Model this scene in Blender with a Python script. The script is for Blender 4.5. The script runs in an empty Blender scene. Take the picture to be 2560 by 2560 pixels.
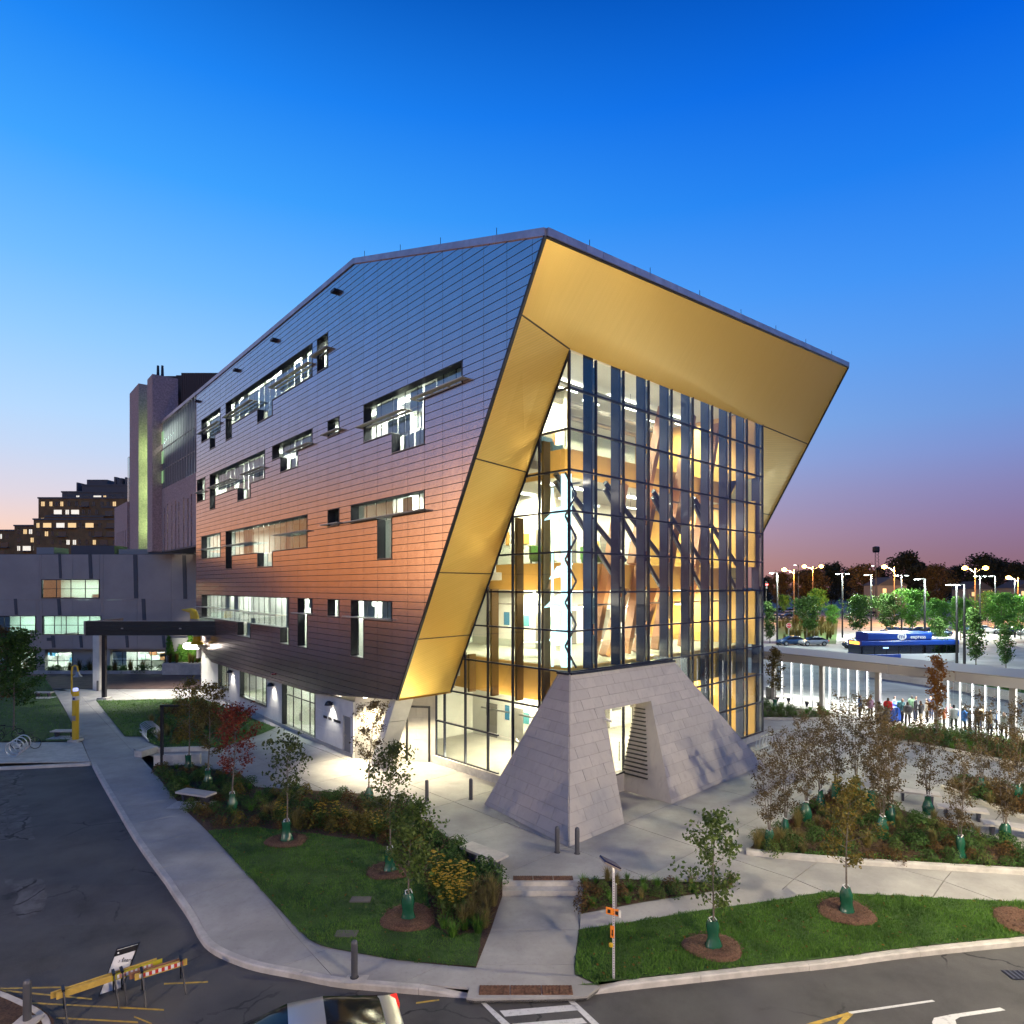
import bpy, bmesh, math, random
from mathutils import Vector, Matrix
random.seed(7)
R = math.radians
sc = bpy.context.scene
C = sc.collection
# ------------------------------------------------------------------ camera
FPX, HZ, HC = 1610.0, 1465.0, 9.6          # focal length and horizon in photo pixels, eye height in metres
cam = bpy.data.cameras.new('camera'); cam.sensor_width = 36; cam.lens = 36 * FPX / 2560
cam.shift_y = (HZ - 1280) / 2560; cam.clip_end = 6000; cam.clip_start = 0.2
camo = bpy.data.objects.new('camera', cam); C.objects.link(camo)
camo.location = (0, 0, HC); camo.rotation_euler = (R(90), 0, 0); sc.camera = camo
# ------------------------------------------------------------------ render settings
sc.render.engine = 'CYCLES'
cy = sc.cycles
cy.use_denoising = True; cy.denoiser = 'OPENIMAGEDENOISE'; cy.use_adaptive_sampling = True; cy.adaptive_threshold = 0.04
cy.max_bounces = 5; cy.diffuse_bounces = 2; cy.glossy_bounces = 3; cy.transmission_bounces = 3; cy.transparent_max_bounces = 16
cy.caustics_reflective = False; cy.caustics_refractive = False; cy.sample_clamp_indirect = 4.0; cy.sample_clamp_direct = 0
vs = sc.view_settings; vs.view_transform = 'Standard'; vs.look = 'None'; vs.exposure = 0.32; vs.gamma = 1; vs.use_curve_mapping = False

def srgb(r, g, b):
    def f(c):
        c /= 255.0
        return c / 12.92 if c <= 0.04045 else ((c + 0.055) / 1.055) ** 2.4
    return (f(r), f(g), f(b), 1.0)
# ------------------------------------------------------------------ dusk sky
SUN_AZ = R(-82)                            # the sun has set to the left of the frame
w = bpy.data.worlds.new('World'); sc.world = w; w.use_nodes = True
nt = w.node_tree; nt.nodes.clear(); N = nt.nodes; L = nt.links
out = N.new('ShaderNodeOutputWorld'); bg = N.new('ShaderNodeBackground'); L.new(bg.outputs[0], out.inputs[0])
tc = N.new('ShaderNodeTexCoord'); sep = N.new('ShaderNodeSeparateXYZ'); L.new(tc.outputs['Generated'], sep.inputs[0])
def mth(op, a, b=None, clamp=False, nt=nt):
    n = nt.nodes.new('ShaderNodeMath'); n.operation = op; n.use_clamp = clamp
    for i, x in enumerate((a, b)):
        if x is None: continue
        if isinstance(x, (int, float)): n.inputs[i].default_value = x
        else: nt.links.new(x, n.inputs[i])
    return n.outputs[0]
el = mth('MULTIPLY', mth('ARCSINE', sep.outputs[2]), 1 / R(60), True)
hl = mth('SQRT', mth('ADD', mth('MULTIPLY', sep.outputs[0], sep.outputs[0]), mth('MULTIPLY', sep.outputs[1], sep.outputs[1])))
cz = mth('DIVIDE', mth('ADD', mth('MULTIPLY', sep.outputs[0], math.sin(SUN_AZ)), mth('MULTIPLY', sep.outputs[1], math.cos(SUN_AZ))), mth('MAXIMUM', hl, 1e-4))
def ramp(stops):
    n = N.new('ShaderNodeValToRGB'); cr = n.color_ramp; cr.interpolation = 'B_SPLINE' if False else 'LINEAR'
    stops = [(d / 60.0, srgb(*c)) for d, c in stops]
    cr.elements[0].position, cr.elements[0].color = stops[0]
    cr.elements[1].position, cr.elements[1].color = stops[-1]
    for p, c in stops[1:-1]:
        e = cr.elements.new(p); e.color = c
    L.new(el, n.inputs[0]); return n.outputs[0]
away = ramp([(0, (124, 88, 110)), (2, (124, 94, 122)), (4.6, (126, 106, 150)), (7.3, (122, 120, 174)), (10, (112, 134, 198)), (12.7, (98, 142, 212)), (17.9, (74, 142, 228)), (22.8, (50, 134, 234)), (29.5, (20, 114, 228)), (36, (2, 92, 214)), (44, (0, 66, 168)), (60, (2, 34, 88))])
near = ramp([(0, (255, 180, 130)), (2.2, (252, 198, 162)), (4.2, (240, 206, 192)), (6.5, (218, 208, 218)), (10, (192, 210, 238)), (12.7, (176, 210, 246)), (17.9, (144, 198, 250)), (22.8, (110, 182, 250)), (29.5, (62, 158, 246)), (36, (30, 130, 236)), (44, (4, 84, 182)), (60, (2, 38, 92))])
core = ramp([(0, (232, 140, 62)), (2.5, (238, 146, 62)), (5, (240, 154, 72)), (7.5, (214, 156, 108)), (10, (168, 154, 166)), (13, (142, 156, 204)), (18, (112, 160, 236)), (24, (80, 154, 242)), (32, (44, 138, 238)), (44, (4, 84, 182)), (60, (2, 38, 92))])
def mixc(f, a, b, nt=nt):
    n = nt.nodes.new('ShaderNodeMix'); n.data_type = 'RGBA'
    for s, x in ((0, f), (6, a), (7, b)):
        if isinstance(x, (int, float)): n.inputs[s].default_value = x
        elif isinstance(x, tuple): n.inputs[s].default_value = x
        else: nt.links.new(x, n.inputs[s])
    return n.outputs[2]
def smooth01(x, lo, hi):
    n = N.new('ShaderNodeMapRange'); n.interpolation_type = 'SMOOTHSTEP'; n.inputs[1].default_value = lo; n.inputs[2].default_value = hi
    L.new(x, n.inputs[0]); return n.outputs[0]
f1 = smooth01(cz, -0.75, 0.80); f2 = smooth01(cz, 0.78, 1.0)
skyc = mixc(f2, mixc(f1, away, near), core)
# thin streaks of cloud low over the afterglow
nz = N.new('ShaderNodeTexNoise'); nz.inputs['Scale'].default_value = 3.0; nz.inputs['Detail'].default_value = 5
mp = N.new('ShaderNodeMapping'); mp.inputs['Scale'].default_value = (1.5, 1.5, 14); L.new(tc.outputs['Generated'], mp.inputs[0]); L.new(mp.outputs[0], nz.inputs['Vector'])
cf = mth('MULTIPLY', mth('MULTIPLY', smooth01(nz.outputs[0], 0.5, 0.75), f2), mth('SUBTRACT', 1.0, mth('MULTIPLY', el, 3.0, True), True))
skyc = mixc(mth('MULTIPLY', cf, 0.55), skyc, srgb(255, 150, 60))
L.new(skyc, bg.inputs[0]); bg.inputs[1].default_value = 0.88
# last glow of the sun, far below daylight
sl = bpy.data.lights.new('sun', 'SUN'); sl.energy = 0.14; sl.angle = R(20); sl.color = (1, 0.6, 0.32)
so = bpy.data.objects.new('sun', sl); C.objects.link(so); so.rotation_euler = (R(87), 0, -SUN_AZ + math.pi)

# ------------------------------------------------------------------ materials
MATS = {}
def mat(name, col, rough=0.6, metal=0.0, var=0.0, scale=4.0, bump=0.0, bscale=40.0, col2=None, stretch=(1, 1, 1), world=True, emit=None, es=0.0, spec=0.5, cover=(0.4, 0.62)):
    if name in MATS: return MATS[name]
    m = bpy.data.materials.new(name); m.use_nodes = True; MATS[name] = m
    t = m.node_tree; p = t.nodes['Principled BSDF']
    c = tuple(col[:3]) + (1.0,)
    p.inputs['Base Color'].default_value = c; p.inputs['Roughness'].default_value = rough; p.inputs['Metallic'].default_value = metal
    p.inputs['Specular IOR Level'].default_value = spec
    if var or bump or col2:
        if world: src = t.nodes.new('ShaderNodeNewGeometry').outputs['Position']
        else: src = t.nodes.new('ShaderNodeTexCoord').outputs['Object']
        mpn = t.nodes.new('ShaderNodeMapping'); mpn.inputs['Scale'].default_value = stretch; t.links.new(src, mpn.inputs[0])
        if var or col2:
            n = t.nodes.new('ShaderNodeTexNoise'); n.inputs['Scale'].default_value = scale; n.inputs['Detail'].default_value = 8; n.inputs['Roughness'].default_value = 0.65
            t.links.new(mpn.outputs[0], n.inputs['Vector'])
            mr = t.nodes.new('ShaderNodeMapRange'); mr.inputs[1].default_value, mr.inputs[2].default_value = cover; t.links.new(n.outputs[0], mr.inputs[0])
            a = c if col2 else tuple(x * (1 - var) for x in c[:3]) + (1,)
            b = (tuple(col2[:3]) + (1,)) if col2 else tuple(min(1, x * (1 + var)) for x in c[:3]) + (1,)
            t.links.new(mixc(mr.outputs[0], a, b, t), p.inputs['Base Color'])
        if bump:
            n2 = t.nodes.new('ShaderNodeTexNoise'); n2.inputs['Scale'].default_value = bscale; n2.inputs['Detail'].default_value = 4
            t.links.new(mpn.outputs[0], n2.inputs['Vector'])
            bp = t.nodes.new('ShaderNodeBump'); bp.inputs['Strength'].default_value = bump; bp.inputs['Distance'].default_value = 0.02
            t.links.new(n2.outputs[0], bp.inputs['Height']); t.links.new(bp.outputs[0], p.inputs['Normal'])
    if emit:
        p.inputs['Emission Color'].default_value = tuple(emit[:3]) + (1,); p.inputs['Emission Strength'].default_value = es
    return m
def glass(name, tint=(0.9, 0.95, 0.93), refl=0.10, rough=0.0):
    if name in MATS: return MATS[name]
    m = bpy.data.materials.new(name); m.use_nodes = True; MATS[name] = m
    t = m.node_tree; t.nodes.clear()
    o = t.nodes.new('ShaderNodeOutputMaterial'); mx = t.nodes.new('ShaderNodeMixShader'); tr = t.nodes.new('ShaderNodeBsdfTransparent'); gl = t.nodes.new('ShaderNodeBsdfGlossy')
    tr.inputs[0].default_value = tuple(tint) + (1,); gl.inputs['Roughness'].default_value = rough
    lw = t.nodes.new('ShaderNodeLayerWeight')
    f = mth('ADD', mth('MULTIPLY', mth('POWER', lw.outputs['Facing'], 5.0, nt=t), 0.75, nt=t), 0.035 + refl, True, nt=t)
    t.links.new(f, mx.inputs[0]); t.links.new(tr.outputs[0], mx.inputs[1]); t.links.new(gl.outputs[0], mx.inputs[2]); t.links.new(mx.outputs[0], o.inputs[0])
    return m
def emis(name, col, s):
    return mat(name, col, 0.5, emit=col, es=s)
def leafmat(name, c1, c2, rough=0.55, trans=0.25, patch=None):
    """leaf colour varies from leaf to leaf"""
    if name in MATS: return MATS[name]
    m = bpy.data.materials.new(name); m.use_nodes = True; MATS[name] = m
    t = m.node_tree; p = t.nodes['Principled BSDF']; p.inputs['Roughness'].default_value = rough; p.inputs['Specular IOR Level'].default_value = 0.3
    g = t.nodes.new('ShaderNodeNewGeometry')
    col = mixc(g.outputs['Random Per Island'], tuple(c1) + (1,), tuple(c2) + (1,), t)
    if patch: col = mixc(noise_fac(t, .9, .42, .66), col, tuple(patch) + (1,), t)
    t.links.new(col, p.inputs['Base Color'])
    tl = t.nodes.new('ShaderNodeBsdfTranslucent'); t.links.new(col, tl.inputs[0])
    mx = t.nodes.new('ShaderNodeMixShader'); mx.inputs[0].default_value = trans
    t.links.new(p.outputs[0], mx.inputs[1]); t.links.new(tl.outputs[0], mx.inputs[2])
    t.links.new(mx.outputs[0], t.nodes['Material Output'].inputs[0])
    return m
def basecol(m):
    t = m.node_tree; p = t.nodes['Principled BSDF']; i = p.inputs['Base Color']
    return t, p, (i.links[0].from_socket if i.links else tuple(i.default_value))
def noise_fac(t, scale, lo, hi, stretch=(1, 1, 1), detail=6, rough=.6):
    g = t.nodes.new('ShaderNodeNewGeometry'); mp_ = t.nodes.new('ShaderNodeMapping'); mp_.inputs['Scale'].default_value = stretch; t.links.new(g.outputs['Position'], mp_.inputs[0])
    n = t.nodes.new('ShaderNodeTexNoise'); n.inputs['Scale'].default_value = scale; n.inputs['Detail'].default_value = detail; n.inputs['Roughness'].default_value = rough; t.links.new(mp_.outputs[0], n.inputs['Vector'])
    r = t.nodes.new('ShaderNodeMapRange'); r.inputs[1].default_value = lo; r.inputs[2].default_value = hi; t.links.new(n.outputs[0], r.inputs[0]); return r.outputs[0]
def stain(m, scale, lo, hi, col, amount, stretch=(1, 1, 1)):
    """patchy dirt with a shape of its own"""
    t, p, c = basecol(m); f = mth('MULTIPLY', noise_fac(t, scale, lo, hi, stretch), amount, True, nt=t)
    t.links.new(mixc(f, c, tuple(col) + (1,), t), p.inputs['Base Color']); return m
def cracks(m, scale, width, col, lo=.5, hi=.56):
    t, p, c = basecol(m); g = t.nodes.new('ShaderNodeNewGeometry')
    n = t.nodes.new('ShaderNodeTexNoise'); n.inputs['Scale'].default_value = 1.3; n.inputs['Detail'].default_value = 5; t.links.new(g.outputs['Position'], n.inputs['Vector'])
    v = t.nodes.new('ShaderNodeVectorMath'); v.operation = 'MULTIPLY_ADD'; v.inputs[1].default_value = (.7, .7, .7); t.links.new(n.outputs['Color'], v.inputs[0]); t.links.new(g.outputs['Position'], v.inputs[2])
    vo = t.nodes.new('ShaderNodeTexVoronoi'); vo.feature = 'DISTANCE_TO_EDGE'; vo.inputs['Scale'].default_value = scale; t.links.new(v.outputs[0], vo.inputs['Vector'])
    f = mth('MULTIPLY', mth('LESS_THAN', vo.outputs[0], width, nt=t), noise_fac(t, .25, lo, hi), True, nt=t)
    t.links.new(mixc(f, c, tuple(col) + (1,), t), p.inputs['Base Color']); return m
# ------------------------------------------------------------------ mesh helpers
V = Vector
EYE = V((0, 0, HC))                        # the photographer's standpoint, used for measuring
class MB:
    def __init__(self): self.v = []; self.f = []; self.m = []
    def face(self, pts, mi=0):
        b = len(self.v); self.v += [tuple(p) for p in pts]; self.f.append(tuple(range(b, b + len(pts)))); self.m.append(mi); return self
    def raw(self, vs, fs, mi=0):
        b = len(self.v); self.v += [tuple(p) for p in vs]; self.f += [tuple(i + b for i in f) for f in fs]; self.m += [mi] * len(fs); return self
    def obb(self, o, ax, ay, az, mi=0):
        o, ax, ay, az = V(o), V(ax), V(ay), V(az)
        p = [o, o + ax, o + ax + ay, o + ay]; q = [x + az for x in p]
        return self.raw(p + q, [(0, 3, 2, 1), (4, 5, 6, 7), (0, 1, 5, 4), (1, 2, 6, 5), (2, 3, 7, 6), (3, 0, 4, 7)], mi)
    def box(self, c, s, rz=0, mi=0):
        a, b = math.cos(rz), math.sin(rz)
        ax, ay, az = V((a * s[0], b * s[0], 0)), V((-b * s[1], a * s[1], 0)), V((0, 0, s[2]))
        return self.obb(V(c) - (ax + ay + az) / 2, ax, ay, az, mi)
    def extr(self, poly, vec, mi=0):
        n = len(poly); vec = V(vec); p = [V(x) for x in poly]
        return self.raw(p + [x + vec for x in p], [tuple(range(n - 1, -1, -1)), tuple(range(n, 2 * n))] + [(i, (i + 1) % n, n + (i + 1) % n, n + i) for i in range(n)], mi)
    def bar(self, a, b, wd, ht, up=(0, 0, 1), mi=0):
        a, b = V(a), V(b); d = (b - a).normalized(); s = d.cross(V(up))
        if s.length < 1e-4: s = d.cross(V((1, 0, 0)))
        s.normalize(); u = s.cross(d)
        return self.obb(a - s * wd / 2 - u * ht / 2, b - a, s * wd, u * ht, mi)
    def tube(self, pts, rad, n=8, mi=0, cap=True):
        pts = [V(p) for p in pts]
        if isinstance(rad, (int, float)): rad = [rad] * len(pts)
        base = len(self.v); prev = None
        for i, p in enumerate(pts):
            d = (pts[min(i + 1, len(pts) - 1)] - pts[max(i - 1, 0)]).normalized()
            if prev is None: s = d.cross(V((0.31, 0.95, 0.05)))
            else: s = prev - d * prev.dot(d)
            if s.length < 1e-5: s = d.orthogonal()
            s.normalize(); prev = s; t = d.cross(s)
            for k in range(n):
                a = 2 * math.pi * k / n
                self.v.append(tuple(p + (s * math.cos(a) + t * math.sin(a)) * rad[i]))
        for i in range(len(pts) - 1):
            for k in range(n):
                k2 = (k + 1) % n
                self.f.append((base + i * n + k, base + i * n + k2, base + (i + 1) * n + k2, base + (i + 1) * n + k)); self.m.append(mi)
        if cap:
            self.f.append(tuple(base + k for k in range(n - 1, -1, -1))); self.m.append(mi)
            e = base + (len(pts) - 1) * n; self.f.append(tuple(e + k for k in range(n))); self.m.append(mi)
        return self
    def lathe(self, prof, c=(0, 0, 0), n=16, mi=0):
        base = len(self.v); c = V(c)
        for r, z in prof:
            for k in range(n):
                a = 2 * math.pi * k / n; self.v.append((c.x + r * math.cos(a), c.y + r * math.sin(a), c.z + z))
        for i in range(len(prof) - 1):
            for k in range(n):
                k2 = (k + 1) % n
                self.f.append((base + i * n + k, base + i * n + k2, base + (i + 1) * n + k2, base + (i + 1) * n + k)); self.m.append(mi)
        self.f.append(tuple(base + k for k in range(n - 1, -1, -1))); self.m.append(mi)
        e = base + (len(prof) - 1) * n; self.f.append(tuple(e + k for k in range(n))); self.m.append(mi)
        return self
    def build(self, name, mats, parent=None, smooth=False, fix=True, local=False):
        me = bpy.data.meshes.new(name)
        off = V((0, 0, 0))
        if parent and not local:
            q = parent
            while q: off += q.location; q = q.parent
        vs_ = self.v if off.length == 0 else [(a - off.x, b - off.y, c - off.z) for a, b, c in self.v]
        me.from_pydata(vs_, [], self.f)
        if not isinstance(mats, (list, tuple)): mats = [mats]
        for m in mats: me.materials.append(m)
        if len(mats) > 1: me.polygons.foreach_set('material_index', self.m)
        if fix:
            bm = bmesh.new(); bm.from_mesh(me); bmesh.ops.recalc_face_normals(bm, faces=bm.faces); bm.to_mesh(me); bm.free()
        if smooth:
            me.polygons.foreach_set('use_smooth', [True] * len(me.polygons)); me.set_sharp_from_angle(angle=R(40))
        me.update()
        o = bpy.data.objects.new(name, me); C.objects.link(o)
        if parent: o.parent = parent
        return o
def tag(o, label=None, cat=None, group=None, kind=None):
    if label: o['label'] = label
    if cat: o['category'] = cat
    if group: o['group'] = group
    if kind: o['kind'] = kind
    return o
def thing(name, label, cat, loc=(0, 0, 0), rz=0, group=None):
    o = bpy.data.objects.new(name, None); C.objects.link(o); o.location = loc; o.rotation_euler = (0, 0, rz); o.empty_display_size = 0.2
    return tag(o, label, cat, group)
def copy_tree(o, parent=None):
    c = o.copy(); C.objects.link(c); c.parent = parent
    for ch in list(o.children): copy_tree(ch, c)
    return c
def put(proto, used, loc, rz=0, s=1.0, label=None, group=None):
    """first call moves the prototype itself, later calls copy it with its parts"""
    o = copy_tree(proto) if proto.name in used else proto
    used.add(proto.name)
    o.location = loc; o.rotation_euler = (0, 0, rz); o.scale = (s, s, s) if isinstance(s, (int, float)) else s
    if label: o['label'] = label
    if group: o['group'] = group
    return o
USED = set()
TMP = bpy.data.scenes.new('workbench')       # scratch scene to evaluate modifiers and text quickly; removed at the end
def evaluated(o):
    TMP.collection.objects.link(o); vl = TMP.view_layers[0]; vl.update(); me = bpy.data.meshes.new_from_object(o.evaluated_get(vl.depsgraph)); TMP.collection.objects.unlink(o); return me
def lamp(kind, name, loc, power, col=(1, 0.93, 0.82), size=0.2, size2=None, direction=None, spot=None, blend=0.6, parent=None):
    l = bpy.data.lights.new(name, kind); l.energy = power; l.color = col
    if kind == 'AREA':
        l.size = size
        if size2: l.shape = 'RECTANGLE'; l.size_y = size2
    else: l.shadow_soft_size = size
    if kind == 'SPOT': l.spot_size = R(spot); l.spot_blend = blend
    o = bpy.data.objects.new(name, l); C.objects.link(o); o.location = loc
    if direction is not None: o.rotation_euler = V(direction).to_track_quat('-Z', 'Y').to_euler()
    return o
# ------------------------------------------------------------------ terrain
def H(x, y):                                # the plaza is two steps above the street
    return -0.30 * min(1.0, max(0.0, (21.0 - y) / 2.5))
def G(u, v, dz=0.0):
    """ground point under a measured photo position"""
    z = 0.0
    for _ in range(12):
        y = FPX * (HC - z - dz) / (v - HZ); z = H(0, y)
    return V(((u - 1280) / FPX * y, y, z + dz))
def P(u, v, y):
    return V(((u - 1280) / FPX * y, y, HC + (HZ - v) / FPX * y))
# ------------------------------------------------------------------ polygon tools (2-D)
def clip_half(poly, a, b, c):               # keep a*x+b*y <= c
    o = []
    for i in range(len(poly)):
        p, q = poly[i], poly[(i + 1) % len(poly)]
        dp, dq = a * p[0] + b * p[1] - c, a * q[0] + b * q[1] - c
        if dp <= 0: o.append(p)
        if dp * dq < 0:
            t = dp / (dp - dq); o.append((p[0] + (q[0] - p[0]) * t, p[1] + (q[1] - p[1]) * t))
    return o
def clip_rect(poly, x0, y0, x1, y1):
    for h in ((1, 0, x1), (-1, 0, -x0), (0, 1, y1), (0, -1, -y0)):
        poly = clip_half(poly, *h)
        if len(poly) < 3: return []
    return poly
def clip_convex(poly, conv):                # conv counter-clockwise
    for i in range(len(conv)):
        p, q = conv[i], conv[(i + 1) % len(conv)]
        a, b = q[1] - p[1], -(q[0] - p[0])
        poly = clip_half(poly, a, b, a * p[0] + b * p[1])
        if len(poly) < 3: return []
    return poly
def area(poly):
    return 0.5 * sum(poly[i][0] * poly[(i + 1) % len(poly)][1] - poly[(i + 1) % len(poly)][0] * poly[i][1] for i in range(len(poly)))
def dedupe(poly):
    o = []
    for p in poly:
        if not o or abs(p[0] - o[-1][0]) + abs(p[1] - o[-1][1]) > 1e-4: o.append(p)
    if len(o) > 1 and abs(o[0][0] - o[-1][0]) + abs(o[0][1] - o[-1][1]) < 1e-4: o.pop()
    return o
def rect_minus(r, holes):
    rs = [r]
    for h in holes:
        n = []
        for (a, b, c, d) in rs:
            x0, y0, x1, y1 = max(a, h[0]), max(b, h[1]), min(c, h[2]), min(d, h[3])
            if x0 >= x1 - 1e-6 or y0 >= y1 - 1e-6: n.append((a, b, c, d)); continue
            if a < x0 - 1e-6: n.append((a, b, x0, d))
            if x1 < c - 1e-6: n.append((x1, b, c, d))
            if b < y0 - 1e-6: n.append((x0, b, x1, y0))
            if y1 < d - 1e-6: n.append((x0, y1, x1, d))
        rs = n
    return rs
def sheet(name, pts, dz, m, parent=None, thick=0.0, step=0.5, kind='structure'):
    """flat piece of ground that follows the terrain"""
    bm = bmesh.new(); f = bm.faces.new([bm.verts.new((p[0], p[1], 0)) for p in pts])
    ys = [p[1] for p in pts]; y = 18.5
    while y <= 21.01:
        if min(ys) < y < max(ys):
            bmesh.ops.bisect_plane(bm, geom=bm.verts[:] + bm.edges[:] + bm.faces[:], plane_co=(0, y, 0), plane_no=(0, 1, 0))
        y += step
    bmesh.ops.triangulate(bm, faces=bm.faces[:])
    for v in bm.verts: v.co.z = H(v.co.x, v.co.y) + dz
    bmesh.ops.recalc_face_normals(bm, faces=bm.faces)
    if bm.faces and sum(x.normal.z for x in bm.faces) < 0: bmesh.ops.reverse_faces(bm, faces=bm.faces[:])
    if thick:
        r = bmesh.ops.extrude_face_region(bm, geom=bm.faces[:])
        for v in [g for g in r['geom'] if isinstance(g, bmesh.types.BMVert)]: v.co.z += thick
        bmesh.ops.recalc_face_normals(bm, faces=bm.faces)
    me = bpy.data.meshes.new(name); bm.to_mesh(me); bm.free(); me.materials.append(m)
    o = bpy.data.objects.new(name, me); C.objects.link(o)
    if parent: o.parent = parent
    elif kind: o['kind'] = kind
    return o
def inside(poly, x, y):
    c = False; n = len(poly); j = n - 1
    for i in range(n):
        if (poly[i][1] > y) != (poly[j][1] > y) and x < (poly[j][0] - poly[i][0]) * (y - poly[i][1]) / (poly[j][1] - poly[i][1]) + poly[i][0]: c = not c
        j = i
    return c
# ================================================================== ground, roads, pavements
def px(l, dz=0.0): return [tuple(G(u, v, dz))[:2] for u, v in l]
M_asph = mat('asphalt', (0.068, 0.065, 0.062), 0.75, var=0.45, scale=0.55, bump=0.5, bscale=120, cover=(0.3, 0.7))
M_asph2 = mat('old_asphalt', (0.105, 0.102, 0.10), 0.85, var=0.3, scale=2.2, bump=0.6, bscale=90)
M_conc = mat('concrete', (0.37, 0.355, 0.325), 0.8, var=0.16, scale=0.9, bump=0.15, bscale=70, cover=(0.3, 0.7))
stain(M_conc, .35, .45, .7, (.22, .21, .195), .55); stain(M_conc, 9.0, .55, .75, (.20, .19, .18), .35); cracks(M_asph, .45, .012, (.012, .012, .013)); stain(M_asph, .22, .45, .62, (.10, .097, .093), .75); stain(M_asph, 60, .5, .8, (.16, .155, .15), .5)
M_conc2 = mat('pale_concrete', (0.50, 0.47, 0.42), 0.75, var=0.12, scale=2.5, bump=0.15, bscale=60)
stain(M_conc2, 1.2, .5, .75, (.24, .215, .18), .5); cracks(M_asph2, .6, .02, (.025, .024, .023), .35, .45) if 'old_asphalt' in MATS else None
M_joint = mat('joint_filler', (0.05, 0.048, 0.045), 0.9)
M_soil = mat('mulch', (0.05, 0.028, 0.017), 0.95, col2=(0.11, 0.06, 0.035), scale=14, bump=1.0, bscale=60)
M_lawn = mat('lawn_soil', (0.03, 0.065, 0.012), 0.95, col2=(0.05, 0.11, 0.02), scale=2.0, bump=0.6, bscale=80)
M_paint = mat('road_paint_white', (0.62, 0.62, 0.6), 0.6, col2=(0.30, 0.30, 0.30), scale=9, cover=(0.52, 0.75))
M_paint_y = mat('road_paint_yellow', (0.55, 0.36, 0.05), 0.6, col2=(0.2, 0.15, 0.06), scale=7, cover=(0.45, 0.7))
M_field = mat('far_ground', (0.22, 0.18, 0.13), 0.95, var=0.3, scale=0.05)
gr = MB().face([(-2500, -300, -0.75), (2500, -300, -0.75), (2500, 4000, -0.75), (-2500, 4000, -0.75)]).build('ground', M_field, fix=False); gr['kind'] = 'structure'
# road sheet in front and the driveway to the left
# kerb lines (street side, measured)
K_left = [(228, 1914), (252, 1960), (288, 2023), (331, 2099), (374, 2162), (427, 2238), (470, 2298), (496, 2350), (513, 2374), (543, 2394), (590, 2414), (640, 2431), (736, 2448), (839, 2471), (938, 2479), (1021, 2486), (1183, 2499)]
K_right = [(1449, 2492), (1598, 2474), (1777, 2454), (1920, 2438), (2086, 2422), (2218, 2402), (2351, 2387), (2560, 2366), (2800, 2342)]
kl = px(K_left, -0.15); kr = px(K_right, -0.15)
def offset(line, d):
    o = []
    for i, p in enumerate(line):
        a = V(line[max(i - 1, 0)] + (0,)); b = V(line[min(i + 1, len(line) - 1)] + (0,)); t = (b - a).normalized()
        o.append((p[0] - t.y * d, p[1] + t.x * d))
    return o
def resample(line, step):
    o = [line[0]]
    for p, q in zip(line, line[1:]):
        n = max(1, int(math.dist(p, q) / step))
        for k in range(1, n + 1): o.append((p[0] + (q[0] - p[0]) * k / n, p[1] + (q[1] - p[1]) * k / n))
    return o
def smoothline(line, it=2):
    for _ in range(it):
        o = [line[0]]
        for p, q in zip(line, line[1:]):
            o += [(p[0] * .75 + q[0] * .25, p[1] * .75 + q[1] * .25), (p[0] * .25 + q[0] * .75, p[1] * .25 + q[1] * .75)]
        line = o + [line[-1]]
    return line
def kerb(name, line, width, h0, h1, m, ends=(0, 0), zf=None, piece=3.0):
    """run of kerb stones with open joints; ends: how many metres it takes to die into the ground at start and end"""
    root = bpy.data.objects.new(name, None); C.objects.link(root); root['kind'] = 'structure'
    line = resample(smoothline(line), 0.3); inner = offset(line, width)
    zf = zf or H
    dist = [0.0]
    for p, q in zip(line, line[1:]): dist.append(dist[-1] + math.dist(p, q))
    tot = dist[-1]
    def top(i):
        k = 1.0
        if ends[0]: k = min(k, max(0.12, dist[i] / ends[0]))
        if ends[1]: k = min(k, max(0.12, (tot - dist[i]) / ends[1]))
        return zf(*line[i]) + h0 + (h1 - h0) * k
    i = 0
    while i < len(line) - 1:
        j = i + 1
        while j < len(line) - 1 and dist[j] - dist[i] < piece: j += 1
        mb = MB(); vs_ = []
        for q in range(i, j + 1):
            a, b = V(line[q] + (0,)), V(inner[q] + (0,))
            if q == i: d = (V(line[q + 1] + (0,)) - a).normalized() * 0.006; a += d; b += d
            if q == j: d = (V(line[q - 1] + (0,)) - a).normalized() * 0.006; a += d; b += d
            zt = top(q); zb = zf(a.x, a.y) + h0 - 0.12; o_ = (b - a).normalized()
            vs_ += [(a.x, a.y, zb), (a.x + o_.x * .02, a.y + o_.y * .02, zt - 0.03), (a.x + o_.x * .05, a.y + o_.y * .05, zt), (b.x, b.y, zt), (b.x, b.y, zb)]
        n = j - i + 1; fs = [(0, 1, 2, 3, 4), tuple((n - 1) * 5 + k for k in (4, 3, 2, 1, 0))]
        for q in range(n - 1):
            for k in range(4): fs.append((q * 5 + k, (q + 1) * 5 + k, (q + 1) * 5 + k + 1, q * 5 + k + 1))
        mb.raw(vs_, fs); mb.build('kerb_stone', m, root)
        i = j
    return root
sheet('road', [(-120, -40), (120, -40), (120, 17.5)] + list(reversed(offset(kr, .1))) + list(reversed(offset(kl, .1))) + [tuple(G(0, 1925, -.15))[:2], (-120, 33.5)], -0.15, M_asph)
kerb('kerb', kl, 0.20, -0.15, 0.004, M_conc2, ends=(0, 1.2))
kerb('kerb', kr, 0.20, -0.15, 0.004, M_conc2, ends=(0.9, 0))
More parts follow.
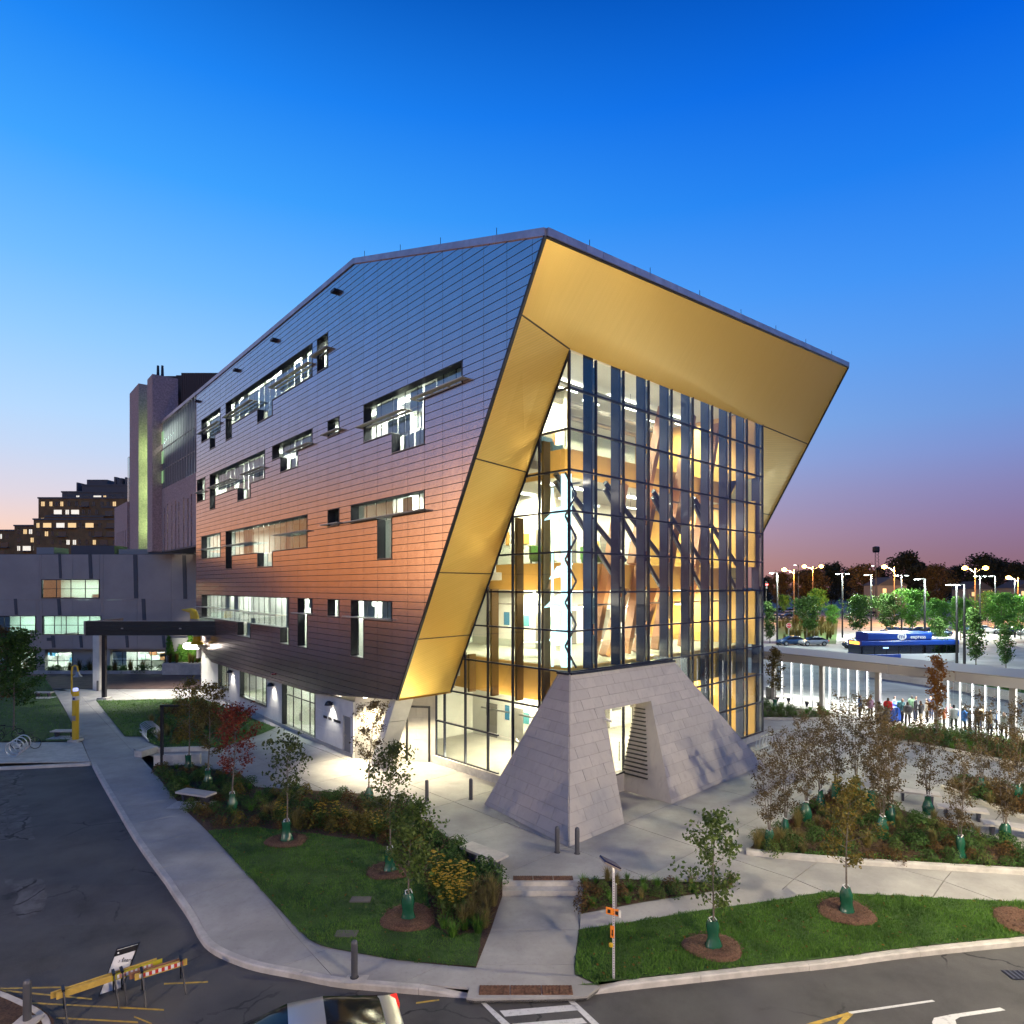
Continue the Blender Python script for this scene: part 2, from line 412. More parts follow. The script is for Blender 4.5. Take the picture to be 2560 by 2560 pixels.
# ---- slabs: a concrete field cut into separate slabs with open joints
def slabs(name, poly, o, ang, sx, sy, m, z=0.0, gap=0.012, follow=True, thick=0.05, parent=None):
    root = parent
    if root is None:
        root = bpy.data.objects.new(name, None); C.objects.link(root); root['kind'] = 'structure'
    ca, sa = math.cos(ang), math.sin(ang)
    loc = [((p[0] - o[0]) * ca + (p[1] - o[1]) * sa, -(p[0] - o[0]) * sa + (p[1] - o[1]) * ca) for p in poly]
    x0, x1 = min(p[0] for p in loc), max(p[0] for p in loc); y0, y1 = min(p[1] for p in loc), max(p[1] for p in loc)
    n = 0
    for i in range(math.floor(x0 / sx), math.ceil(x1 / sx)):
        for j in range(math.floor(y0 / sy), math.ceil(y1 / sy)):
            c = dedupe(clip_rect(loc, i * sx + gap / 2, j * sy + gap / 2, (i + 1) * sx - gap / 2, (j + 1) * sy - gap / 2))
            if len(c) < 3 or abs(area(c)) < 0.01: continue
            pts = [(o[0] + p[0] * ca - p[1] * sa, o[1] + p[0] * sa + p[1] * ca) for p in c]
            if area(pts) < 0: pts.reverse()
            try: sheet('slab', pts, z + random.uniform(-0.0015, 0.0015), m, root, thick=-thick)
            except ValueError: pass
            n += 1
    return root
# left sidewalk
sw_r = [(127, 1712), (232, 1752), (331, 1871), (381, 1924), (447, 2010), (517, 2076), (563, 2126), (640, 2210), (706, 2282), (750, 2328), (776, 2352), (812, 2368), (905, 2385), (1004, 2402), (1190, 2420)]
sw_l = [(127, 1712), (180, 1805), (205, 1851), (228, 1907)]
kin = offset(smoothline(kl, 1), 0.205)
swr = px(sw_r)
swpoly = px(sw_l) + kin + [tuple(G(1190, 2490, 0))[:2]] + list(reversed(smoothline(swr[1:], 1)))
base1 = sheet('sidewalk_base', swpoly, -0.045, M_joint)
ang_sw = math.atan2(swr[8][1] - swr[3][1], swr[8][0] - swr[3][0])
sw = slabs('sidewalk', swpoly, swr[5], ang_sw, 2.6, 60.0, M_conc, z=0.0)
# front walk from the street to the steps
fw = px([(1256, 2239), (1456, 2239), (1436, 2411), (1437, 2437), (1495, 2464), (1449, 2490)], 0) 
def Z30(u, v): return tuple(P(u, v, FPX * (HC + 0.30) / (v - HZ)))[:2]
fw = [Z30(*p) for p in [(1256, 2241), (1457, 2241), (1436, 2411), (1437, 2437), (1500, 2466), (1468, 2490), (1440, 2492), (1186, 2497), (1166, 2494), (1190, 2420)]]
def H30(x, y): return -0.30
def flat_slab(name, pts, z, m, parent=None, thick=0.05):
    mb = MB().extr([(p[0], p[1], z) for p in pts], (0, 0, -thick)); o = mb.build(name, m, parent)
    if not parent: o['kind'] = 'structure'
    return o
walk = bpy.data.objects.new('front_walk', None); C.objects.link(walk); walk['kind'] = 'structure'
cuts = [2241, 2325, 2412, 2600]
for a, b in zip(cuts, cuts[1:]):
    ya = FPX * (HC + 0.3) / (a - HZ) - 0.006; yb = FPX * (HC + 0.3) / (b - HZ) + 0.006
    c = dedupe(clip_rect(fw, -50, yb, 50, ya))
    if len(c) > 2: flat_slab('slab', c if area(c) > 0 else c[::-1], -0.297, M_conc, walk, 0.1)
flat_slab('walk_bed', fw, -0.35, M_joint)
# front steps
st = thing('front_steps', 'two pale concrete steps joining the front walk to the plaza', 'steps', tuple(P(1356, 2220, 20.9)))
xl, xr = P(1256, 2220, 20.95).x, P(1457, 2220, 20.95).x
y0s = Z30(1256, 2241)[1]
for k in range(2):
    MB().box(((xl + xr) / 2, y0s + 0.04 + 0.34 * k + 0.3, -0.15 + 0.15 * k - 0.16 + 0.0), (xr - xl, 0.6, 0.318), 0).build('step', M_conc2, st)
# tactile plates
M_tact = mat('rusted_tactile_iron', (0.16, 0.075, 0.04), 0.8, var=0.4, scale=12)
def tactile(lab, c, wd, dp, z):
    t = thing('tactile_plate', lab, 'tactile paving', (c[0], c[1], z))
    n = 3
    for i in range(n):
        x = c[0] - wd / 2 + wd * (i + .5) / n
        pl = MB().box((x, c[1], z + 0.006), (wd / n - 0.02, dp, 0.012)).build('plate', M_tact, t)
        mb = MB()
        for k in range(9): mb.box((x - wd / n / 2 + wd / n * (k + .5) / 9, c[1], z + 0.016), (wd / n / 9 * .45, dp * .95, 0.014))
        mb.build('rib', M_tact, pl)
a, b = Z30(1197, 2476), Z30(1432, 2476)
tactile('rust brown ribbed tactile strip at the crosswalk kerb ramp', ((a[0] + b[0]) / 2, a[1], 0), b[0] - a[0], 0.36, -0.297)
a, b = G(1282, 2200), G(1434, 2200)
tactile('rust brown ribbed tactile strip at the head of the steps', ((a.x + b.x) / 2, a.y + 0.12, 0), b.x - a.x, 0.3, 0.002)
# plaza
plz_front = px([(2800, 2268), (2560, 2256), (2350, 2245), (2158, 2235), (2062, 2230), (1843, 2217), (1760, 2212), (1562, 2198), (1457, 2198), (1256, 2198), (1210, 2160), (1137, 2107), (1014, 2015), (918, 1985), (640, 1968), (600, 1934), (384, 1890), (331, 1871), (232, 1752), (127, 1712)])
plz_front = [(p[0], max(p[1], 21.0) if p[0] < 7 and p[1] > 19.5 and p[1] < 21.3 else p[1]) for p in plz_front]
plz = plz_front + [(-60, 62), (-60, 71), (-29, 71), (10, 80), (34, 62), (60, 30)]
sheet('plaza_base', plz, -0.05, M_joint)
vis = plz_front + [(-48, 60), (-30, 60), (-28, 59), (-9, 37), (16, 50), (22, 54), (34, 40), (40, 26)]
slabs('plaza', vis, (2.09, 23.7), math.atan2(0.6868, 0.7267), 3.4, 3.4, M_conc, z=0.0, gap=0.03)
M_brick_pave = mat('brown_paving', (0.16, 0.10, 0.075), 0.85, var=0.2, scale=1.2)
sheet('brown_paving', [(-60, 60.3), (-28, 60.3), (-26, 71), (-60, 71)], 0.006, M_brick_pave)
sheet('plaza_far', [(-27, 59.5), (-8, 38), (40, 30), (60, 30), (34, 62), (10, 80), (-27, 71)], -0.03, M_conc)
# little path to the right of the steps
path2 = px([(1452, 2285), (1611, 2255), (1760, 2232), (1843, 2217), (2062, 2230), (1920, 2253), (1760, 2275), (1611, 2300), (1449, 2324)])
sheet('side_path', path2, 0.0, M_conc)
# beds and lawns
soil_left = px([(381, 1924), (384, 1914), (420, 1914), (600, 1934), (640, 1968), (918, 1985), (1014, 2015), (1137, 2107), (1190, 2150), (1218, 2175), (1256, 2200), (1256, 2238)]) + [Z30(1190, 2420)] + list(reversed(smoothline(swr[3:], 1)))
sheet('planting_bed', soil_left, 0.012, M_soil)
lawn_l = px([(520, 2078), (640, 2070), (739, 2081), (938, 2107), (1054, 2180), (1070, 2246), (1080, 2313), (1130, 2345), (1205, 2330)]) + [Z30(1190, 2419)] + list(reversed(px([(563, 2127), (640, 2211), (706, 2283), (750, 2329), (776, 2353), (812, 2369), (905, 2386), (1004, 2403)])))
sheet('lawn', lawn_l, 0.03, M_lawn)
bed_s = px([(1459, 2199), (1562, 2198), (1760, 2212), (1843, 2216), (1760, 2231), (1611, 2254), (1453, 2284)])
sheet('planting_bed', bed_s, 0.012, M_soil)
lawn_r = px([(1449, 2325), (1611, 2301), (1760, 2276), (1920, 2254), (2062, 2231), (2158, 2236), (2350, 2246), (2560, 2257), (2800, 2269)]) + list(reversed(offset(kr, 0.205))) + [Z30(1500, 2464), Z30(1438, 2437), Z30(1437, 2411)]
sheet('lawn', lawn_r, 0.02, M_lawn)
lawn_2 = px([(240, 1752), (505, 1747), (690, 1820), (655, 1835), (560, 1868), (480, 1872), (410, 1872), (372, 1857), (360, 1842), (312, 1842)])
sheet('lawn', lawn_2, 0.03, M_lawn)
lawn_3 = px([(-300, 1690), (109, 1692), (127, 1716), (178, 1806), (200, 1853), (-300, 1857)])
sheet('lawn', lawn_3, 0.03, M_lawn)
pad = px([(-300, 1858), (204, 1855), (225, 1903), (-300, 1911)])
sheet('pad_base', pad, -0.05, M_joint); slabs('concrete_pad', pad, pad[1], 0.0, 3.0, 60, M_conc2, z=0.0)
kerb('kerb', px([(-250, 1934), (0, 1926), (120, 1920), (226, 1915)], -0.15), 0.2, -0.15, 0.004, M_conc2)
# birch bed, bench bed and beds by the shelter
bed_b = px([(1872, 2134), (1885, 2112), (1925, 2092), (2020, 2020), (2085, 1975), (2120, 1985), (2330, 2052), (2560, 2128), (2800, 2205), (2800, 2196), (2560, 2179), (2251, 2163), (2020, 2148)])
sheet('planting_bed', bed_b, 0.06, M_soil)
kerb('kerb', px([(1866, 2138), (2020, 2154), (2251, 2170), (2560, 2188), (2800, 2204)]), 0.24, 0.0, 0.16, M_conc2)
bed_c = px([(2350, 1968), (2420, 1996), (2560, 2048), (2760, 2110), (2760, 2030), (2560, 1985), (2440, 1958)])
sheet('planting_bed', bed_c, 0.06, M_soil)
kerb('kerb', px([(2350, 1970), (2420, 1999), (2560, 2051), (2760, 2115)]), 0.24, 0.0, 0.16, M_conc2)
bed_d = px([(2197, 1843), (2320, 1866), (2478, 1898), (2560, 1914), (2760, 1960), (2760, 1905), (2560, 1868), (2340, 1834), (2214, 1829)])
sheet('planting_bed', bed_d, 0.06, M_soil)
kerb('kerb', px([(2192, 1844), (2320, 1868), (2478, 1900), (2560, 1916), (2760, 1963)]), 0.22, 0.0, 0.15, M_conc2)
bed_e = px([(1895, 1762), (2062, 1780), (2085, 1792), (2050, 1800), (1895, 1797)])
sheet('planting_bed', bed_e, 0.06, M_soil)
kerb('kerb', px([(1895, 1799), (2050, 1802), (2088, 1793)]), 0.22, 0.0, 0.15, M_conc2)
# asphalt repairs in the driveway
for pts in ([(0, 1930), (56, 1930), (60, 1950), (58, 1966), (66, 1988), (25, 1994), (20, 2012), (0, 2014)], [(19, 2013), (72, 2014), (76, 2040), (82, 2062), (80, 2080), (88, 2098), (27, 2101), (22, 2060)], [(0, 2016), (15, 2016), (18, 2060), (24, 2100), (0, 2104)],
            [(2, 2196), (52, 2196), (106, 2198), (116, 2225), (118, 2262), (98, 2285), (50, 2300), (30, 2270), (48, 2240)]):
    q = resample(px(pts, -0.15) + [px(pts, -0.15)[0]], 0.25)[:-1]
    q = [(x + random.uniform(-.03, .03), y + random.uniform(-.06, .06)) for x, y in q]
    sheet('asphalt_patch', q, -0.146, M_asph2)
# road paint
def RP(u, v): return tuple(P(u, v, FPX * (HC + 0.45) / (v - HZ)))[:2]
def paint(name, pts, m, kind='structure'):
    pts = [RP(*p) for p in pts]
    if area(pts) < 0: pts.reverse()
    return sheet(name, pts, -0.1455, m)
paint('crosswalk_stripe', [(1198, 2503), (1210, 2503), (1275, 2560), (1330, 2640), (1305, 2640), (1255, 2562)], M_paint)
paint('crosswalk_stripe', [(1414, 2497), (1430, 2497), (1500, 2562), (1560, 2640), (1535, 2640), (1480, 2562)], M_paint)
paint('crosswalk_stripe', [(1249, 2527), (1432, 2512), (1445, 2526), (1262, 2542)], M_paint)
paint('crosswalk_stripe', [(1280, 2560), (1455, 2545), (1468, 2558), (1300, 2580)], M_paint)
paint('lane_line', [(2120, 2530), (2330, 2500), (2338, 2504), (2128, 2535)], M_paint)
paint('hatch_line', [(2015, 2560), (2120, 2531), (2134, 2536), (2100, 2568), (2086, 2568), (2108, 2542), (2050, 2560)], M_paint_y)
arrow = [(2330, 2556), (2335, 2545), (2380, 2536), (2500, 2519), (2514, 2526), (2400, 2543), (2388, 2550), (2392, 2562), (2430, 2566), (2425, 2580), (2340, 2580)]
paint('turn_arrow', arrow, M_paint)
for a, b in (((0, 2472), (210, 2467)), ((80, 2508), (410, 2525)), ((140, 2545), (345, 2556)), ((0, 2476), (230, 2498)), ((410, 2460), (520, 2455)), ((1040, 2508), (1098, 2500)), ((335, 2542), (380, 2560))):
    paint('hatch_line', [(a[0], a[1] - 2), (b[0], b[1] - 2), (b[0], b[1] + 2), (a[0], a[1] + 2)], M_paint_y)
# small island at the lower left
isl = [RP(*p) for p in [(-60, 2480), (0, 2489), (60, 2514), (105, 2538), (134, 2564), (140, 2640), (-60, 2640)]]
sheet('traffic_island', isl, 0.0, M_soil); kerb('kerb', list(reversed([RP(*p) for p in [(-60, 2478), (0, 2487), (60, 2512), (105, 2536), (134, 2562), (140, 2640)]])), -0.18 * -1, -0.15, 0.01, M_conc2)
# bus road behind the shelter
sheet('bus_road', [(22, 60), (38, 36), (140, 30), (160, 130), (30, 140), (8, 85)], -0.02, mat('bus_road_concrete', (0.2, 0.2, 0.195), 0.8, var=0.2, scale=0.6))
# ================================================================== the copper-clad building
M_clad = bpy.data.materials.new('copper_cladding'); M_clad.use_nodes = True
t = M_clad.node_tree; p = t.nodes['Principled BSDF']; p.inputs['Metallic'].default_value = 0.92; p.inputs['Roughness'].default_value = 0.2
g_ = t.nodes.new('ShaderNodeNewGeometry'); nn = t.nodes.new('ShaderNodeTexNoise'); nn.inputs['Scale'].default_value = 1.3; nn.inputs['Detail'].default_value = 6
t.links.new(g_.outputs['Position'], nn.inputs['Vector'])
cc = mixc(nn.outputs[0], (0.50, 0.405, 0.40, 1), (0.61, 0.495, 0.49, 1), t)
cc2 = mixc(mth('MULTIPLY', g_.outputs['Random Per Island'], 0.35, nt=t), cc, (0.50, 0.38, 0.31, 1), t)
t.links.new(cc2, p.inputs['Base Color'])
n3 = t.nodes.new('ShaderNodeTexNoise'); n3.inputs['Scale'].default_value = 2.2; n3.inputs['Detail'].default_value = 2; t.links.new(g_.outputs['Position'], n3.inputs['Vector'])
bpn = t.nodes.new('ShaderNodeBump'); bpn.inputs['Strength'].default_value = 0.12; bpn.inputs['Distance'].default_value = 0.03; t.links.new(n3.outputs[0], bpn.inputs['Height']); t.links.new(bpn.outputs[0], p.inputs['Normal'])
M_back = mat('cladding_backing', (0.02, 0.018, 0.018), 0.8)
M_dark = mat('dark_anodised_frame', (0.03, 0.03, 0.035), 0.4, metal=0.6)
M_sill = mat('sill_metal', (0.35, 0.34, 0.33), 0.4, metal=0.8)
M_cap = mat('parapet_metal', (0.36, 0.33, 0.36), 0.4, metal=0.7, var=0.15, scale=1.0)
M_white = mat('interior_white', (0.72, 0.71, 0.66), 0.7)
M_ceil = mat('interior_ceiling', (0.62, 0.61, 0.57), 0.8)
M_floor = mat('interior_floor', (0.42, 0.40, 0.36), 0.35, var=0.1, scale=0.8)
M_ochre = mat('ochre_fascia', (0.60, 0.34, 0.09), 0.5, var=0.06, scale=0.6)
M_rust = mat('rust_brown_strut', (0.30, 0.125, 0.05), 0.5)
M_glass = glass('window_glass', (0.82, 0.90, 0.88), 0.14)
M_cw = glass('curtain_glass', (0.90, 0.95, 0.93), 0.025)
M_pwall = mat('white_plinth_wall', (0.62, 0.60, 0.55), 0.7, var=0.06, scale=1.5)
M_shade = mat('sunshade_metal', (0.52, 0.49, 0.38), 0.5, metal=0.2)
M_blind = mat('roller_blind', (0.75, 0.76, 0.74), 0.85)
M_gold = bpy.data.materials.new('gold_anodised_panel'); M_gold.use_nodes = True
t = M_gold.node_tree; p = t.nodes['Principled BSDF']; p.inputs['Metallic'].default_value = 0.42; p.inputs['Roughness'].default_value = 0.36
tcn = t.nodes.new('ShaderNodeUVMap'); wv = t.nodes.new('ShaderNodeTexWave'); wv.inputs['Scale'].default_value = 5.0; wv.inputs['Distortion'].default_value = 0.0
t.links.new(tcn.outputs[0], wv.inputs['Vector'])
nzz = t.nodes.new('ShaderNodeTexNoise'); nzz.inputs['Scale'].default_value = 1.0; nzz.inputs['Detail'].default_value = 3
mpg = t.nodes.new('ShaderNodeMapping'); mpg.inputs['Scale'].default_value = (14, 0.4, 1); t.links.new(tcn.outputs[0], mpg.inputs[0]); t.links.new(mpg.outputs[0], nzz.inputs['Vector'])
gcol = mixc(nzz.outputs[0], (0.72, 0.46, 0.10, 1), (0.83, 0.55, 0.14, 1), t)
t.links.new(mixc(mth('MULTIPLY', wv.outputs['Fac'], .22, nt=t), gcol, (0.45, 0.27, 0.06, 1), t), p.inputs['Base Color'])
bg2 = t.nodes.new('ShaderNodeBump'); bg2.inputs['Strength'].default_value = 0.7; bg2.inputs['Distance'].default_value = 0.01; t.links.new(wv.outputs['Fac'], bg2.inputs['Height']); t.links.new(bg2.outputs[0], p.inputs['Normal'])

FO = V((1.2515, 23.5, 0)); FA = V((-0.648, 0.7616, 0)); FN = V((-0.7616, -0.648, 0))   # facade origin, direction along it, outward normal
def F(s, z, d=0.0): return FO + FA * s + FN * d + V((0, 0, z))
bld = thing('copper_building', 'angular copper panelled building with golden prow and tall glass corner', 'building', (2.5, 28.2, 0))
outline = [(46.45, 27.0), (46.45, 4.35), (45.3, 4.05), (41.9, 3.07), (20.5, 3.07), (10.54, 4.02), (0.0, 22.36), (15.12, 27.1)]   # clockwise seen in s,z
outl = outline if area(outline) > 0 else outline[::-1]
PW, PH_, S0, Z0 = 1.4775, 0.346, 0.727, 24.41
# windows as unions of rectangles in facade coordinates (s0, z0, s1, z1)
def zz(j): return Z0 - PH_ * j
def ss(k): return S0 + PW * k
FL = [0, 15, 30, 45]
WIN = [
 dict(r=[(ss(26), zz(6), ss(29.75), zz(0)), (ss(27), zz(9), ss(28), zz(6))], sh=[(ss(26), ss(29.75) + .4, zz(3.6))], room=3),
 dict(r=[(ss(13.5), zz(6), ss(25), zz(0)), (ss(24), zz(9), ss(25), zz(6)), (ss(18), zz(9), ss(20), zz(6))], sh=[(ss(20.5), ss(25), zz(3.6)), (ss(13.5), ss(18), zz(3.6))], room=3),
 dict(r=[(ss(12), zz(6), ss(13), zz(0))], sh=[(ss(12) - .4, ss(13) + .4, zz(3))], room=3),
 dict(r=[(ss(13.5), zz(18), ss(18), zz(15)), (ss(15), zz(21), ss(17), zz(18))], sh=[(ss(13.5), ss(16), zz(17.7))], room=2),
 dict(r=[(ss(11), zz(18), ss(12), zz(15))], sh=[(ss(11) - .4, ss(12) + .4, zz(17.4))], room=2),
 dict(r=[(ss(19), zz(21), ss(28), zz(15)), (ss(27), zz(24), ss(28), zz(21)), (ss(21), zz(24), ss(23), zz(21))], sh=[(ss(23.5), ss(28), zz(18.6)), (ss(19), ss(22), zz(18.6))], room=2),
 dict(r=[(ss(29), zz(21), ss(30.7), zz(15))], sh=[(ss(29), ss(30.7), zz(18.6))], room=2),
 dict(r=[(ss(5), zz(18), ss(9), zz(15)), (ss(5), zz(21), ss(9), zz(18)), (ss(3), zz(18), ss(5), zz(15)), (ss(5), zz(24), ss(7), zz(21))], sh=[(ss(6), ss(9) + .4, zz(18.5)), (ss(3) - .4, ss(5.6), zz(17.6))], room=2),
 dict(r=[(ss(5), zz(33), ss(10), zz(30)), (ss(7), zz(39), ss(8), zz(33))], sh=[(ss(5) - .3, ss(10) + .3, zz(32.8))], room=1),
 dict(r=[(ss(11), zz(33), ss(12), zz(30))], sh=[(ss(11) - .4, ss(12) + .4, zz(32.6))], room=1),
 dict(r=[(ss(26), zz(36), ss(29.75), zz(30))], sh=[(ss(26), ss(29.75) + .4, zz(33.6))], room=1),
 dict(r=[(ss(14), zz(36), ss(25), zz(30)), (ss(24), zz(39), ss(25), zz(36)), (ss(18), zz(39), ss(20), zz(36))], sh=[(ss(20.5), ss(25), zz(33.6)), (ss(14) - .3, ss(17.5), zz(33.0))], room=1),
 dict(r=[(ss(16), zz(51), ss(29.7), zz(45)), (ss(21), zz(54), ss(23), zz(51)), (ss(16), zz(54), ss(17), zz(51))], sh=[(ss(17), ss(21.5), zz(48.6)), (ss(22), ss(26), zz(48.4)), (ss(27), ss(30.4), zz(48.2))], room=0),
 dict(r=[(ss(13.5), zz(48), ss(15), zz(45)), (ss(14), zz(54), ss(15), zz(48))], sh=[(ss(13.5), ss(15) + .4, zz(47.8))], room=0),
 dict(r=[(ss(11), zz(48), ss(12), zz(45))], sh=[], room=0),
 dict(r=[(ss(7), zz(48), ss(10), zz(45)), (ss(9), zz(54), ss(10), zz(48))], sh=[(ss(7), ss(10) + .5, zz(47.7))], room=0),
]
holes = [r for wi in WIN for r in wi['r']]
# cladding: backing wall and separate panels
def panel(mb, poly, rnd):
    """one pillowed, slightly lapped metal tray"""
    if area(poly) > 0: poly = poly[::-1]
    zs = [q[1] for q in poly]; z0, z1 = min(zs), max(zs)
    cx = sum(q[0] for q in poly) / len(poly); cz_ = sum(q[1] for q in poly) / len(poly)
    tl = rnd.uniform(-.0015, .0015)
    def d(q): return 0.034 - 0.006 * (q[1] - z0) / PH_ + tl * (q[0] - cx)
    n = len(poly); top = [F(q[0], q[1], d(q)) for q in poly]; bot = [F(q[0], q[1], 0.004) for q in poly]
    mid = F(cx, cz_, d((cx, cz_)) + rnd.uniform(0.0012, 0.0026))
    fs = [(i, (i + 1) % n, n) for i in range(n)] + [(n + 1 + i, n + 1 + n + i, n + 1 + n + (i + 1) % n, n + 1 + (i + 1) % n) for i in range(n)]
    return mb.raw(top + [mid] + top + bot, fs)
rnd = random.Random(3); cells = []; back = MB()
for k in range(-2, 33):
    for j in range(-9, 63):
        a, b, c, d = ss(k), zz(j + 1), ss(k + 1), zz(j)
        for r in rect_minus((a, b, c, d), holes):
            q = clip_convex([(r[0], r[1]), (r[2], r[1]), (r[2], r[3]), (r[0], r[3])], outl)
            q = dedupe(q)
            if len(q) < 3 or abs(area(q)) < 0.01: continue
            back.face([F(x, z, 0) for x, z in q])
            gx, gz = 0.010, 0.014
            q2 = clip_convex([(r[0] + gx, r[1] + gz), (r[2] - gx, r[1] + gz), (r[2] - gx, r[3] - gz), (r[0] + gx, r[3] - gz)], outl); q2 = dedupe(q2)
            if len(q2) < 3 or abs(area(q2)) < 0.006: continue
            c_ = F(sum(x for x, _ in q2) / len(q2), sum(z for _, z in q2) / len(q2))
            cells.append((abs(area(q2)) / (c_ - EYE).length ** 2, q2))
back.build('wall', M_back, bld, fix=False)
cells.sort(key=lambda x: -x[0])
rest = MB()
def set_smooth_top(o):
    me = o.data; me.polygons.foreach_set('use_smooth', [len(f.vertices) == 3 for f in me.polygons])
for i, (_, q) in enumerate(cells):
    if i < 300: set_smooth_top(panel(MB(), q, rnd).build('facade_panel', M_clad, bld, fix=False))
    else: panel(rest, q, rnd)
o = rest.build('facade_panels', M_clad, bld, fix=False); set_smooth_top(o); o['kind'] = 'stuff'
# parapet copings
def coping(pts, seg, inward, h=0.30, m=M_cap):
    for (a, b) in zip(pts, pts[1:]):
        n = max(1, int((b - a).length / seg)); d = (b - a) / n; e = d.normalized() * 0.008
        for k in range(n):
            MB().obb(a + d * k + e - inward * 0.10, d - 2 * e, inward * 0.7, V((0, 0, h))).build('coping', m, bld)
INW = -FN
coping([F(46.45, 27.0), F(15.12, 27.1), F(0, 22.36)], 1.5, INW)
P2 = F(0, 22.36); P3 = V((22.95, 44.0, 24.55)); BN = (P3 - P2); BN.z = 0; BN.normalize()
FBK = V((-BN.y, BN.x, 0))                     # backwards from the front edge
coping([P2, P3], 1.05, FBK)
K1 = F(15.12, 27.1); K2 = K1 + (V((22.95, 44, 0)) - V((1.2515, 23.5, 0))); K2.z = 27.6
E1 = F(46.45, 27.0); E2 = E1 + V((21.7, 20.5, 0)); E2.z = 27.4
roof = MB().face([P2, P3, K2, K1]).face([K1, K2, E2, E1]); roof.build('roof', M_cap, bld, fix=False)
# far and side walls (behind what the street sees)
rw = MB(); RP4 = V((15.35, 52.9, 4.0)); rw.face([P3, K2, V((K2.x, K2.y, 4.0)), RP4]).face([K2, E2, V((E2.x, E2.y, 3)), V((K2.x, K2.y, 3))])
rw.face([E1, E2, V((E2.x, E2.y, 3)), F(46.45, 3, 0)]); rw.build('rear_wall', M_cap, bld, fix=False)
# lightning rods and rain spouts
for s in (3, 7, 10.5, 14.2):
    z = 22.36 + (27.1 - 22.36) * s / 15.12 + 0.28
    MB().tube([F(s, z, -0.1), F(s, z + 0.4, -0.1)], 0.014, 5).build('lightning_rod', M_dark, bld)
for k in range(7):
    q = P2.lerp(P3, (k + .6) / 7.3); MB().tube([q + V((0, 0, .28)), q + V((0.0, 0, .6))], 0.014, 5).build('lightning_rod', M_dark, bld)
for s in (17.0, 26.5, 34.5, 45.5):
    MB().obb(F(s, 26.25, 0.04), FA * 0.5, FN * 0.28, V((0, 0, 0.14))).build('rain_spout', M_dark, bld)
# windows
def rects_edges(rs):
    """boundary pieces of a union of non-overlapping rectangles: (axis, pos, a, b, outward)"""
    out = []
    for (a, b, c, d) in rs:
        for ax, pos, lo, hi, sg in (('s', a, b, d, -1), ('s', c, b, d, 1), ('z', b, a, c, -1), ('z', d, a, c, 1)):
            segs = [(lo, hi)]
            for r in rs:
                if r == (a, b, c, d): continue
                if ax == 's': touch = abs((r[2] if sg < 0 else r[0]) - pos) < 1e-4; l2, h2 = r[1], r[3]
                else: touch = abs((r[3] if sg < 0 else r[1]) - pos) < 1e-4; l2, h2 = r[0], r[2]
                if not touch: continue
                n = []
                for (x, y) in segs:
                    if h2 <= x or l2 >= y: n.append((x, y)); continue
                    if x < l2: n.append((x, l2))
                    if h2 < y: n.append((h2, y))
                segs = n
            out += [(ax, pos, x, y, sg) for x, y in segs if y - x > 0.01]
    return out
WD = 0.42
for wi in WIN:
    first = wi['r'][0]
    fr = MB()
    for ax, pos, lo, hi, sg in rects_edges(wi['r']):
        th = 0.04
        if ax == 's': fr.obb(F(pos - (th if sg > 0 else 0), lo, -WD), FA * th, V((0, 0, hi - lo)), FN * (WD + 0.055))
        else: fr.obb(F(lo, pos - (th if sg > 0 else 0), -WD), FA * (hi - lo), V((0, 0, th)), FN * (WD + 0.052))
    wn = fr.build('window', M_dark, bld)
    for ax, pos, lo, hi, sg in rects_edges(wi['r']):
        if ax == 'z' and sg < 0: MB().obb(F(lo, pos + 0.041, -WD + .02), FA * (hi - lo), V((0, 0, 0.03)), FN * (WD + 0.06)).build('sill', M_sill, wn)
    for (a, b, c, d) in wi['r']:
        n = max(1, round((c - a) / 1.12)); st_ = (c - a) / n
        for k in range(n):
            MB().obb(F(a + st_ * k + 0.012, b + 0.02, -WD + 0.08), FA * (st_ - 0.024), V((0, 0, d - b - 0.04)), FN * 0.012).build('pane', M_glass, wn)
            if k: MB().obb(F(a + st_ * k - 0.02, b, -WD + 0.04), FA * 0.04, V((0, 0, d - b)), FN * 0.035).build('mullion', M_dark, wn)
    for (a, c, z) in wi['sh']:
        sh = MB(); dep = 0.46
        sh.obb(F(a, z, -.25), FA * (c - a), FN * (dep * .38), V((0, 0, .05)))
        sh.obb(F(a, z, -.25 + dep * .72), FA * (c - a), FN * (dep * .58), V((0, 0, .05)))
        m_ = max(2, round((c - a) / 1.45))
        for k in range(m_ + 1): sh.obb(F(a + (c - a - .12) * k / m_, z + .004, -.25), FA * .12, FN * (dep * 1.25), V((0, 0, .042)))
        sh.build('sunshade', M_shade, wn)
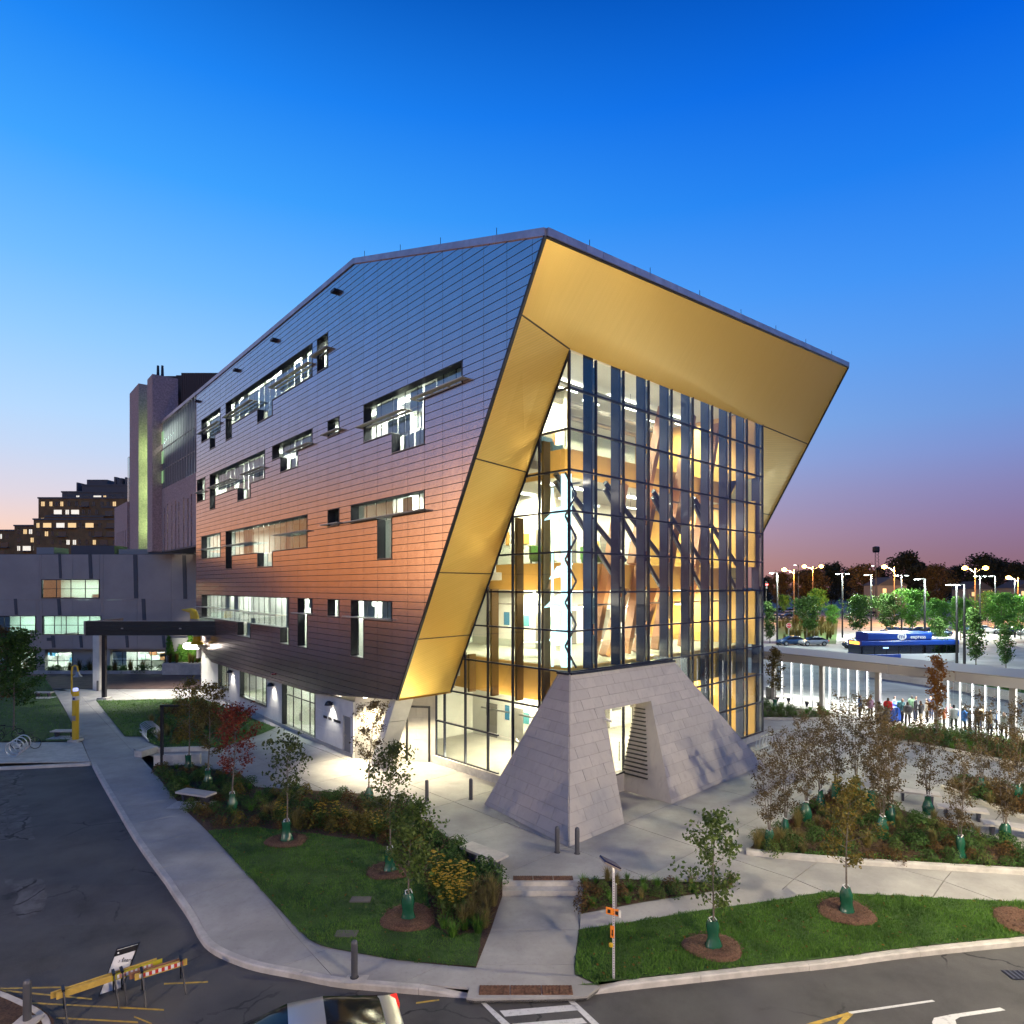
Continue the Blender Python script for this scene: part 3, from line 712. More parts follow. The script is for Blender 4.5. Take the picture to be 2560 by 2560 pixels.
# rooms behind the windows
ZF = [(5.1, 9.5), (10.3, 14.7), (15.5, 19.9), (20.7, 26.3)]; SR = [11.6, 8.6, 5.4, 13.6]
for i, ((z0, z1), s0) in enumerate(zip(ZF, SR)):
    s1 = 46.2; rm = MB(); dp = 4.6
    rm.face([F(s0, z0, -dp), F(s1, z0, -dp), F(s1, z1, -dp), F(s0, z1, -dp)]); rm.face([F(s0, z0, -.45), F(s0, z0, -dp), F(s0, z1, -dp), F(s0, z1, -.45)]); rm.face([F(s1, z0, -.45), F(s1, z0, -dp), F(s1, z1, -dp), F(s1, z1, -.45)])
    rm.build('room_wall', M_white, bld, fix=False)
    MB().obb(F(s0 - .1, z0 - .4, -dp - .3), FA * (s1 - s0 + .2), FN * (dp - .1), V((0, 0, .4))).build('room_floor', M_floor, bld)
    MB().face([F(s0, z1, -.45), F(s1, z1, -.45), F(s1, z1, -dp), F(s0, z1, -dp)]).build('room_ceiling', M_ceil, bld, fix=False)
    for k in range(8 if i != 1 else 3):       # partitions between the rooms
        s = s0 + (s1 - s0) * (k + 1) / 9
        MB().obb(F(s, z0, -dp), FA * .12, FN * (dp - 1.0), V((0, 0, z1 - z0))).build('partition', M_white, bld)
# blinds behind some panes
rb = random.Random(11)
for wi, share in zip(WIN, (.9, .95, .8, .9, .8, 1, 1, .95, .1, .8, .2, .25, .35, .95, .8, .85)):
    for (a, b, c, d) in wi['r']:
        n = max(1, round((c - a) / 1.12)); st_ = (c - a) / n
        for k in range(n):
            if rb.random() < share: MB().obb(F(a + st_ * k + 0.05, b + 0.02 + (0 if rb.random() < .7 else (d - b) * .35), -WD - .25), FA * (st_ * rb.choice((.86, .95, .99))), V((0, 0, (d - b) * .98)), FN * 0.01).build('blind', M_blind, bld)
M_strip = emis('light_strip', (1.0, 0.96, 0.88), 9.0)
def strip(name, a, b, wd, par, m=M_strip):
    a, b = V(a), V(b); return MB().bar(a, b, wd, 0.05).build(name, m, par)
PWR = [900, 500, 1700, 1500]
for i, ((z0, z1), s0) in enumerate(zip(ZF, SR)):
    nseg = 6; L_ = (46.0 - s0) / nseg
    for k in range(nseg):
        a = s0 + L_ * k + .4; pw = PWR[i]
        if i == 1 and k in (1, 3, 4): continue
        if i == 0 and k in (3, 4, 5): pw *= .4
        c = F(a + L_ / 2 - .4, z1 - .25, -2.3)
        lo = lamp('AREA', 'room_light', c, pw, (1.0, 0.95, 0.86), L_ - 1.2, 0.5, direction=(0, 0, -1)); lo.rotation_euler = (0, 0, math.atan2(FA.y, FA.x))
        strip('ceiling_light', F(a, z1 - .12, -2.3), F(a + L_ - 1.0, z1 - .12, -2.3), .3, bld)
# ------------------------------------------------------------------ gold prow lining
G2 = V((2.52, 28.15, 19.95)); G1 = V((-3.26, 34.1, 3.97)); G3 = V((16.0, 40.9, 19.75)); P1 = F(10.54, 4.02)
def gold(name, pts, n_u=(1, 0, 0)):
    """sheet panel with thickness; uv runs across the ribs"""
    pts = [V(q) for q in pts]; nrm = (pts[1] - pts[0]).cross(pts[2] - pts[0]).normalized()
    cen = sum(pts, V()) / len(pts)
    if nrm.dot(EYE - cen) < 0: nrm = -nrm
    q = [c_ + (cen - c_).normalized() * 0.012 for c_ in pts]
    o = MB().extr(q, -nrm * 0.06).build(name, M_gold, bld)
    me = o.data; uv = me.uv_layers.new(name='UVMap'); ux = V(n_u).normalized(); uy = nrm.cross(ux)
    for lp in me.loops:
        c_ = me.vertices[lp.vertex_index].co; uv.data[lp.index].uv = (c_.dot(ux), c_.dot(uy))
    return o
def onedge(a, b, z): return a.lerp(b, (z - a.z) / (b.z - a.z))
zl = [22.36, 19.95, 14.9, 10.2, 7.1, 4.02]
out_e = [F(10.54 * (22.36 - z) / (22.36 - 4.02), z, 0.0) for z in zl]
in_e = [G2] + [onedge(G2, G1, z) for z in zl[2:]]
RE = onedge(P3, V((15.35, 52.9, 4.0)), 19.75)
tp = MB(); nseg = 14; tops = [P2.lerp(P3, k / nseg) for k in range(nseg + 1)]; bots = [G2.lerp(G3, k / nseg) for k in range(nseg + 1)]
tp.v = [tuple(q) for q in tops + bots + [out_e[1], RE]]; tp.f = [(k, k + 1, nseg + 2 + k, nseg + 1 + k) for k in range(nseg)] + [(0, nseg + 1, 2 * nseg + 2), (nseg, 2 * nseg + 3, 2 * nseg + 1)]; tp.m = [0] * len(tp.f)
o = tp.build('gold_panel', M_gold, bld); o.data.polygons.foreach_set('use_smooth', [True] * len(o.data.polygons))
uv = o.data.uv_layers.new(name='UVMap')
for lp in o.data.loops:
    c_ = o.data.vertices[lp.vertex_index].co; uv.data[lp.index].uv = (c_.dot(BN), c_.z)
# left return, panel by panel
for k in range(1, 5):
    gold('gold_panel', [out_e[k], in_e[k - 1], in_e[k], out_e[k + 1]], FA)
rt = V((15.35, 52.9, 4.0)); G4 = V((10.2, 46.9, 4.0))
for za, zb in zip(zl[1:], zl[2:]):
    gold('gold_panel', [onedge(P3, rt, za), onedge(P3, rt, zb), onedge(G3, G4, zb), onedge(G3, G4, za)], FA)
# open joints between the gold sheets
M_seam = mat('gold_joint', (.05, .028, .008), .6)
for k in range(1, 5): MB().bar(out_e[k], in_e[k - 1], .05, .05).build('joint', M_seam, bld)
MB().bar(G3, RE, .05, .05).build('joint', M_seam, bld)
for z_ in zl[2:4]: MB().bar(onedge(P3, rt, z_), onedge(G3, G4, z_), .05, .05).build('joint', M_seam, bld)
# dark edge trim of the prow
MB().bar(P2 + FN * .05, P1 + FN * .05, .10, .12, FN).build('edge_trim', M_dark, bld)
MB().bar(P3, rt, .12, .14).build('edge_trim', M_dark, bld)
MB().bar(P2 + V((0, 0, -.02)), P3 + V((0, 0, -.02)), .12, .07).build('edge_trim', M_dark, bld)
MB().bar(P1, G1, .10, .07).build('edge_trim', mat('gold_edge', (.35, .18, .03), .4, metal=.6), bld)
# soffit under the overhang
M_soff = mat('soffit_panel', (0.5, 0.47, 0.40), 0.6)
MB().face([F(10.54, 4.02, 0), F(20.5, 3.07, 0), F(20.5, 3.07, -5), G1 + FA * .0 + V((0, 0, 0)), ]).build('soffit', M_soff, bld, fix=False)
MB().face([F(20.5, 3.075, 0.0), F(41.9, 3.075, 0.0), F(41.9, 3.075, -.5), F(20.5, 3.075, -.5)]).build('soffit', M_soff, bld, fix=False)
MB().face([F(41.9, 3.075, 0.0), F(46.45, 4.35, 0.0), F(46.45, 4.35, -6), F(41.9, 3.075, -6)]).build('soffit', M_soff, bld, fix=False)
# ------------------------------------------------------------------ glass corner
QB = V((0.7267, 0.6868, 0)); QC = V((-0.695, 0.7194, 0)); GC = V((2.52, 28.15, 0))
def Q(t_, w_, z): return GC + QB * t_ + QC * w_ + V((0, 0, z))
M_mul = mat('navy_mullion', (0.018, 0.022, 0.045), 0.35, metal=0.4)
M_fin = mat('navy_fin', (0.030, 0.040, 0.10), 0.32, metal=0.35)
M_fin2 = mat('bronze_fin', (0.16, 0.095, 0.04), 0.4, metal=0.3)
ZR = [19.85, 18.28, 16.5, 14.71, 12.9, 11.1, 9.32, 7.61, 5.82, 4.05, 2.3, 0.42]
TC = [0.0] + [1.83 + 2.07 * k for k in range(9)]
cw = thing('glass_corner', 'tall glass curtain wall wrapping the lit front corner under gold soffit', 'curtain wall', (2.52, 28.15, 0))
for i, (a, b) in enumerate(zip(TC, TC[1:])):
    for z1, z0 in zip(ZR, ZR[1:]):
        if z1 < 5.9 and b < 2: continue
        zt, zt2 = z1, z1
        MB().obb(Q(a + .02, 0, z0 + .02), QB * (b - a - .04), QC * .015, V((0, 0, z1 - z0 - .04))).build('pane', M_cw, cw)
for a in TC:
    zb = 5.8 if a < 1.8 else 0.3
    MB().obb(Q(a - .04, -.03, zb), QB * .08, QC * .12, V((0, 0, 19.9 - zb))).build('mullion', M_mul, cw)
for z in ZR[1:]:
    a0 = -0.03 if z > 5.5 else 8.1
    MB().obb(Q(a0, -.04, z - .04), QB * (18.4 - a0), QC * .11, V((0, 0, .08))).build('transom', M_mul, cw)
    if z > 5: MB().obb(Q(.2, .12, z - .03), QB * 18.2, QC * .02, V((0, 0, .03))).build('transom_trim', M_sill, cw)
for a in TC[1:]:
    zb = 5.8 if a < 8.0 else 0.3
    MB().obb(Q(a - .10, .22, zb), QB * .14, QC * .48, V((0, 0, 20.7 - zb))).build('fin', M_fin, cw)
    for z1, z0 in zip(ZR, ZR[1:]):
        if z0 >= zb: MB().obb(Q(a - .03, .14, z0 + .25), QB * .05, QC * .07, V((0, 0, z1 - z0 - .5))).build('bracket', M_sill, cw)
WCL = [0.0, 0.55, 1.85, 3.6, 5.37, 7.12, 8.85, 9.6]
def wtop(w_):                                # the gold lining cuts the left glass off along a slope
    return 19.9 if w_ < .01 else max(3.97, 19.95 - 15.98 * w_ / 8.25)
for a, b in zip(WCL, WCL[1:]):
    for z1, z0 in zip(ZR, ZR[1:]):
        if z0 < 5.5 and b < 1.0: continue
        q = [(a + .02, z0 + .02), (b - .02, z0 + .02), (b - .02, z1 - .02), (a + .02, z1 - .02)]
        if z1 > 4.2: q = clip_half(q, 15.98 / 8.25, 1.0, 19.9)
        q = dedupe(q) if len(q) > 2 else q
        if len(q) < 3 or abs(area(q)) < .02: continue
        MB().extr([Q(0, x, z) for x, z in q], QB * .015).build('pane', M_cw, cw)
for w_ in WCL[1:]:
    zt = wtop(w_) if w_ < 8.3 else 3.9
    zb = 5.8 if w_ < 1 else .42
    if zt > zb + .3 and w_ > .6:
        MB().obb(Q(-.03, w_ - .04, zb), QB * .12, QC * .08, V((0, 0, zt - zb))).build('mullion', M_mul, cw)
        MB().obb(Q(.22, w_ - .08, max(zb, 4.1)), QB * .45, QC * .14, V((0, 0, max(.05, zt - max(zb, 4.1) - .1)))).build('fin', M_fin2, cw)
for z in ZR[1:]:
    we = min(9.6, (19.9 - z) * 8.25 / 15.98) if z > 4.1 else 9.6
    w0 = -.03 if z > 5.5 else (1.9 if z > 4 else 4.6)
    MB().obb(Q(-.04, w0, z - .04), QB * .11, QC * (we - w0), V((0, 0, .08))).build('transom', M_mul, cw)
MB().bar(G2 + V((0, 0, -.06)), G1, .08, .10).build('edge_mullion', M_mul, cw)
# stone sill under the left glass
MB().obb(Q(-.18, 2.6, 0), QB * .3, QC * 7.0, V((0, 0, .42))).build('sill_wall', M_conc2, cw)
MB().obb(Q(9.0, -.12, 0), QB * 9.4, QC * .3, V((0, 0, .36))).build('sill_wall', M_conc2, cw)
# ------------------------------------------------------------------ inside the glass corner
ZS = [(4.1, 5.85), (9.4, 10.75), (15.05, 16.4)]
for i, (z0, z1) in enumerate(ZS):
    st2 = (1.0, 2.6, 2.6)[i]
    wmax = min(9.2, (19.9 - z1) * 8.25 / 15.98 + 3)
    MB().obb(Q(st2, st2, z0), QB * (18.2 - st2), QC * (14 - st2), V((0, 0, z1 - z0))).build('floor_edge', M_ochre, bld)
    MB().obb(Q(st2 + .1, st2 + .1, z1), QB * (18.0 - st2), QC * (13.8 - st2), V((0, 0, .03))).build('floor', M_floor, bld)
    MB().obb(Q(st2 + .1, st2 + .1, z0 - .03), QB * (18.0 - st2), QC * (13.8 - st2), V((0, 0, .028))).build('ceiling', M_ceil, bld)
    # glass balustrade
    MB().obb(Q(st2 + .05, st2 + .05, z1 + .03), QB * (18.0 - st2), QC * .02, V((0, 0, 1.05))).build('balustrade', M_cw, bld)
    MB().obb(Q(st2 + .05, st2 + .08, z1 + .03), QB * .02, QC * 8, V((0, 0, 1.05))).build('balustrade', M_cw, bld)
MB().obb(Q(.03, .03, 20.72), QB * 18.2, QC * 13.3, V((0, 0, .3))).build('ceiling', M_ceil, bld)
MB().obb(Q(.5, .5, 0.0), QB * 17.6, QC * 13.5, V((0, 0, .05))).build('floor', M_floor, bld)
core_w = [(0.06, 4.05), (5.9, 9.35), (10.8, 15.0), (16.45, 20.7)]
for i, (z0, z1) in enumerate(core_w):
    for (ta, tb, wa, wb) in (((8.0, 18.1, 8.2, 8.4), (6.0, 6.2, 6.5, 13.6)) if i != 3 else ((7.0, 18.1, 9.5, 9.7), (6.4, 6.6, 6.0, 13.6))):
        MB().obb(Q(ta, wa, z0), QB * (tb - ta), QC * (wb - wa), V((0, 0, z1 - z0))).build('core_wall', M_white, bld)
    MB().obb(Q(0.6, 13.6, z0), QB * 17.4, QC * .2, V((0, 0, z1 - z0))).build('core_wall', M_white, bld)
    MB().obb(Q(18.1, .4, z0), QB * .15, QC * 13.3, V((0, 0, z1 - z0))).build('core_wall', M_ochre, bld)
# slanted rust struts, crossing the storeys
for ta, tb, z0, z1 in ((7.6, 10.6, 10.8, 19.9), (10.8, 13.6, 10.8, 19.9), (13.8, 16.6, 10.8, 19.9), (4.2, 6.8, 6.0, 15.0), (7.0, 9.6, 6.0, 15.0), (9.8, 12.4, 6.0, 15.0), (12.6, 15.2, 6.0, 15.0), (5.2, 7.0, 6.0, 9.4), (8.0, 9.8, 6.0, 9.4)):
    MB().bar(Q(ta, 2.2, z0), Q(tb, 2.2, z1), .34, .5, QC).build('strut', M_rust, bld)
M_pipe = mat('steel_pipe', (0.06, 0.07, 0.10), 0.3, metal=0.7)
for t0 in (.4, 4.0, 8.1, 12.2):
    for dz_ in (0, -1.7):
        MB().tube([Q(t0, 1.2, 14.7 + dz_ * .2), Q(t0 + 5.2, 1.2, 10.9 + dz_)], .13, 10).build('brace_pipe', M_pipe, bld, smooth=True)
# light column behind the corner
lc = thing('light_column', 'tall cyan white light column with dark zigzag lattice inside glass corner', 'light column', tuple(Q(.9, .9, 5.9)))
M_cyan = emis('cyan_light', (0.62, 0.90, 1.0), 1.5)
MB().obb(Q(.58, 1.02, 5.9), (QB - QC) * .34, (QB + QC) * .06, V((0, 0, 8.8))).build('light_panel', M_cyan, lc)
MB().obb(Q(.45, 1.5, 5.9), (QB - QC) * .07, (QB + QC) * .06, V((0, 0, 8.2))).build('light_panel', M_cyan, lc)
lat = MB()
for k in range(9):
    a, b = (Q(.52, .72, 5.9 + k * .98), Q(.90, .40, 6.88 + k * .98)) if k % 2 else (Q(.90, .40, 5.9 + k * .98), Q(.52, .72, 6.88 + k * .98))
    lat.bar(a, b, .09, .09)
lat.build('lattice', M_mul, lc)
wing = MB()
for k, z in enumerate((7.1, 8.6, 9.9, 12.6)):
    wing.extr([Q(.2, 1.4 + .3 * (k % 2), z), Q(.5, .7, z + .15), Q(.9, .6, z + .7), Q(.6, 1.3, z + .55)], V((0, 0, .04)))
wing.build('reflector', M_cyan, lc)
M_green = mat('green_upholstery', (0.12, 0.28, 0.06), 0.7); M_bluef = mat('blue_upholstery', (0.03, 0.16, 0.30), 0.7)
def lounge(lab, q, m, rz):
    tt = thing('lounge_chair', lab, 'chair', tuple(q), rz, 'lounge chairs behind the glass')
    MB().box((0, 0, .25), (1.0, .8, .3)).build('seat', m, tt, local=True); MB().box((0, .38, .6), (1.0, .18, .7)).build('backrest', m, tt, local=True)
    for x in (-.45, .45):
        MB().box((x, 0, .42), (.12, .8, .25)).build('armrest', m, tt, local=True)
        for y in (-.35, .35): MB().box((x, y, .05), (.05, .05, .1)).build('leg', M_dark, tt, local=True)
lounge('green high backed lounge chair on second level by left glass', Q(3.3, 4.8, 10.78), M_green, .7)
lounge('green lounge chair on second level behind right glass', Q(6.0, 3.6, 10.78), M_green, 2.2)
lounge('blue lounge chair at the edge of top level', Q(3.4, 4.2, 16.43), M_bluef, .9)
def table(lab, q):
    tt = thing('lobby_table', lab, 'table', tuple(q), .3, 'tables behind the glass')
    MB().box((0, 0, .74), (1.6, .7, .04)).build('tabletop', M_white, tt, local=True)
    for x in (-.72, .72):
        for y in (-.28, .28): MB().box((x, y, .36), (.05, .05, .72)).build('leg', M_dark, tt, local=True)
table('long pale table on first level behind left glass', Q(3.0, 5.2, 5.88)); table('pale table on first level behind right glass', Q(6.5, 3.4, 5.88))
# lights inside
for i, (zc, pw) in enumerate(((4.05, 260), (9.35, 300), (15.0, 330), (20.65, 360))):
    for k, (t0, w0) in enumerate(((3.4, 4.6), (3.4, 8.0), (9.0, 4.6), (14.2, 4.6), (9.0, 11.0))):
        c = Q(t0 + 1.4, w0, zc - .18)
        lo = lamp('AREA', 'hall_light', c, pw * 3.0, (1.0, 0.85, 0.58), 3.6, .22, direction=(0, 0, -1)); lo.rotation_euler = (0, 0, math.atan2(QB.y, QB.x))
        strip('ceiling_light', Q(t0 - .4, w0, zc - .06), Q(t0 + 3.2, w0, zc - .06), .22, bld)
# warm lamps along the first-level edge
for t0 in (5.0, 6.6, 8.6, 11.6, 14.4):
    lamp('POINT', 'wall_washer', Q(t0, 1.6, 6.2), 40, (1, .78, .4), .08)
# added strips and lamps along the left glass foot, to brighten the fascia above
for w_ in (3.4, 5.6, 7.6):
    MB().obb(Q(.45, w_, .07), QB * .16, QC * 1.2, V((0, 0, .08))).build('added_uplight', M_strip, bld)
    lo = lamp('AREA', 'added_foot_light', Q(.53, w_ + .6, .25), 130, (1, .82, .5), .2, 1.2, direction=(.05, 0, 1))
# doors, boards and pendants that give the halls their clutter
M_door = mat('hall_door', (.17, .16, .15), .5); ri_ = random.Random(17); M_cl = [M_bluef, M_green, M_ochre, M_rust, mat('poster_teal', (.05, .2, .24), .6), mat('poster_grey', (.2, .2, .21), .6)]
for i, (z0, z1) in enumerate(core_w):
    ww, tt_ = (8.2, 6.0) if i != 3 else (9.5, 6.4)
    for t0 in (9.0, 12.4, 15.9): d_ = MB().obb(Q(t0, ww - .06, z0 + .03), QB * .95, QC * .05, V((0, 0, 2.1))).build('hall_door', M_door, bld); MB().obb(Q(t0 + .82, ww - .12, z0 + 1.0), QB * .04, QC * .05, V((0, 0, .14))).build('handle', M_sill, d_)
    for w0 in (6.9, 8.9, 11.2): MB().obb(Q(tt_ - .06, w0, z0 + .03), QB * .05, QC * .95, V((0, 0, 2.1))).build('hall_door', M_door, bld)
    for k in range(4):
        t0 = 8.4 + 2.4 * k + ri_.uniform(0, .6); MB().obb(Q(t0, ww - .05, z0 + 1.1), QB * ri_.uniform(.5, 1.2), QC * .04, V((0, 0, ri_.uniform(.5, 1.1)))).build('pinboard', ri_.choice(M_cl), bld)
        w0 = 6.6 + 1.7 * k + .1; MB().obb(Q(tt_ - .05, w0, z0 + 1.3), QB * .04, QC * ri_.uniform(.3, .5), V((0, 0, ri_.uniform(.5, .9)))).build('pinboard', ri_.choice(M_cl), bld)
    for k in range(5):
        c_ = Q(4.0 + 2.7 * k, 3.6 + .7 * (k % 2), z1 - .9); MB().tube([c_, c_ + V((0, 0, .9))], .012, 4).build('pendant_cord', M_dark, bld); MB().bar(c_ - QB * .7, c_ + QB * .7, .07, .06).build('pendant_lamp', M_strip, bld)
    for k in range(7): MB().obb(Q(2.75 + 2.2 * k, 2.7, z0 + .03), QB * .05, QC * .05, V((0, 0, 1.05))).build('rail_post', M_sill, bld)
# added lamps and housings that brighten the outer faces of the floor edges
for i, (z0, z1) in enumerate(ZS):
    for t0 in ((4.0, 9.2, 14.2) if i else ()):
        MB().obb(Q(t0 - 1.8, 1.35, z0 - .75), QB * 3.6, QC * .08, V((0, 0, .07))).build('added_wash_housing', M_sill, bld)
        lo = lamp('AREA', 'added_wash_lamp', Q(t0, 1.35, z0 - .6), 75, (1, .76, .42), .12, 3.6, direction=QC * 1.0 + V((0, 0, .9)))
        lo.rotation_euler = ((QC + V((0, 0, .9))).to_track_quat('-Z', 'Y')).to_euler(); lo.data.size = 3.6; lo.data.size_y = .12
    for w0 in (2.6, 5.4) if i < 2 else (1.6,):
        lo = lamp('AREA', 'added_wash_lamp', Q((.45, 1.35, 1.35)[i], w0, z0 - .6), 60, (1, .76, .42), 2.0, .12, direction=QB + V((0, 0, .9)))
        MB().obb(Q((.45, 1.35, 1.35)[i], w0 - 1, z0 - .75), QB * .08, QC * 2.0, V((0, 0, .07))).build('added_wash_housing', M_sill, bld)
# roof lights of the top level seen through the glass, ducts
for w_ in (4.0, 6.2, 8.2):
    MB().tube([Q(1.5, w_, 20.2), Q(17, w_, 20.2)], .16, 8).build('duct', M_sill, bld, smooth=True)
# ================================================================== battered stone base
M_stone = mat('limestone_block', (0.44, 0.40, 0.365), 0.75, var=0.07, scale=1.2, bump=0.12, bscale=25, cover=(0.3, 0.72)); stain(M_stone, 1.6, .52, .75, (.27, .25, .235), .5, (3, 3, .35)); stain(M_stone, .5, .5, .7, (.33, .31, .30), .5)
t_, p_, c_ = basecol(M_stone); oi_ = t_.nodes.new('ShaderNodeObjectInfo'); t_.links.new(mixc(mth('MULTIPLY', oi_.outputs['Random'], .32, nt=t_), c_, (.27, .25, .24, 1), t_), p_.inputs['Base Color'])
M_stone_j = mat('stone_joint', (0.26, 0.24, 0.225), 0.9)
C0, R0, L0 = V((2.09, 23.7, 0)), V((13.5, 34.6, 0)), V((-1.2, 28.3, 0))
TA, TR, TL = Q(-.06, -.06, 5.74), Q(8.1, -.06, 5.66), Q(-.06, .62, 5.74)
sb = thing('stone_plinth', 'sloping grey stone base with a doorlike opening under the glass corner', 'plinth', (3.5, 26.0, 0))
class Plane:
    def __init__(s, o, x, up):
        s.o = V(o); s.x = (V(x) - s.o).normalized(); n = s.x.cross(V(up) - s.o).normalized()
        if n.dot(EYE - s.o) < 0: n = -n
        s.n = n; s.y = n.cross(s.x)
        if s.y.z < 0: s.y = -s.y
    def to(s, p): d = V(p) - s.o; return (d.dot(s.x), d.dot(s.y))
    def at(s, a, b, d=0.0): return s.o + s.x * a + s.y * b + s.n * d
    def ray(s, u, v):
        r = P(u, v, 1.0) - EYE; t_ = (s.o - EYE).dot(s.n) / r.dot(s.n); return s.to(EYE + r * t_)
def ccw(p): return p if area(p) > 0 else p[::-1]
def stones(pl, polys, cw_, ch, m, parent, name, thick=.035, gap=.011, stag=.5, y0=0.0, rowjit=.0):
    for poly in polys:
        poly = ccw(poly)
        x0, x1 = min(q[0] for q in poly), max(q[0] for q in poly); y_0, y1 = min(q[1] for q in poly), max(q[1] for q in poly)
        for j in range(math.floor((y_0 - y0) / ch) - 1, math.ceil((y1 - y0) / ch) + 1):
            off = (j % 2) * stag * cw_
            for i in range(math.floor((x0 - off) / cw_) - 1, math.ceil((x1 - off) / cw_) + 1):
                r = [(off + i * cw_ + gap / 2, y0 + j * ch + gap / 2), (off + (i + 1) * cw_ - gap / 2, y0 + j * ch + gap / 2), (off + (i + 1) * cw_ - gap / 2, y0 + (j + 1) * ch - gap / 2), (off + i * cw_ + gap / 2, y0 + (j + 1) * ch - gap / 2)]
                q = dedupe(clip_convex(r, poly))
                if len(q) < 3 or abs(area(q)) < .004: continue
                t_ = thick + random.uniform(-.004, .004)
                MB().extr([pl.at(a, b, 0.001) for a, b in q], pl.n * t_).build(name, m, parent)
pr = Plane(C0, R0, TA); plf = Plane(C0, L0, TA)
# opening, measured on the face
o_tl, o_tr, o_br, o_bl = pr.ray(1510, 1776), pr.ray(1626, 1753), pr.ray(1675, 2003), pr.ray(1559, 2058)
o_bl = (o_bl[0], 0.0); o_br = (o_br[0], 0.0)
pc, prr, ptr, pta = pr.to(C0), pr.to(R0), pr.to(TR), pr.to(TA)
pieces = [[pc, o_bl, o_tl, pta], [o_tl, o_tr, ptr, pta], [o_br, prr, ptr, o_tr]]
core = MB()
for poly in pieces: core.face([pr.at(a, b, -.01) for a, b in poly])
core.face([plf.at(*plf.to(q_), -.01) for q_ in (C0, L0, TL, TA)]); core.face([TA, TR, TL]); core.face([R0, TR, Q(8.1, .1, 0), Q(15, .1, 0)]); core.face([L0, TL, Q(.1, .62, 0), Q(.1, 4.5, 0)])
core.build('core', M_stone_j, sb, fix=False)
stones(pr, pieces, 1.35, .46, M_stone, sb, 'stone', y0=0.62)
stones(plf, [[plf.to(C0), plf.to(L0), plf.to(TL), plf.to(TA)]], 1.35, .46, M_stone, sb, 'stone', y0=0.62)
# reveal of the opening
def inw(p_, w_=-.14): k = (p_ - GC).dot(QC); return p_ + QC * (w_ - k)
e = {k: pr.at(*q, .035) for k, q in (('tl', o_tl), ('tr', o_tr), ('br', o_br), ('bl', o_bl))}
rv = MB()
rv.face([e['bl'], e['tl'], inw(e['tl']), inw(e['bl'])]); rv.face([e['br'], e['tr'], inw(e['tr']), inw(e['br'])]); rv.face([e['tl'], e['tr'], inw(e['tr']), inw(e['tl'])])
rv.build('reveal', M_stone, sb, fix=False)
a, b = inw(e['bl']), inw(e['br'])
MB().obb(V((a.x, a.y, 0)) - QC * .28, b - a, QC * .3, V((0, 0, .85))).build('sill_wall', M_stone, sb)
MB().obb(V((a.x, a.y, .852)) - QC * .34, b - a, QC * .3, V((0, 0, .07))).build('ledge', M_dark, sb)
# louvre slats on the inner right side
for k in range(17):
    f0 = .12 + k * .045; z = e['br'].z + (e['tr'].z - e['br'].z) * (f0 + .06)
    q0 = e['br'].lerp(e['tr'], f0 + .06); q1 = inw(q0); qa = q0.lerp(q1, .42)
    MB().bar(qa - QB * .03, q1 - QB * .03, .10, .045).build('louvre_slat', M_dark, sb)
MB().bar(TA + V((0, 0, .03)), TR + V((0, 0, .03)), .24, .10).build('capping', M_mul, sb)
MB().bar(TA + V((0, 0, .03)), TL + V((0, 0, .03)), .24, .10).build('capping', M_mul, sb)
# wall camera beside the opening
q = pr.at(*pr.ray(1506, 1801), .06)
scm = thing('security_camera', 'small white security camera at the top left of the stone opening', 'camera', tuple(q))
MB().box(q + pr.n * .06, (.06, .06, .12)).build('bracket', M_pwall, scm); MB().tube([q + pr.n * .14, q + pr.n * .16 + V((.25, -.12, -.1))], .055, 10).build('housing', M_pwall, scm, smooth=True)
# ================================================================== ground-floor wall under the cladding
WDD = -.35
gw_holes = [(38.2, 1.0, 41.0, 3.0), (29.5, .95, 35.3, 3.0), (21.1, .12, 26.5, 3.0), (16.35, .05, 17.3, 2.2)]
for k in range(0, 12):
    for (z0, z1) in ((0, 1.03), (1.03, 2.06), (2.06, 3.12)):
        a_ = 16.0 + k * 2.7
        for r in rect_minus((a_, z0, min(a_ + 2.7, 46.2), z1), gw_holes):
            MB().obb(F(r[0] + .004, r[1] + .004, WDD - .2), FA * (r[2] - r[0] - .008), V((0, 0, r[3] - r[1] - .008)), FN * .2).build('wall_panel', M_pwall, bld)
MB().obb(F(16.0, 0, WDD + .004), FA * 30.2, V((0, 0, .22)), FN * .05).build('skirting', M_conc, bld)
MB().obb(F(45.0, 3.12, WDD - .2), FA * 1.2, V((0, 0, 1.0)), FN * .18).build('wall_panel', M_pwall, bld)
MB().obb(F(46.0, 0, WDD - .22), FA * .2, V((0, 0, 4.2)), FN * -6).build('wall_panel', M_pwall, bld)
# rooms behind
rm = MB(); rm.face([F(18, 0, -4.5), F(46, 0, -4.5), F(46, 3.3, -4.5), F(18, 3.3, -4.5)]).face([F(18, 0, -.6), F(18, 0, -4.5), F(18, 3.3, -4.5), F(18, 3.3, -.6)]); rm.build('room_wall', M_white, bld, fix=False)
MB().face([F(18, .03, -.4), F(46, .03, -.4), F(46, .03, -4.5), F(18, .03, -4.5)]).build('room_floor', M_floor, bld, fix=False)
MB().face([F(18, 3.3, -.4), F(46, 3.3, -.4), F(46, 3.3, -4.5), F(18, 3.3, -4.5)]).build('room_ceiling', M_ceil, bld, fix=False)
for s in (22, 30, 38):
    lo = lamp('AREA', 'room_light', F(s + 2, 3.1, -2.3), 420, (1, .94, .8), 4.0, .4, direction=(0, 0, -1)); lo.rotation_euler = (0, 0, math.atan2(FA.y, FA.x))
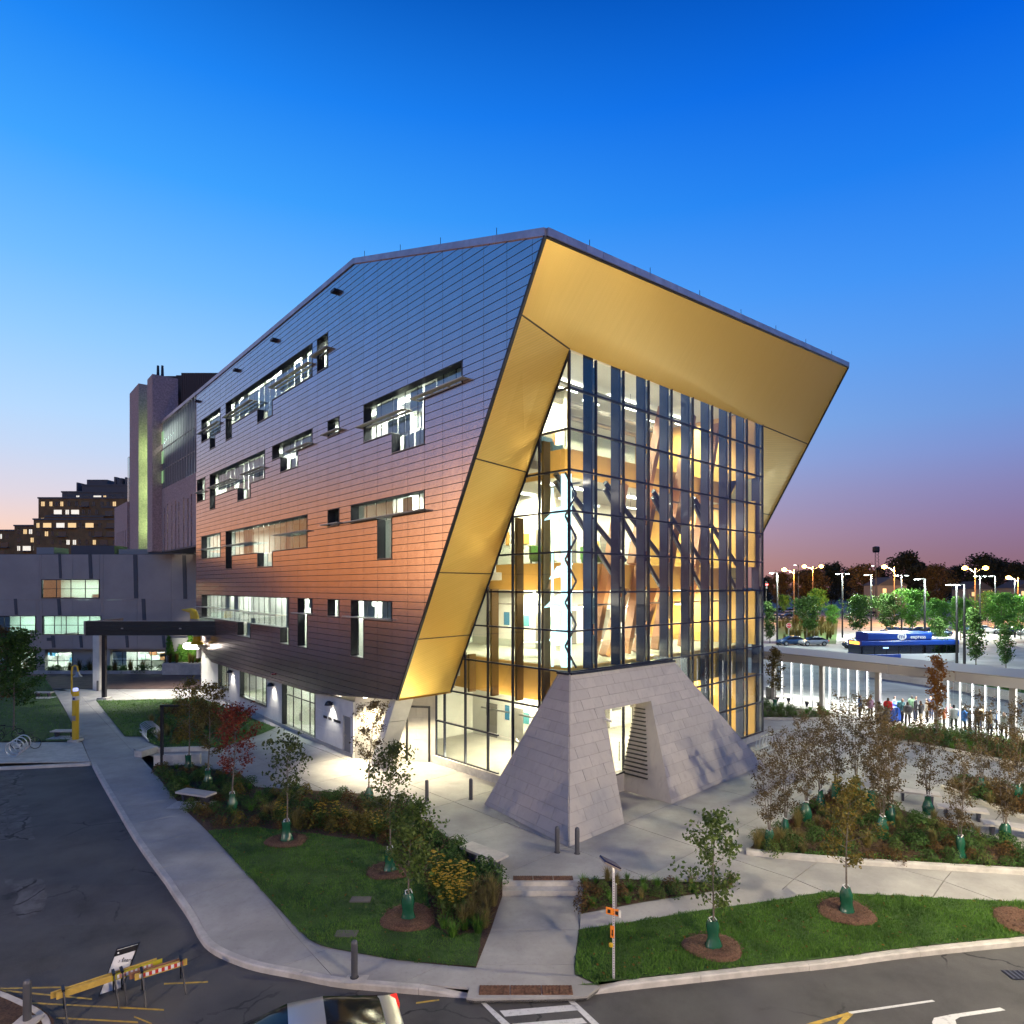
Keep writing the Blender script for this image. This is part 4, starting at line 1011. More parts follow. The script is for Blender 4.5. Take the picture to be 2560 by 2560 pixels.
for (a_, z0, b_, z1), n, kind in ((gw_holes[0], 2, 'w'), (gw_holes[1], 4, 'w'), (gw_holes[2], 4, 'd')):
    fr = MB(); dd = WDD - .3
    for x in (a_, b_ - .06): fr.obb(F(x, z0, dd), FA * .06, V((0, 0, z1 - z0)), FN * .34)
    for z in (z0, z1 - .06): fr.obb(F(a_ + .06, z, dd), FA * (b_ - a_ - .12), V((0, 0, .06)), FN * .34)
    wn = fr.build('window' if kind == 'w' else 'entrance', M_dark, bld); st_ = (b_ - a_) / n
    for k in range(n):
        MB().obb(F(a_ + st_ * k + .03, z0 + .06, dd + .06), FA * (st_ - .06), V((0, 0, z1 - z0 - .12)), FN * .012).build('pane', M_glass, wn)
        if k: MB().obb(F(a_ + st_ * k - .03, z0 + .06, dd + .04), FA * .06, V((0, 0, z1 - z0 - .12)), FN * .05).build('mullion', M_dark, wn)
    if kind == 'd':
        MB().obb(F(a_ + .06, 2.2, dd + .045), FA * (b_ - a_ - .12), V((0, 0, .06)), FN * .045).build('transom', M_dark, wn)
        for k in (1.94, 2.06): MB().tube([F(a_ + st_ * k, .8, dd + .16), F(a_ + st_ * k, 1.4, dd + .16)], .02, 6).build('handle', M_sill, wn)
    else: MB().obb(F(a_, z0 - .05, WDD - .1), FA * (b_ - a_), V((0, 0, .045)), FN * .2).build('sill', M_sill, wn)
dr = MB().obb(F(16.36, .05, WDD - .15), FA * .93, V((0, 0, 2.14)), FN * .06).build('door', mat('grey_door', (.22, .22, .21), .5), bld)
MB().box(F(17.15, 1.1, WDD - .06), (.05, .05, .12)).build('handle', M_sill, dr)
# three wall sconces
M_bulb = emis('sconce_light', (1, .95, .85), 14)
for s, lab in ((37.1, 'dome wall lamp between the two ground floor windows of copper building'), (28.0, 'dome wall lamp left of the glass entrance doors'), (18.6, 'dome wall lamp above the wall lettering')):
    c = F(s, 2.62, WDD); tt = thing('wall_lamp', lab, 'wall lamp', tuple(c), 0, 'dome wall lamps')
    prof = [(0.001, .26), (.10, .24), (.19, .16), (.235, .05), (.24, 0), (.225, 0), (.18, .13), (.001, .2)]
    MB().lathe(prof, c + FN * .27, 16).build('shade', M_dark, tt, smooth=True)
    MB().bar(c + V((0, 0, .12)), c + FN * .2 + V((0, 0, .18)), .05, .05).build('arm', M_dark, tt)
    MB().lathe([(.001, -.02), (.07, .0), (.08, .08), (.001, .1)], c + FN * .27, 10).build('bulb', M_bulb, tt, smooth=True)
    lamp('SPOT', 'sconce_lamp', c + FN * .26 + V((0, 0, -.05)), 170, (1, .96, .88), .06, direction=V((0, 0, -1)) - FN * .32, spot=95, blend=.7)
# lettering strip: too small to read in the photo, built as dark letter blocks
lt = MB(); rl = random.Random(5); s = 19.9
while s > 17.6:
    wl = rl.uniform(.05, .10)
    if rl.random() > .14: lt.obb(F(s, 1.66, WDD + .006), FA * -wl, V((0, 0, .15)), FN * .012)
    s -= wl + .03
lt.build('lettering', M_dark, bld)
# alcove walls by the main entrance
wa0, wa1 = F(16.0, 0, WDD - .1), Q(0, 9.6, 0)
pw = Plane(wa0, wa1, wa0 + V((0, 0, 1)))
ln = (wa1 - wa0).length
MB().extr([pw.at(0, 0), pw.at(ln, 0), pw.at(ln, 4.05), pw.at(0, 4.05)], -pw.n * .2).build('alcove_wall', M_stone_j, bld)
M_tile = mat('cream_wall_tile', (0.55, 0.51, 0.43), 0.65, var=0.1, scale=1.5)
stones(pw, [[(0.01, 0.02), (ln - .02, .02), (ln - .02, 4.0), (.01, 4.0)]], 1.2, .6, M_tile, bld, 'wall_tile', thick=.03, gap=.008)
xa, xb = pw.ray(1016, 1850)[0], pw.ray(1077, 1850)[0]
for x in (xa, xb - .12): MB().extr([pw.at(x, .02, .04), pw.at(x + .1, .02, .04), pw.at(x + .1, 3.05, .04), pw.at(x, 3.05, .04)], pw.n * .06).build('door_frame', M_dark, bld)
MB().extr([pw.at(xa, 2.95, .041), pw.at(xb - .02, 2.95, .041), pw.at(xb - .02, 3.06, .041), pw.at(xa, 3.06, .041)], pw.n * .05).build('door_frame', M_dark, bld)
# leaning strut that carries the gold tip
stt = thing('leaning_strut', 'cream panelled strut leaning under the tip of the golden prow', 'strut', (-7.2, 34.0, 0))
s0, s1 = V((-7.25, 34.1, 0)), V((-5.75, 32.05, 4.02))
ux = V((.86, .5, 0)) * .95; uy = V((-.5, .86, 0)) * .8
for k in range(3):
    a_, b_ = s0.lerp(s1, k / 3 + .004), s0.lerp(s1, (k + 1) / 3 - .004)
    MB().raw([a_, a_ + ux, a_ + ux + uy, a_ + uy, b_, b_ + ux, b_ + ux + uy, b_ + uy], [(0, 3, 2, 1), (4, 5, 6, 7), (0, 1, 5, 4), (1, 2, 6, 5), (2, 3, 7, 6), (3, 0, 4, 7)]).build('cladding_panel', M_pwall, stt)
# downlights in the entrance soffit
M_down = emis('downlight', (1, .93, .78), 20)
for q in (V((-6.6, 33.9, 3.75)), V((-4.9, 33.6, 3.85)), V((-8.0, 35.2, 3.5))):
    MB().lathe([(.12, 0), (.12, .08)], q, 12).build('downlight', M_down, bld)
    lamp('SPOT', 'soffit_lamp', q + V((0, 0, -.08)), 1700, (1, .87, .60), .1, direction=(0.05, -.12, -1), spot=112, blend=.8)
MB().lathe([(.001, 0), (.16, .03), (.18, .1), (.1, .16)], (-5.2, 33.3, 3.74), 12).build('alarm_bell', mat('red_bell', (.4, .02, .02), .4), bld, smooth=True)
q = F(27.0, 3.55, .06); MB().lathe([(.14, 0), (.16, .08), (.001, .1)], q, 12).build('alarm_bell', MATS['red_bell'], bld, smooth=True)
# ================================================================== neighbours on the left
# ---- grey metal-clad hall
M_grey = mat('grey_metal_cladding', (0.36, 0.305, 0.275), 0.55, metal=0.25, var=0.06, scale=0.4)
M_gdark = mat('dark_grey_strip', (0.085, 0.08, 0.088), 0.6)
M_grnd = mat('hall_plinth', (0.30, 0.29, 0.27), 0.7)
YG = 71.5
hall = thing('grey_hall', 'long low grey metal hall with lit window bands behind the canopy', 'building', (-48, YG, 0))
def gx(u, y=YG): return (u - 1280) / FPX * y
def gz(v, y=YG): return HC + (HZ - v) / FPX * y
wins = [(104, 1450, 249, 1494, 4), (-30, 1541, 90, 1585, 3), (106, 1541, 253, 1585, 5)]
hh = [(gx(a), gz(d), gx(c), gz(b)) for a, b, c, d, n in wins]
zs_ = [gz(1622), gz(1500), gz(1386)]
xs_ = [gx(u) for u in (-260, -120, -10, 98, 182, 258, 343, 428, 520)]
for x0, x1 in zip(xs_, xs_[1:]):
    for z0, z1 in zip(zs_, zs_[1:]):
        for r in rect_minus((x0, z0, x1, z1), hh):
            MB().obb((r[0] + .01, YG, r[1] + .01), (r[2] - r[0] - .02, 0, 0), (0, .3, 0), (0, 0, r[3] - r[1] - .02)).build('cladding_panel', M_grey, hall)
MB().obb((xs_[0], YG + .31, 0), (xs_[-1] - xs_[0], 0, 0), (0, 14, 0), (0, 0, .02)).build('floor', M_floor, hall)
MB().obb((xs_[0], YG + .2, zs_[2] - .1), (xs_[-1] - xs_[0], 0, 0), (0, 14, 0), (0, 0, .15)).build('roof', M_gdark, hall)
for a, b, c, d in ((146, 1386, 152, 1446), (221, 1386, 229, 1447), (333, 1387, 343, 1496), (456, 1388, 465, 1497), (35, 1497, 42, 1537), (143, 1497, 151, 1538), (354, 1497, 363, 1551), (59, 1589, 66, 1619), (128, 1589, 136, 1619), (198, 1589, 205, 1619), (313, 1589, 320, 1619), (405, 1589, 412, 1619)):
    lean = .12
    MB().extr([(gx(a), YG - .05, gz(b)), (gx(c), YG - .05, gz(b)), (gx(c) + lean, YG - .05, gz(d)), (gx(a) + lean, YG - .05, gz(d))], (0, .045, 0)).build('dark_strip', M_gdark, hall)
def flat_window(par, x0, z0, x1, z1, n, y, rows=(.5,), frame=.07, glassm=None, fm=None):
    fr = MB(); fm = fm or M_dark
    fr.obb((x0, y - .06, z0), (frame, 0, 0), (0, .3, 0), (0, 0, z1 - z0)); fr.obb((x1 - frame, y - .06, z0), (frame, 0, 0), (0, .3, 0), (0, 0, z1 - z0))
    fr.obb((x0, y - .061, z0 - frame), (x1 - x0, 0, 0), (0, .3, 0), (0, 0, frame)); fr.obb((x0, y - .061, z1), (x1 - x0, 0, 0), (0, .3, 0), (0, 0, frame))
    wn = fr.build('window', fm, par); st_ = (x1 - x0) / n; zl_ = [z0] + [z0 + (z1 - z0) * r for r in rows] + [z1]
    for k in range(n):
        for za, zb in zip(zl_, zl_[1:]):
            MB().obb((x0 + st_ * k + .03, y + .05, za + .03), (st_ - .06, 0, 0), (0, .012, 0), (0, 0, zb - za - .06)).build('pane', glassm or M_glass, wn)
        if k: MB().obb((x0 + st_ * k - .035, y + .03, z0), (.07, 0, 0), (0, .06, 0), (0, 0, z1 - z0)).build('mullion', fm, wn)
    for z in zl_[1:-1]: MB().obb((x0, y + .035, z - .03), (x1 - x0, 0, 0), (0, .05, 0), (0, 0, .06)).build('transom', fm, wn)
    return wn
M_mint = mat('mint_room', (0.55, 0.66, 0.58), 0.8)
for (a, b, c, d, n), r in zip(wins, hh):
    flat_window(hall, r[0], r[1], r[2], r[3], n, YG)
    MB().obb((r[0] - .3, YG + 3.5, r[1] - .8), (r[2] - r[0] + .6, 0, 0), (0, .1, 0), (0, 0, r[3] - r[1] + 1.3)).build('room_wall', M_mint, hall)
    MB().obb((r[0] - .3, YG + .31, r[3] + .25), (r[2] - r[0] + .6, 0, 0), (0, 3.2, 0), (0, 0, .1)).build('room_ceiling', M_ceil, hall)
    MB().obb((r[0] - .3, YG + .31, r[1] - .8), (r[2] - r[0] + .6, 0, 0), (0, 3.2, 0), (0, 0, .1)).build('room_floor', M_floor, hall)
    for k, x in enumerate((r[0] + 1.6, r[2] - 1.6)): MB().obb((x, YG + 1.2, r[1] - .7), (1.2, 0, 0), (0, .7, 0), (0, 0, .75 + .3 * k)).build('desk', M_grnd, hall)
    lamp('AREA', 'room_light', ((r[0] + r[2]) / 2, YG + 1.8, r[3] + .2), 330, (.88, 1, .9), r[2] - r[0] - 1, .6, direction=(0, 0, -1))
# ground floor, set back
YL = YG + .9
lw = [(-40, 1632, 91, 1680, 4), (106, 1632, 182, 1680, 2), (270, 1630, 414, 1681, 4)]
lh = [(gx(a, YL), max(.1, gz(d, YL)), gx(c, YL), gz(b, YL)) for a, b, c, d, n in lw]
for r in rect_minus((xs_[0], 0, gx(416, YL), zs_[0]), lh): MB().obb((r[0], YL, r[1]), (r[2] - r[0], 0, 0), (0, .25, 0), (0, 0, r[3] - r[1])).build('plinth_wall', M_grnd, hall)
MB().obb((xs_[0], YG + .02, zs_[0] - .06), (xs_[-1] - xs_[0], 0, 0), (0, 1.2, 0), (0, 0, .05)).build('eave', M_grey, hall)
for (a, b, c, d, n), r in zip(lw, lh):
    flat_window(hall, r[0], r[1], r[2], r[3], n, YL, rows=(.55,))
    MB().obb((r[0] - .3, YL + 4, 0), (r[2] - r[0] + .6, 0, 0), (0, .1, 0), (0, 0, 3.2)).build('room_wall', M_white, hall)
    rr = random.Random(int(a) + 50)
    for k in range(9):
        x = r[0] + (r[2] - r[0]) * rr.random()
        MB().obb((x, YL + 3.2, rr.uniform(.6, 1.9)), (rr.uniform(.4, 1.2), 0, 0), (0, .3, 0), (0, 0, rr.uniform(.3, .8))).build('notice', rr.choice([M_white, M_mint, M_bluef, M_rust, M_grnd]), hall)
    lamp('AREA', 'room_light', ((r[0] + r[2]) / 2, YL + 1.8, 3.0), 560, (.95, 1, .93), r[2] - r[0] - .6, .8, direction=(0, .15, -1))
pier = [91, 106, 182, 268]
for u in (98, 262): MB().obb((gx(u) - .4, YG + .3, 0), (.8, 0, 0), (0, .5, 0), (0, 0, zs_[0])).build('column', M_grnd, hall)
MB().obb((gx(118), YG - .08, gz(1602)), (.5, 0, 0), (0, .08, 0), (0, 0, .35)).build('wall_vent', M_gdark, hall)
for k, (x, w_, h_) in enumerate(((-55, 2, .9), (-51, 5, 1.1), (-45.5, 3.4, .7), (-42.0, 5.2, 1.3), (-38, 1.4, .8))):
    MB().obb((x, YG + 3, zs_[2] + .06), (w_, 0, 0), (0, 2.5, 0), (0, 0, h_)).build('roof_unit', M_gdark if k % 2 else M_grnd, hall)
# ---- brick science block with curtain wall
M_brk = mat('pink_brown_brick', (0.50, 0.33, 0.275), 0.85, var=0.2, scale=6, bump=0.3, bscale=30)
M_rib = mat('brown_ribbed_metal', (0.085, 0.045, 0.035), 0.5, metal=0.3)
M_greenlit = emis('green_stair_glow', (0.42, 0.75, 0.30), .55)
bt = thing('brick_tower', 'tall brown brick science tower with green lit stair slots behind the copper building', 'building', F(60, 0, -2))
def fb(name, s0_, s1_, z0, z1, d0, d1, m, par=bt):
    return MB().obb(F(s0_, z0, d0), FA * (s1_ - s0_), FN * (d1 - d0), V((0, 0, z1 - z0))).build(name, m, par)
slits = [(47.6 + 1.55 * k + (.3 if k % 3 == 0 else 0), 48.05 + 1.55 * k + (.3 if k % 3 == 0 else 0)) for k in range(8)]
for r in rect_minus((46.55, 13.35, 60.0, 20.0), [(a, 13.3, b, 18.2 - .3 * (k % 2)) for k, (a, b) in enumerate(slits)]):
    fb('brick_wall', r[0], r[2], r[1], r[3], -.5, 0, M_brk)
for k, (a, b) in enumerate(slits): fb('slit_window', a, b, 13.3, 18.2 - .3 * (k % 2), -.4, -.34, M_glass)
fb('room_wall', 46.6, 60, 13.3, 27, -4, -3.8, M_white); fb('floor_slab', 46.6, 60, 13.2, 13.34, -10, 0, M_gdark); fb('floor_slab', 46.6, 60, 19.8, 20.0, -4, -.52, M_floor); fb('floor_slab', 46.6, 60, 23.5, 23.8, -4, -.3, M_floor)
for s in (49, 54): lo = lamp('AREA', 'room_light', F(s + 2, 26.6, -1.8), 420, (.95, 1, .95), 5, .6, direction=(0, 0, -1)); lo.rotation_euler = (0, 0, math.atan2(FA.y, FA.x)); lamp('AREA', 'room_light', F(s + 2, 19.5, -1.8), 220, (.95, 1, .9), 3, .6, direction=(0, 0, -1))
for k in range(14):
    s = 46.6 + .957 * k
    fb('curtain_mullion', s, s + .09, 20.0, 27.0, -.1, .10, M_sill)
    for z0, z1 in ((20.05, 22.0), (22.05, 24.2), (24.25, 27.0)): fb('curtain_pane', s + .11, s + .94, z0, z1, -.06, -.045, M_glass)
for z in (22.0, 24.2): fb('curtain_transom', 46.6, 60, z, z + .06, -.08, .02, M_sill)
fb('roof_edge', 46.5, 60.0, 27.0, 27.3, -.5, .12, M_cap); fb('roof', 46.5, 60.0, 26.9, 27.0, -12, -.4, M_gdark)
fb('pier', 60.0, 62.5, 13.3, 32.2, -1.6, .9, M_brk); fb('pier', 73.6, 79.3, 5, 34.7, -4, -.28, M_brk)
fb('stair_wall', 62.5, 73.6, 8, 32.0, -3, -2.6, M_gdark)
for k in range(5): fb('stair_window', 71.4, 73.55, 15.4 + 3.4 * k, 18.0 + 3.4 * k, -2.58, -2.5, M_greenlit)
for k in range(3): fb('stair_window', 59.0, 59.9, 20.6 + 2.1 * k, 21.9 + 2.1 * k, .005, .03, M_greenlit)
for k in range(3): lamp('POINT', 'stair_light', F(71.5, 17 + 4.6 * k, -1.6), 260, (.55, 1, .42), .3)
for r in rect_minus((79.3, 6, 88.6, 20.6), [(80.4 + 1.5 * k, 6, 80.8 + 1.5 * k, 17) for k in range(5)]): fb('brick_wall', r[0], r[2], r[1], r[3], -.5, 0, M_brk)
for k in range(5): fb('slit_window', 80.4 + 1.5 * k, 80.8 + 1.5 * k, 6, 17, -.4, -.34, M_dark)
fb('stair_glass', 79.35, 80.3, 12, 26.5, -.4, -.2, M_glass)
for (u0, u1, vt, y, d_, nm) in ((387, 441, 940, 74.0, 10, 1), (440, 454, 938, 73.0, 9, 2), (453, 548, 932, 70.5, 12, 3)):
    x0, x1 = gx(u0, y), gx(u1, y); zt = gz(vt, y)
    pn = MB().obb((x0, y, 26.9), (x1 - x0, 0, 0), (0, d_, 0), (0, 0, zt - 26.9)).build('penthouse', M_rib, bt)
    rbm = MB(); n = max(4, int((x1 - x0) / .2))
    for k in range(n): rbm.obb((x0 + (x1 - x0) * (k + .2) / n, y - .05, 26.95), ((x1 - x0) / n * .5, 0, 0), (0, .048, 0), (0, 0, zt - 27.0))
    rbm.build('rib', M_rib, pn)
for u in (395, 406): MB().tube([(gx(u, 76), 76, 33.5), (gx(u, 76), 76, 35.6)], [.2, .13], 10).build('flue', M_dark, bt)
# ---- terraced apartment block far behind
M_apt = mat('ochre_brick', (0.28, 0.14, 0.05), 0.9, var=0.2, scale=0.5)
M_apt2 = mat('apartment_concrete', (0.16, 0.13, 0.11), 0.9)
M_lit = emis('lit_window_warm', (1, .66, .28), .7); M_lit2 = emis('lit_window_white', (1, .90, .70), .7); M_unlit = mat('dark_window', (0.02, 0.024, 0.035), 0.15)
ap = thing('apartment_block', 'stepped brick apartment block with scattered lit windows far behind', 'building', (gx(160, 212), 212, 0))
steps_ = [(-80, 40, 1324, 214), (36, 118, 1312, 212), (115, 258, 1289, 210), (84, 330, 1296, 209), (255, 330, 1266, 211), (96, 330, 1243, 216), (155, 330, 1228, 220), (205, 330, 1211, 224)]
ra = random.Random(4)
for k, (a, b, v, y) in enumerate(steps_):
    x0, x1 = gx(a, y), gx(b, y); zt = gz(v, y)
    bk = MB().obb((x0, y, 0), (x1 - x0, 0, 0), (0, 25, 0), (0, 0, zt)).build('block', M_apt if k < 6 else M_apt2, ap)
    MB().obb((x0 - .2, y - .25, zt - .5), (x1 - x0 + .4, 0, 0), (0, .24, 0), (0, 0, .5)).build('parapet', M_apt2, bk)
    z = zt - 3.0
    while z > 16 and k < 7:
        x = x0 + 1.0
        while x < x1 - 2.2:
            w_ = ra.choice((.9, 1.0, 1.1, 2.6)); q = ra.random()
            if x + w_ > x1 - .5: break
            if q < .82:
                wn = MB().obb((x, y - .06, z), (w_, 0, 0), (0, .05, 0), (0, 0, 1.5)).build('window', M_lit if q < .22 else (M_lit2 if q < .34 else M_unlit), bk)
                if w_ > 2: MB().obb((x - .2, y - 1.0, z - .3), (w_ + .4, 0, 0), (0, .9, 0), (0, 0, .25)).build('balcony', M_apt2, wn)
                else: MB().obb((x + w_ / 2 - .04, y - .10, z), (.08, 0, 0), (0, .035, 0), (0, 0, 1.9)).build('glazing_bar', M_dark, wn)
            x += w_ + ra.uniform(.7, 1.7)
        z -= 2.75
for (a, b, v0, v1, y) in ((217, 268, 1199, 1212, 230), (285, 290, 1192, 1212, 228), (292, 302, 1198, 1212, 228), (191, 195, 1206, 1228, 226), (303, 305, 1195, 1212, 228), (312, 316, 1193, 1212, 228)):
    MB().obb((gx(a, y), y, gz(v1, y)), (gx(b, y) - gx(a, y), 0, 0), (0, 4, 0), (0, 0, gz(v0, y) - gz(v1, y))).build('rooftop_unit', M_apt2, ap)
# ---- entrance canopy
M_can = mat('charcoal_canopy_metal', (0.03, 0.028, 0.027), 0.5, metal=0.3); M_canp = mat('canopy_end_panel', (0.30, 0.25, 0.21), 0.6)
cn = thing('entrance_canopy', 'dark flat canopy on two posts between grey hall and copper building', 'canopy', (-31, 56.5, 0))
for k in range(3): MB().obb((-36.0, 54.4, 5.42 + .4 * k), (10.9, 0, 0), (0, .12, 0), (0, 0, .385)).build('fascia_board', M_can, cn)
MB().obb((-36.0, 54.53, 5.5), (10.9, 0, 0), (0, 5.0, 0), (0, 0, .6)).build('deck', M_can, cn)
MB().obb((-36.15, 54.35, 5.40), (.14, 0, 0), (0, 5.3, 0), (0, 0, 1.22)).build('end_panel', M_canp, cn)
MB().obb((-35.9, 54.45, 6.62), (10.7, 0, 0), (0, .06, 0), (0, 0, .05)).build('drip_edge', M_sill, cn)
q = G(258, 1748); MB().obb((q.x - .14, q.y, .12), (.28, 0, 0), (0, .28, 0), (0, 0, 5.4)).build('post', M_dark, cn); MB().obb((q.x - .4, q.y - .25, 0), (.8, 0, 0), (0, .8, 0), (0, 0, .14)).build('post_foot', M_conc2, cn)
q = G(240, 1726); MB().obb((q.x - .3, q.y, .0), (.6, 0, 0), (0, .5, 0), (0, 0, 5.5)).build('post', M_pwall, cn)
for x in (-32.9, -28.0): MB().box((x, 54.36, 6.02), (.2, .06, .1)).build('spot_housing', M_sill, cn)
for x in (-33.5, -30.5, -27.5):
    MB().lathe([(.14, 0), (.14, .05)], (x, 56.8, 5.45), 12).build('downlight', M_down, cn)
    lamp('SPOT', 'canopy_lamp', (x, 56.8, 5.4), 1500, (1, .95, .86), .15, direction=(0, 0, -1), spot=125, blend=.35)
# yellow ventilation cowls above and below the canopy end
M_yel = mat('signal_yellow', (0.62, 0.40, 0.02), 0.45)
for lab, u, v, y, flip in (('yellow curved vent cowl on top of the canopy end', 484, 1548, 55.5, 1), ('small yellow vent cowl hanging below the canopy end', 492, 1611, 56.0, -1)):
    c = P(u, v, y); tt = thing('vent_cowl', lab, 'vent', tuple(c))
    if flip > 0:
        pts = [c + V((.35 * math.cos(a) - .25, 0, .75 * math.sin(a))) for a in (0, .35, .7, 1.05, 1.4)] + [c + V((-1.0, 0, .82))]
        MB().tube(pts, [.36, .36, .34, .3, .22, .05], 12).build('cowl', M_yel, tt, smooth=True); MB().lathe([(.4, -.35), (.42, 0), (.36, .04)], c + V((.1, 0, 0)), 14).build('collar', M_sill, tt)
    else:
        MB().lathe([(.55, 0), (.5, .12), (.32, .3), (.3, .7)], c, 14).build('cowl', M_yel, tt, smooth=True); MB().lathe([(.33, .7), (.33, 1.2)], c, 12).build('collar', M_sill, tt)
# globe-ended light bar on the corner of the copper building
c = P(455, 1615, 56.6)
tt = thing('canopy_light_bar', 'glowing white light bar jutting from the copper building under canopy', 'lamp', tuple(c))
MB().obb(c + V((.9, -.2, -.16)), V((3.4, 0, 0)), V((0, .5, 0)), V((0, 0, .3))).build('housing', M_sill, tt)
MB().tube([c + V((.2, 0, 0)), c + V((.5, 0, 0)), c + V((1.4, 0, 0))], [.22, .3, .3], 14).build('lamp_globe', emis('globe', (1, .97, .86), 8), tt, smooth=True)
lamp('SPOT', 'globe_lamp', c + V((-.1, -.2, -.4)), 500, (1, .95, .8), .3, direction=(-.3, -.2, -1), spot=120)
# slim post beside it
q = G(469, 1683); pt = thing('ivy_lamp_post', 'thin dark post standing before the ivy wall', 'post', tuple(q)); MB().tube([q, q + V((0, 0, 3.6))], [.09, .07], 8).build('pole', M_dark, pt); MB().box(q + V((0, 0, 3.65)), (.16, .16, .3)).build('cap', M_sill, pt)
# ivy-covered wall and planter
iv = thing('ivy_wall', 'low wall overgrown with bright green ivy beside the hall', 'wall', (gx(462, 70.8), 70.8, 0))
MB().obb((gx(415, 70.9), 70.9, 0), (gx(520, 70.9) - gx(415, 70.9), 0, 0), (0, .3, 0), (0, 0, 3.9)).build('wall', M_grnd, iv)
def leaves(n, fn, size, rng, fold=.25, up=.3):
    """n small folded leaves at positions fn() -> (pos, outward)"""
    mb = MB()
    for _ in range(n):
        p_, o_ = fn(); s_ = size * rng.uniform(.65, 1.3)
        nrm = (V(o_) + V((rng.uniform(-1, 1), rng.uniform(-1, 1), rng.uniform(-1, 1) + up)) * .9).normalized()
        a_ = nrm.orthogonal().normalized(); a_.rotate(Matrix.Rotation(rng.uniform(0, 6.28), 3, nrm)); b_ = nrm.cross(a_)
        i = len(mb.v); p_ = V(p_)
        mb.v += [tuple(p_ - a_ * s_ * .5), tuple(p_ + b_ * s_ * .34 + nrm * s_ * fold * .5), tuple(p_ + a_ * s_ * .55), tuple(p_ - b_ * s_ * .34 + nrm * s_ * fold * .5)]
        mb.f += [(i, i + 1, i + 2), (i, i + 2, i + 3)]; mb.m += [0, 0]
    return mb
M_ivy = leafmat('ivy_leaf', (0.05, 0.16, 0.015), (0.13, 0.26, 0.03))
ri = random.Random(8); x0, x1 = gx(418, 70.8), gx(512, 70.8)
def ivf():
    while True:
        x, z = ri.uniform(x0, x1), ri.uniform(1.3, 4.6)
        if z < 3.4 + .8 * math.sin(x * 2.1) + .5 * math.sin(x * 5.3) and z > 1.2 + (.8 if x < x0 + .6 else 0): return (x, 70.85 - abs(ri.gauss(0, .18)), z), (0, -1, .2)
leaves(2600, ivf, .22, ri).build('ivy', M_ivy, iv, fix=False)
MB().obb((x0 + .1, 69.6, 0), (x1 - x0, 0, 0), (0, 1.1, 0), (0, 0, 1.25)).build('planter', M_conc2, iv)
lamp('SPOT', 'ivy_lamp', (gx(455, 68.5), 68.4, 3.3), 420, (1, .97, .8), .15, direction=(.15, 1, -.05), spot=120)
# low planter kerb in front of the hall
MB().obb((-56, 70.2, 0), (19.5, 0, 0), (0, .25, 0), (0, 0, .35)).build('planter_kerb', M_conc, hall)
# ================================================================== small things on the left
# emergency phone pillar
q = G(189, 1853); ep = thing('emergency_phone', 'tall yellow emergency phone pillar with a gooseneck bell lamp', 'phone pillar', tuple(q))
MB().box(q + V((0, 0, .06)), (.62, .62, .12)).build('foot', M_conc2, ep)
MB().lathe([(.19, .12), (.19, 2.55)], q, 8).build('pillar', M_yel, ep)
MB().lathe([(.195, 2.55), (.195, 2.8)], q, 8).build('white_band', M_paint if False else M_pwall, ep); MB().lathe([(.19, 2.8), (.19, 3.1)], q, 8).build('pillar_head', M_yel, ep)
MB().lathe([(.14, 3.1), (.15, 3.25), (.1, 3.3)], q, 10).build('beacon', emis('beacon_blue', (.5, .55, 1), .8), ep)
MB().box(q + V((.02, -.19, 1.45)), (.2, .03, .3)).build('call_panel', M_sill, ep); MB().box(q + V((.02, -.2, 2.66)), (.12, .03, .14)).build('pictogram', mat('sign_blue', (.03, .05, .2), .5), ep)
pts = [q + V((-.24, 0, 2.9)), q + V((-.24, 0, 4.35)), q + V((-.2, 0, 4.58)), q + V((-.05, 0, 4.7)), q + V((.1, 0, 4.62)), q + V((.14, 0, 4.4)), q + V((.14, 0, 4.3))]
MB().tube(pts, .045, 8).build('gooseneck', M_yel, ep, smooth=True); MB().lathe([(.05, .3), (.1, .22), (.13, .1), (.26, .0), (.24, -.02), (.05, .06)], q + V((.14, 0, 4.0)), 14).build('bell_shade', M_sill, ep, smooth=True)
# stone benches
M_slab = mat('bench_stone', (0.46, 0.42, 0.38), 0.6, var=0.1, scale=3); M_leg = mat('bench_leg_navy', (0.04, 0.04, 0.065), 0.5)
bench = thing('stone_bench', 'x', 'bench', (0, 0, 0)); 
MB().box((0, 0, .43), (1.75, .62, .08)).build('seat', M_slab, bench, local=True)
for x in (-.55, .55): MB().extr([(x - .05, -.16, 0), (x - .05, .16, 0), (x - .05, .26, .39), (x - .05, -.26, .39)], (.1, 0, 0)).build('leg', M_leg, bench, local=True)
BN_ = [((1209, 2160), -.72, 'pale stone bench beside the flowers near the front steps'), ((490, 2006), -.35, 'pale stone bench by the left sidewalk below the red tree'), ((163, 1842), 0, 'stone bench on the lawn behind the yellow phone pillar'), ((109, 1742), 0, 'farthest small stone bench on the left lawn'),
       ((2292, 2004), -.45, 'stone bench nearest the birch bed tip of three in a row'), ((2405, 2047), -.45, 'middle bright topped stone bench right of the birch bed'), ((2524, 2092), -.45, 'stone bench at the right edge beside the birch bed')]
for (u, v), rz, lab in BN_:
    s_ = 1.0 if v > 1900 else .9
    put(bench, USED, tuple(G(u, v)), rz, s_, lab, 'stone benches')
for u, v in ((163, 1845), (109, 1745), (480, 2014)): q = G(u, v); sheet('bench_pad', [(q.x - .9, q.y - .5), (q.x + .9, q.y - .5), (q.x + .9, q.y + .5), (q.x - .9, q.y + .5)], .035, M_conc2)
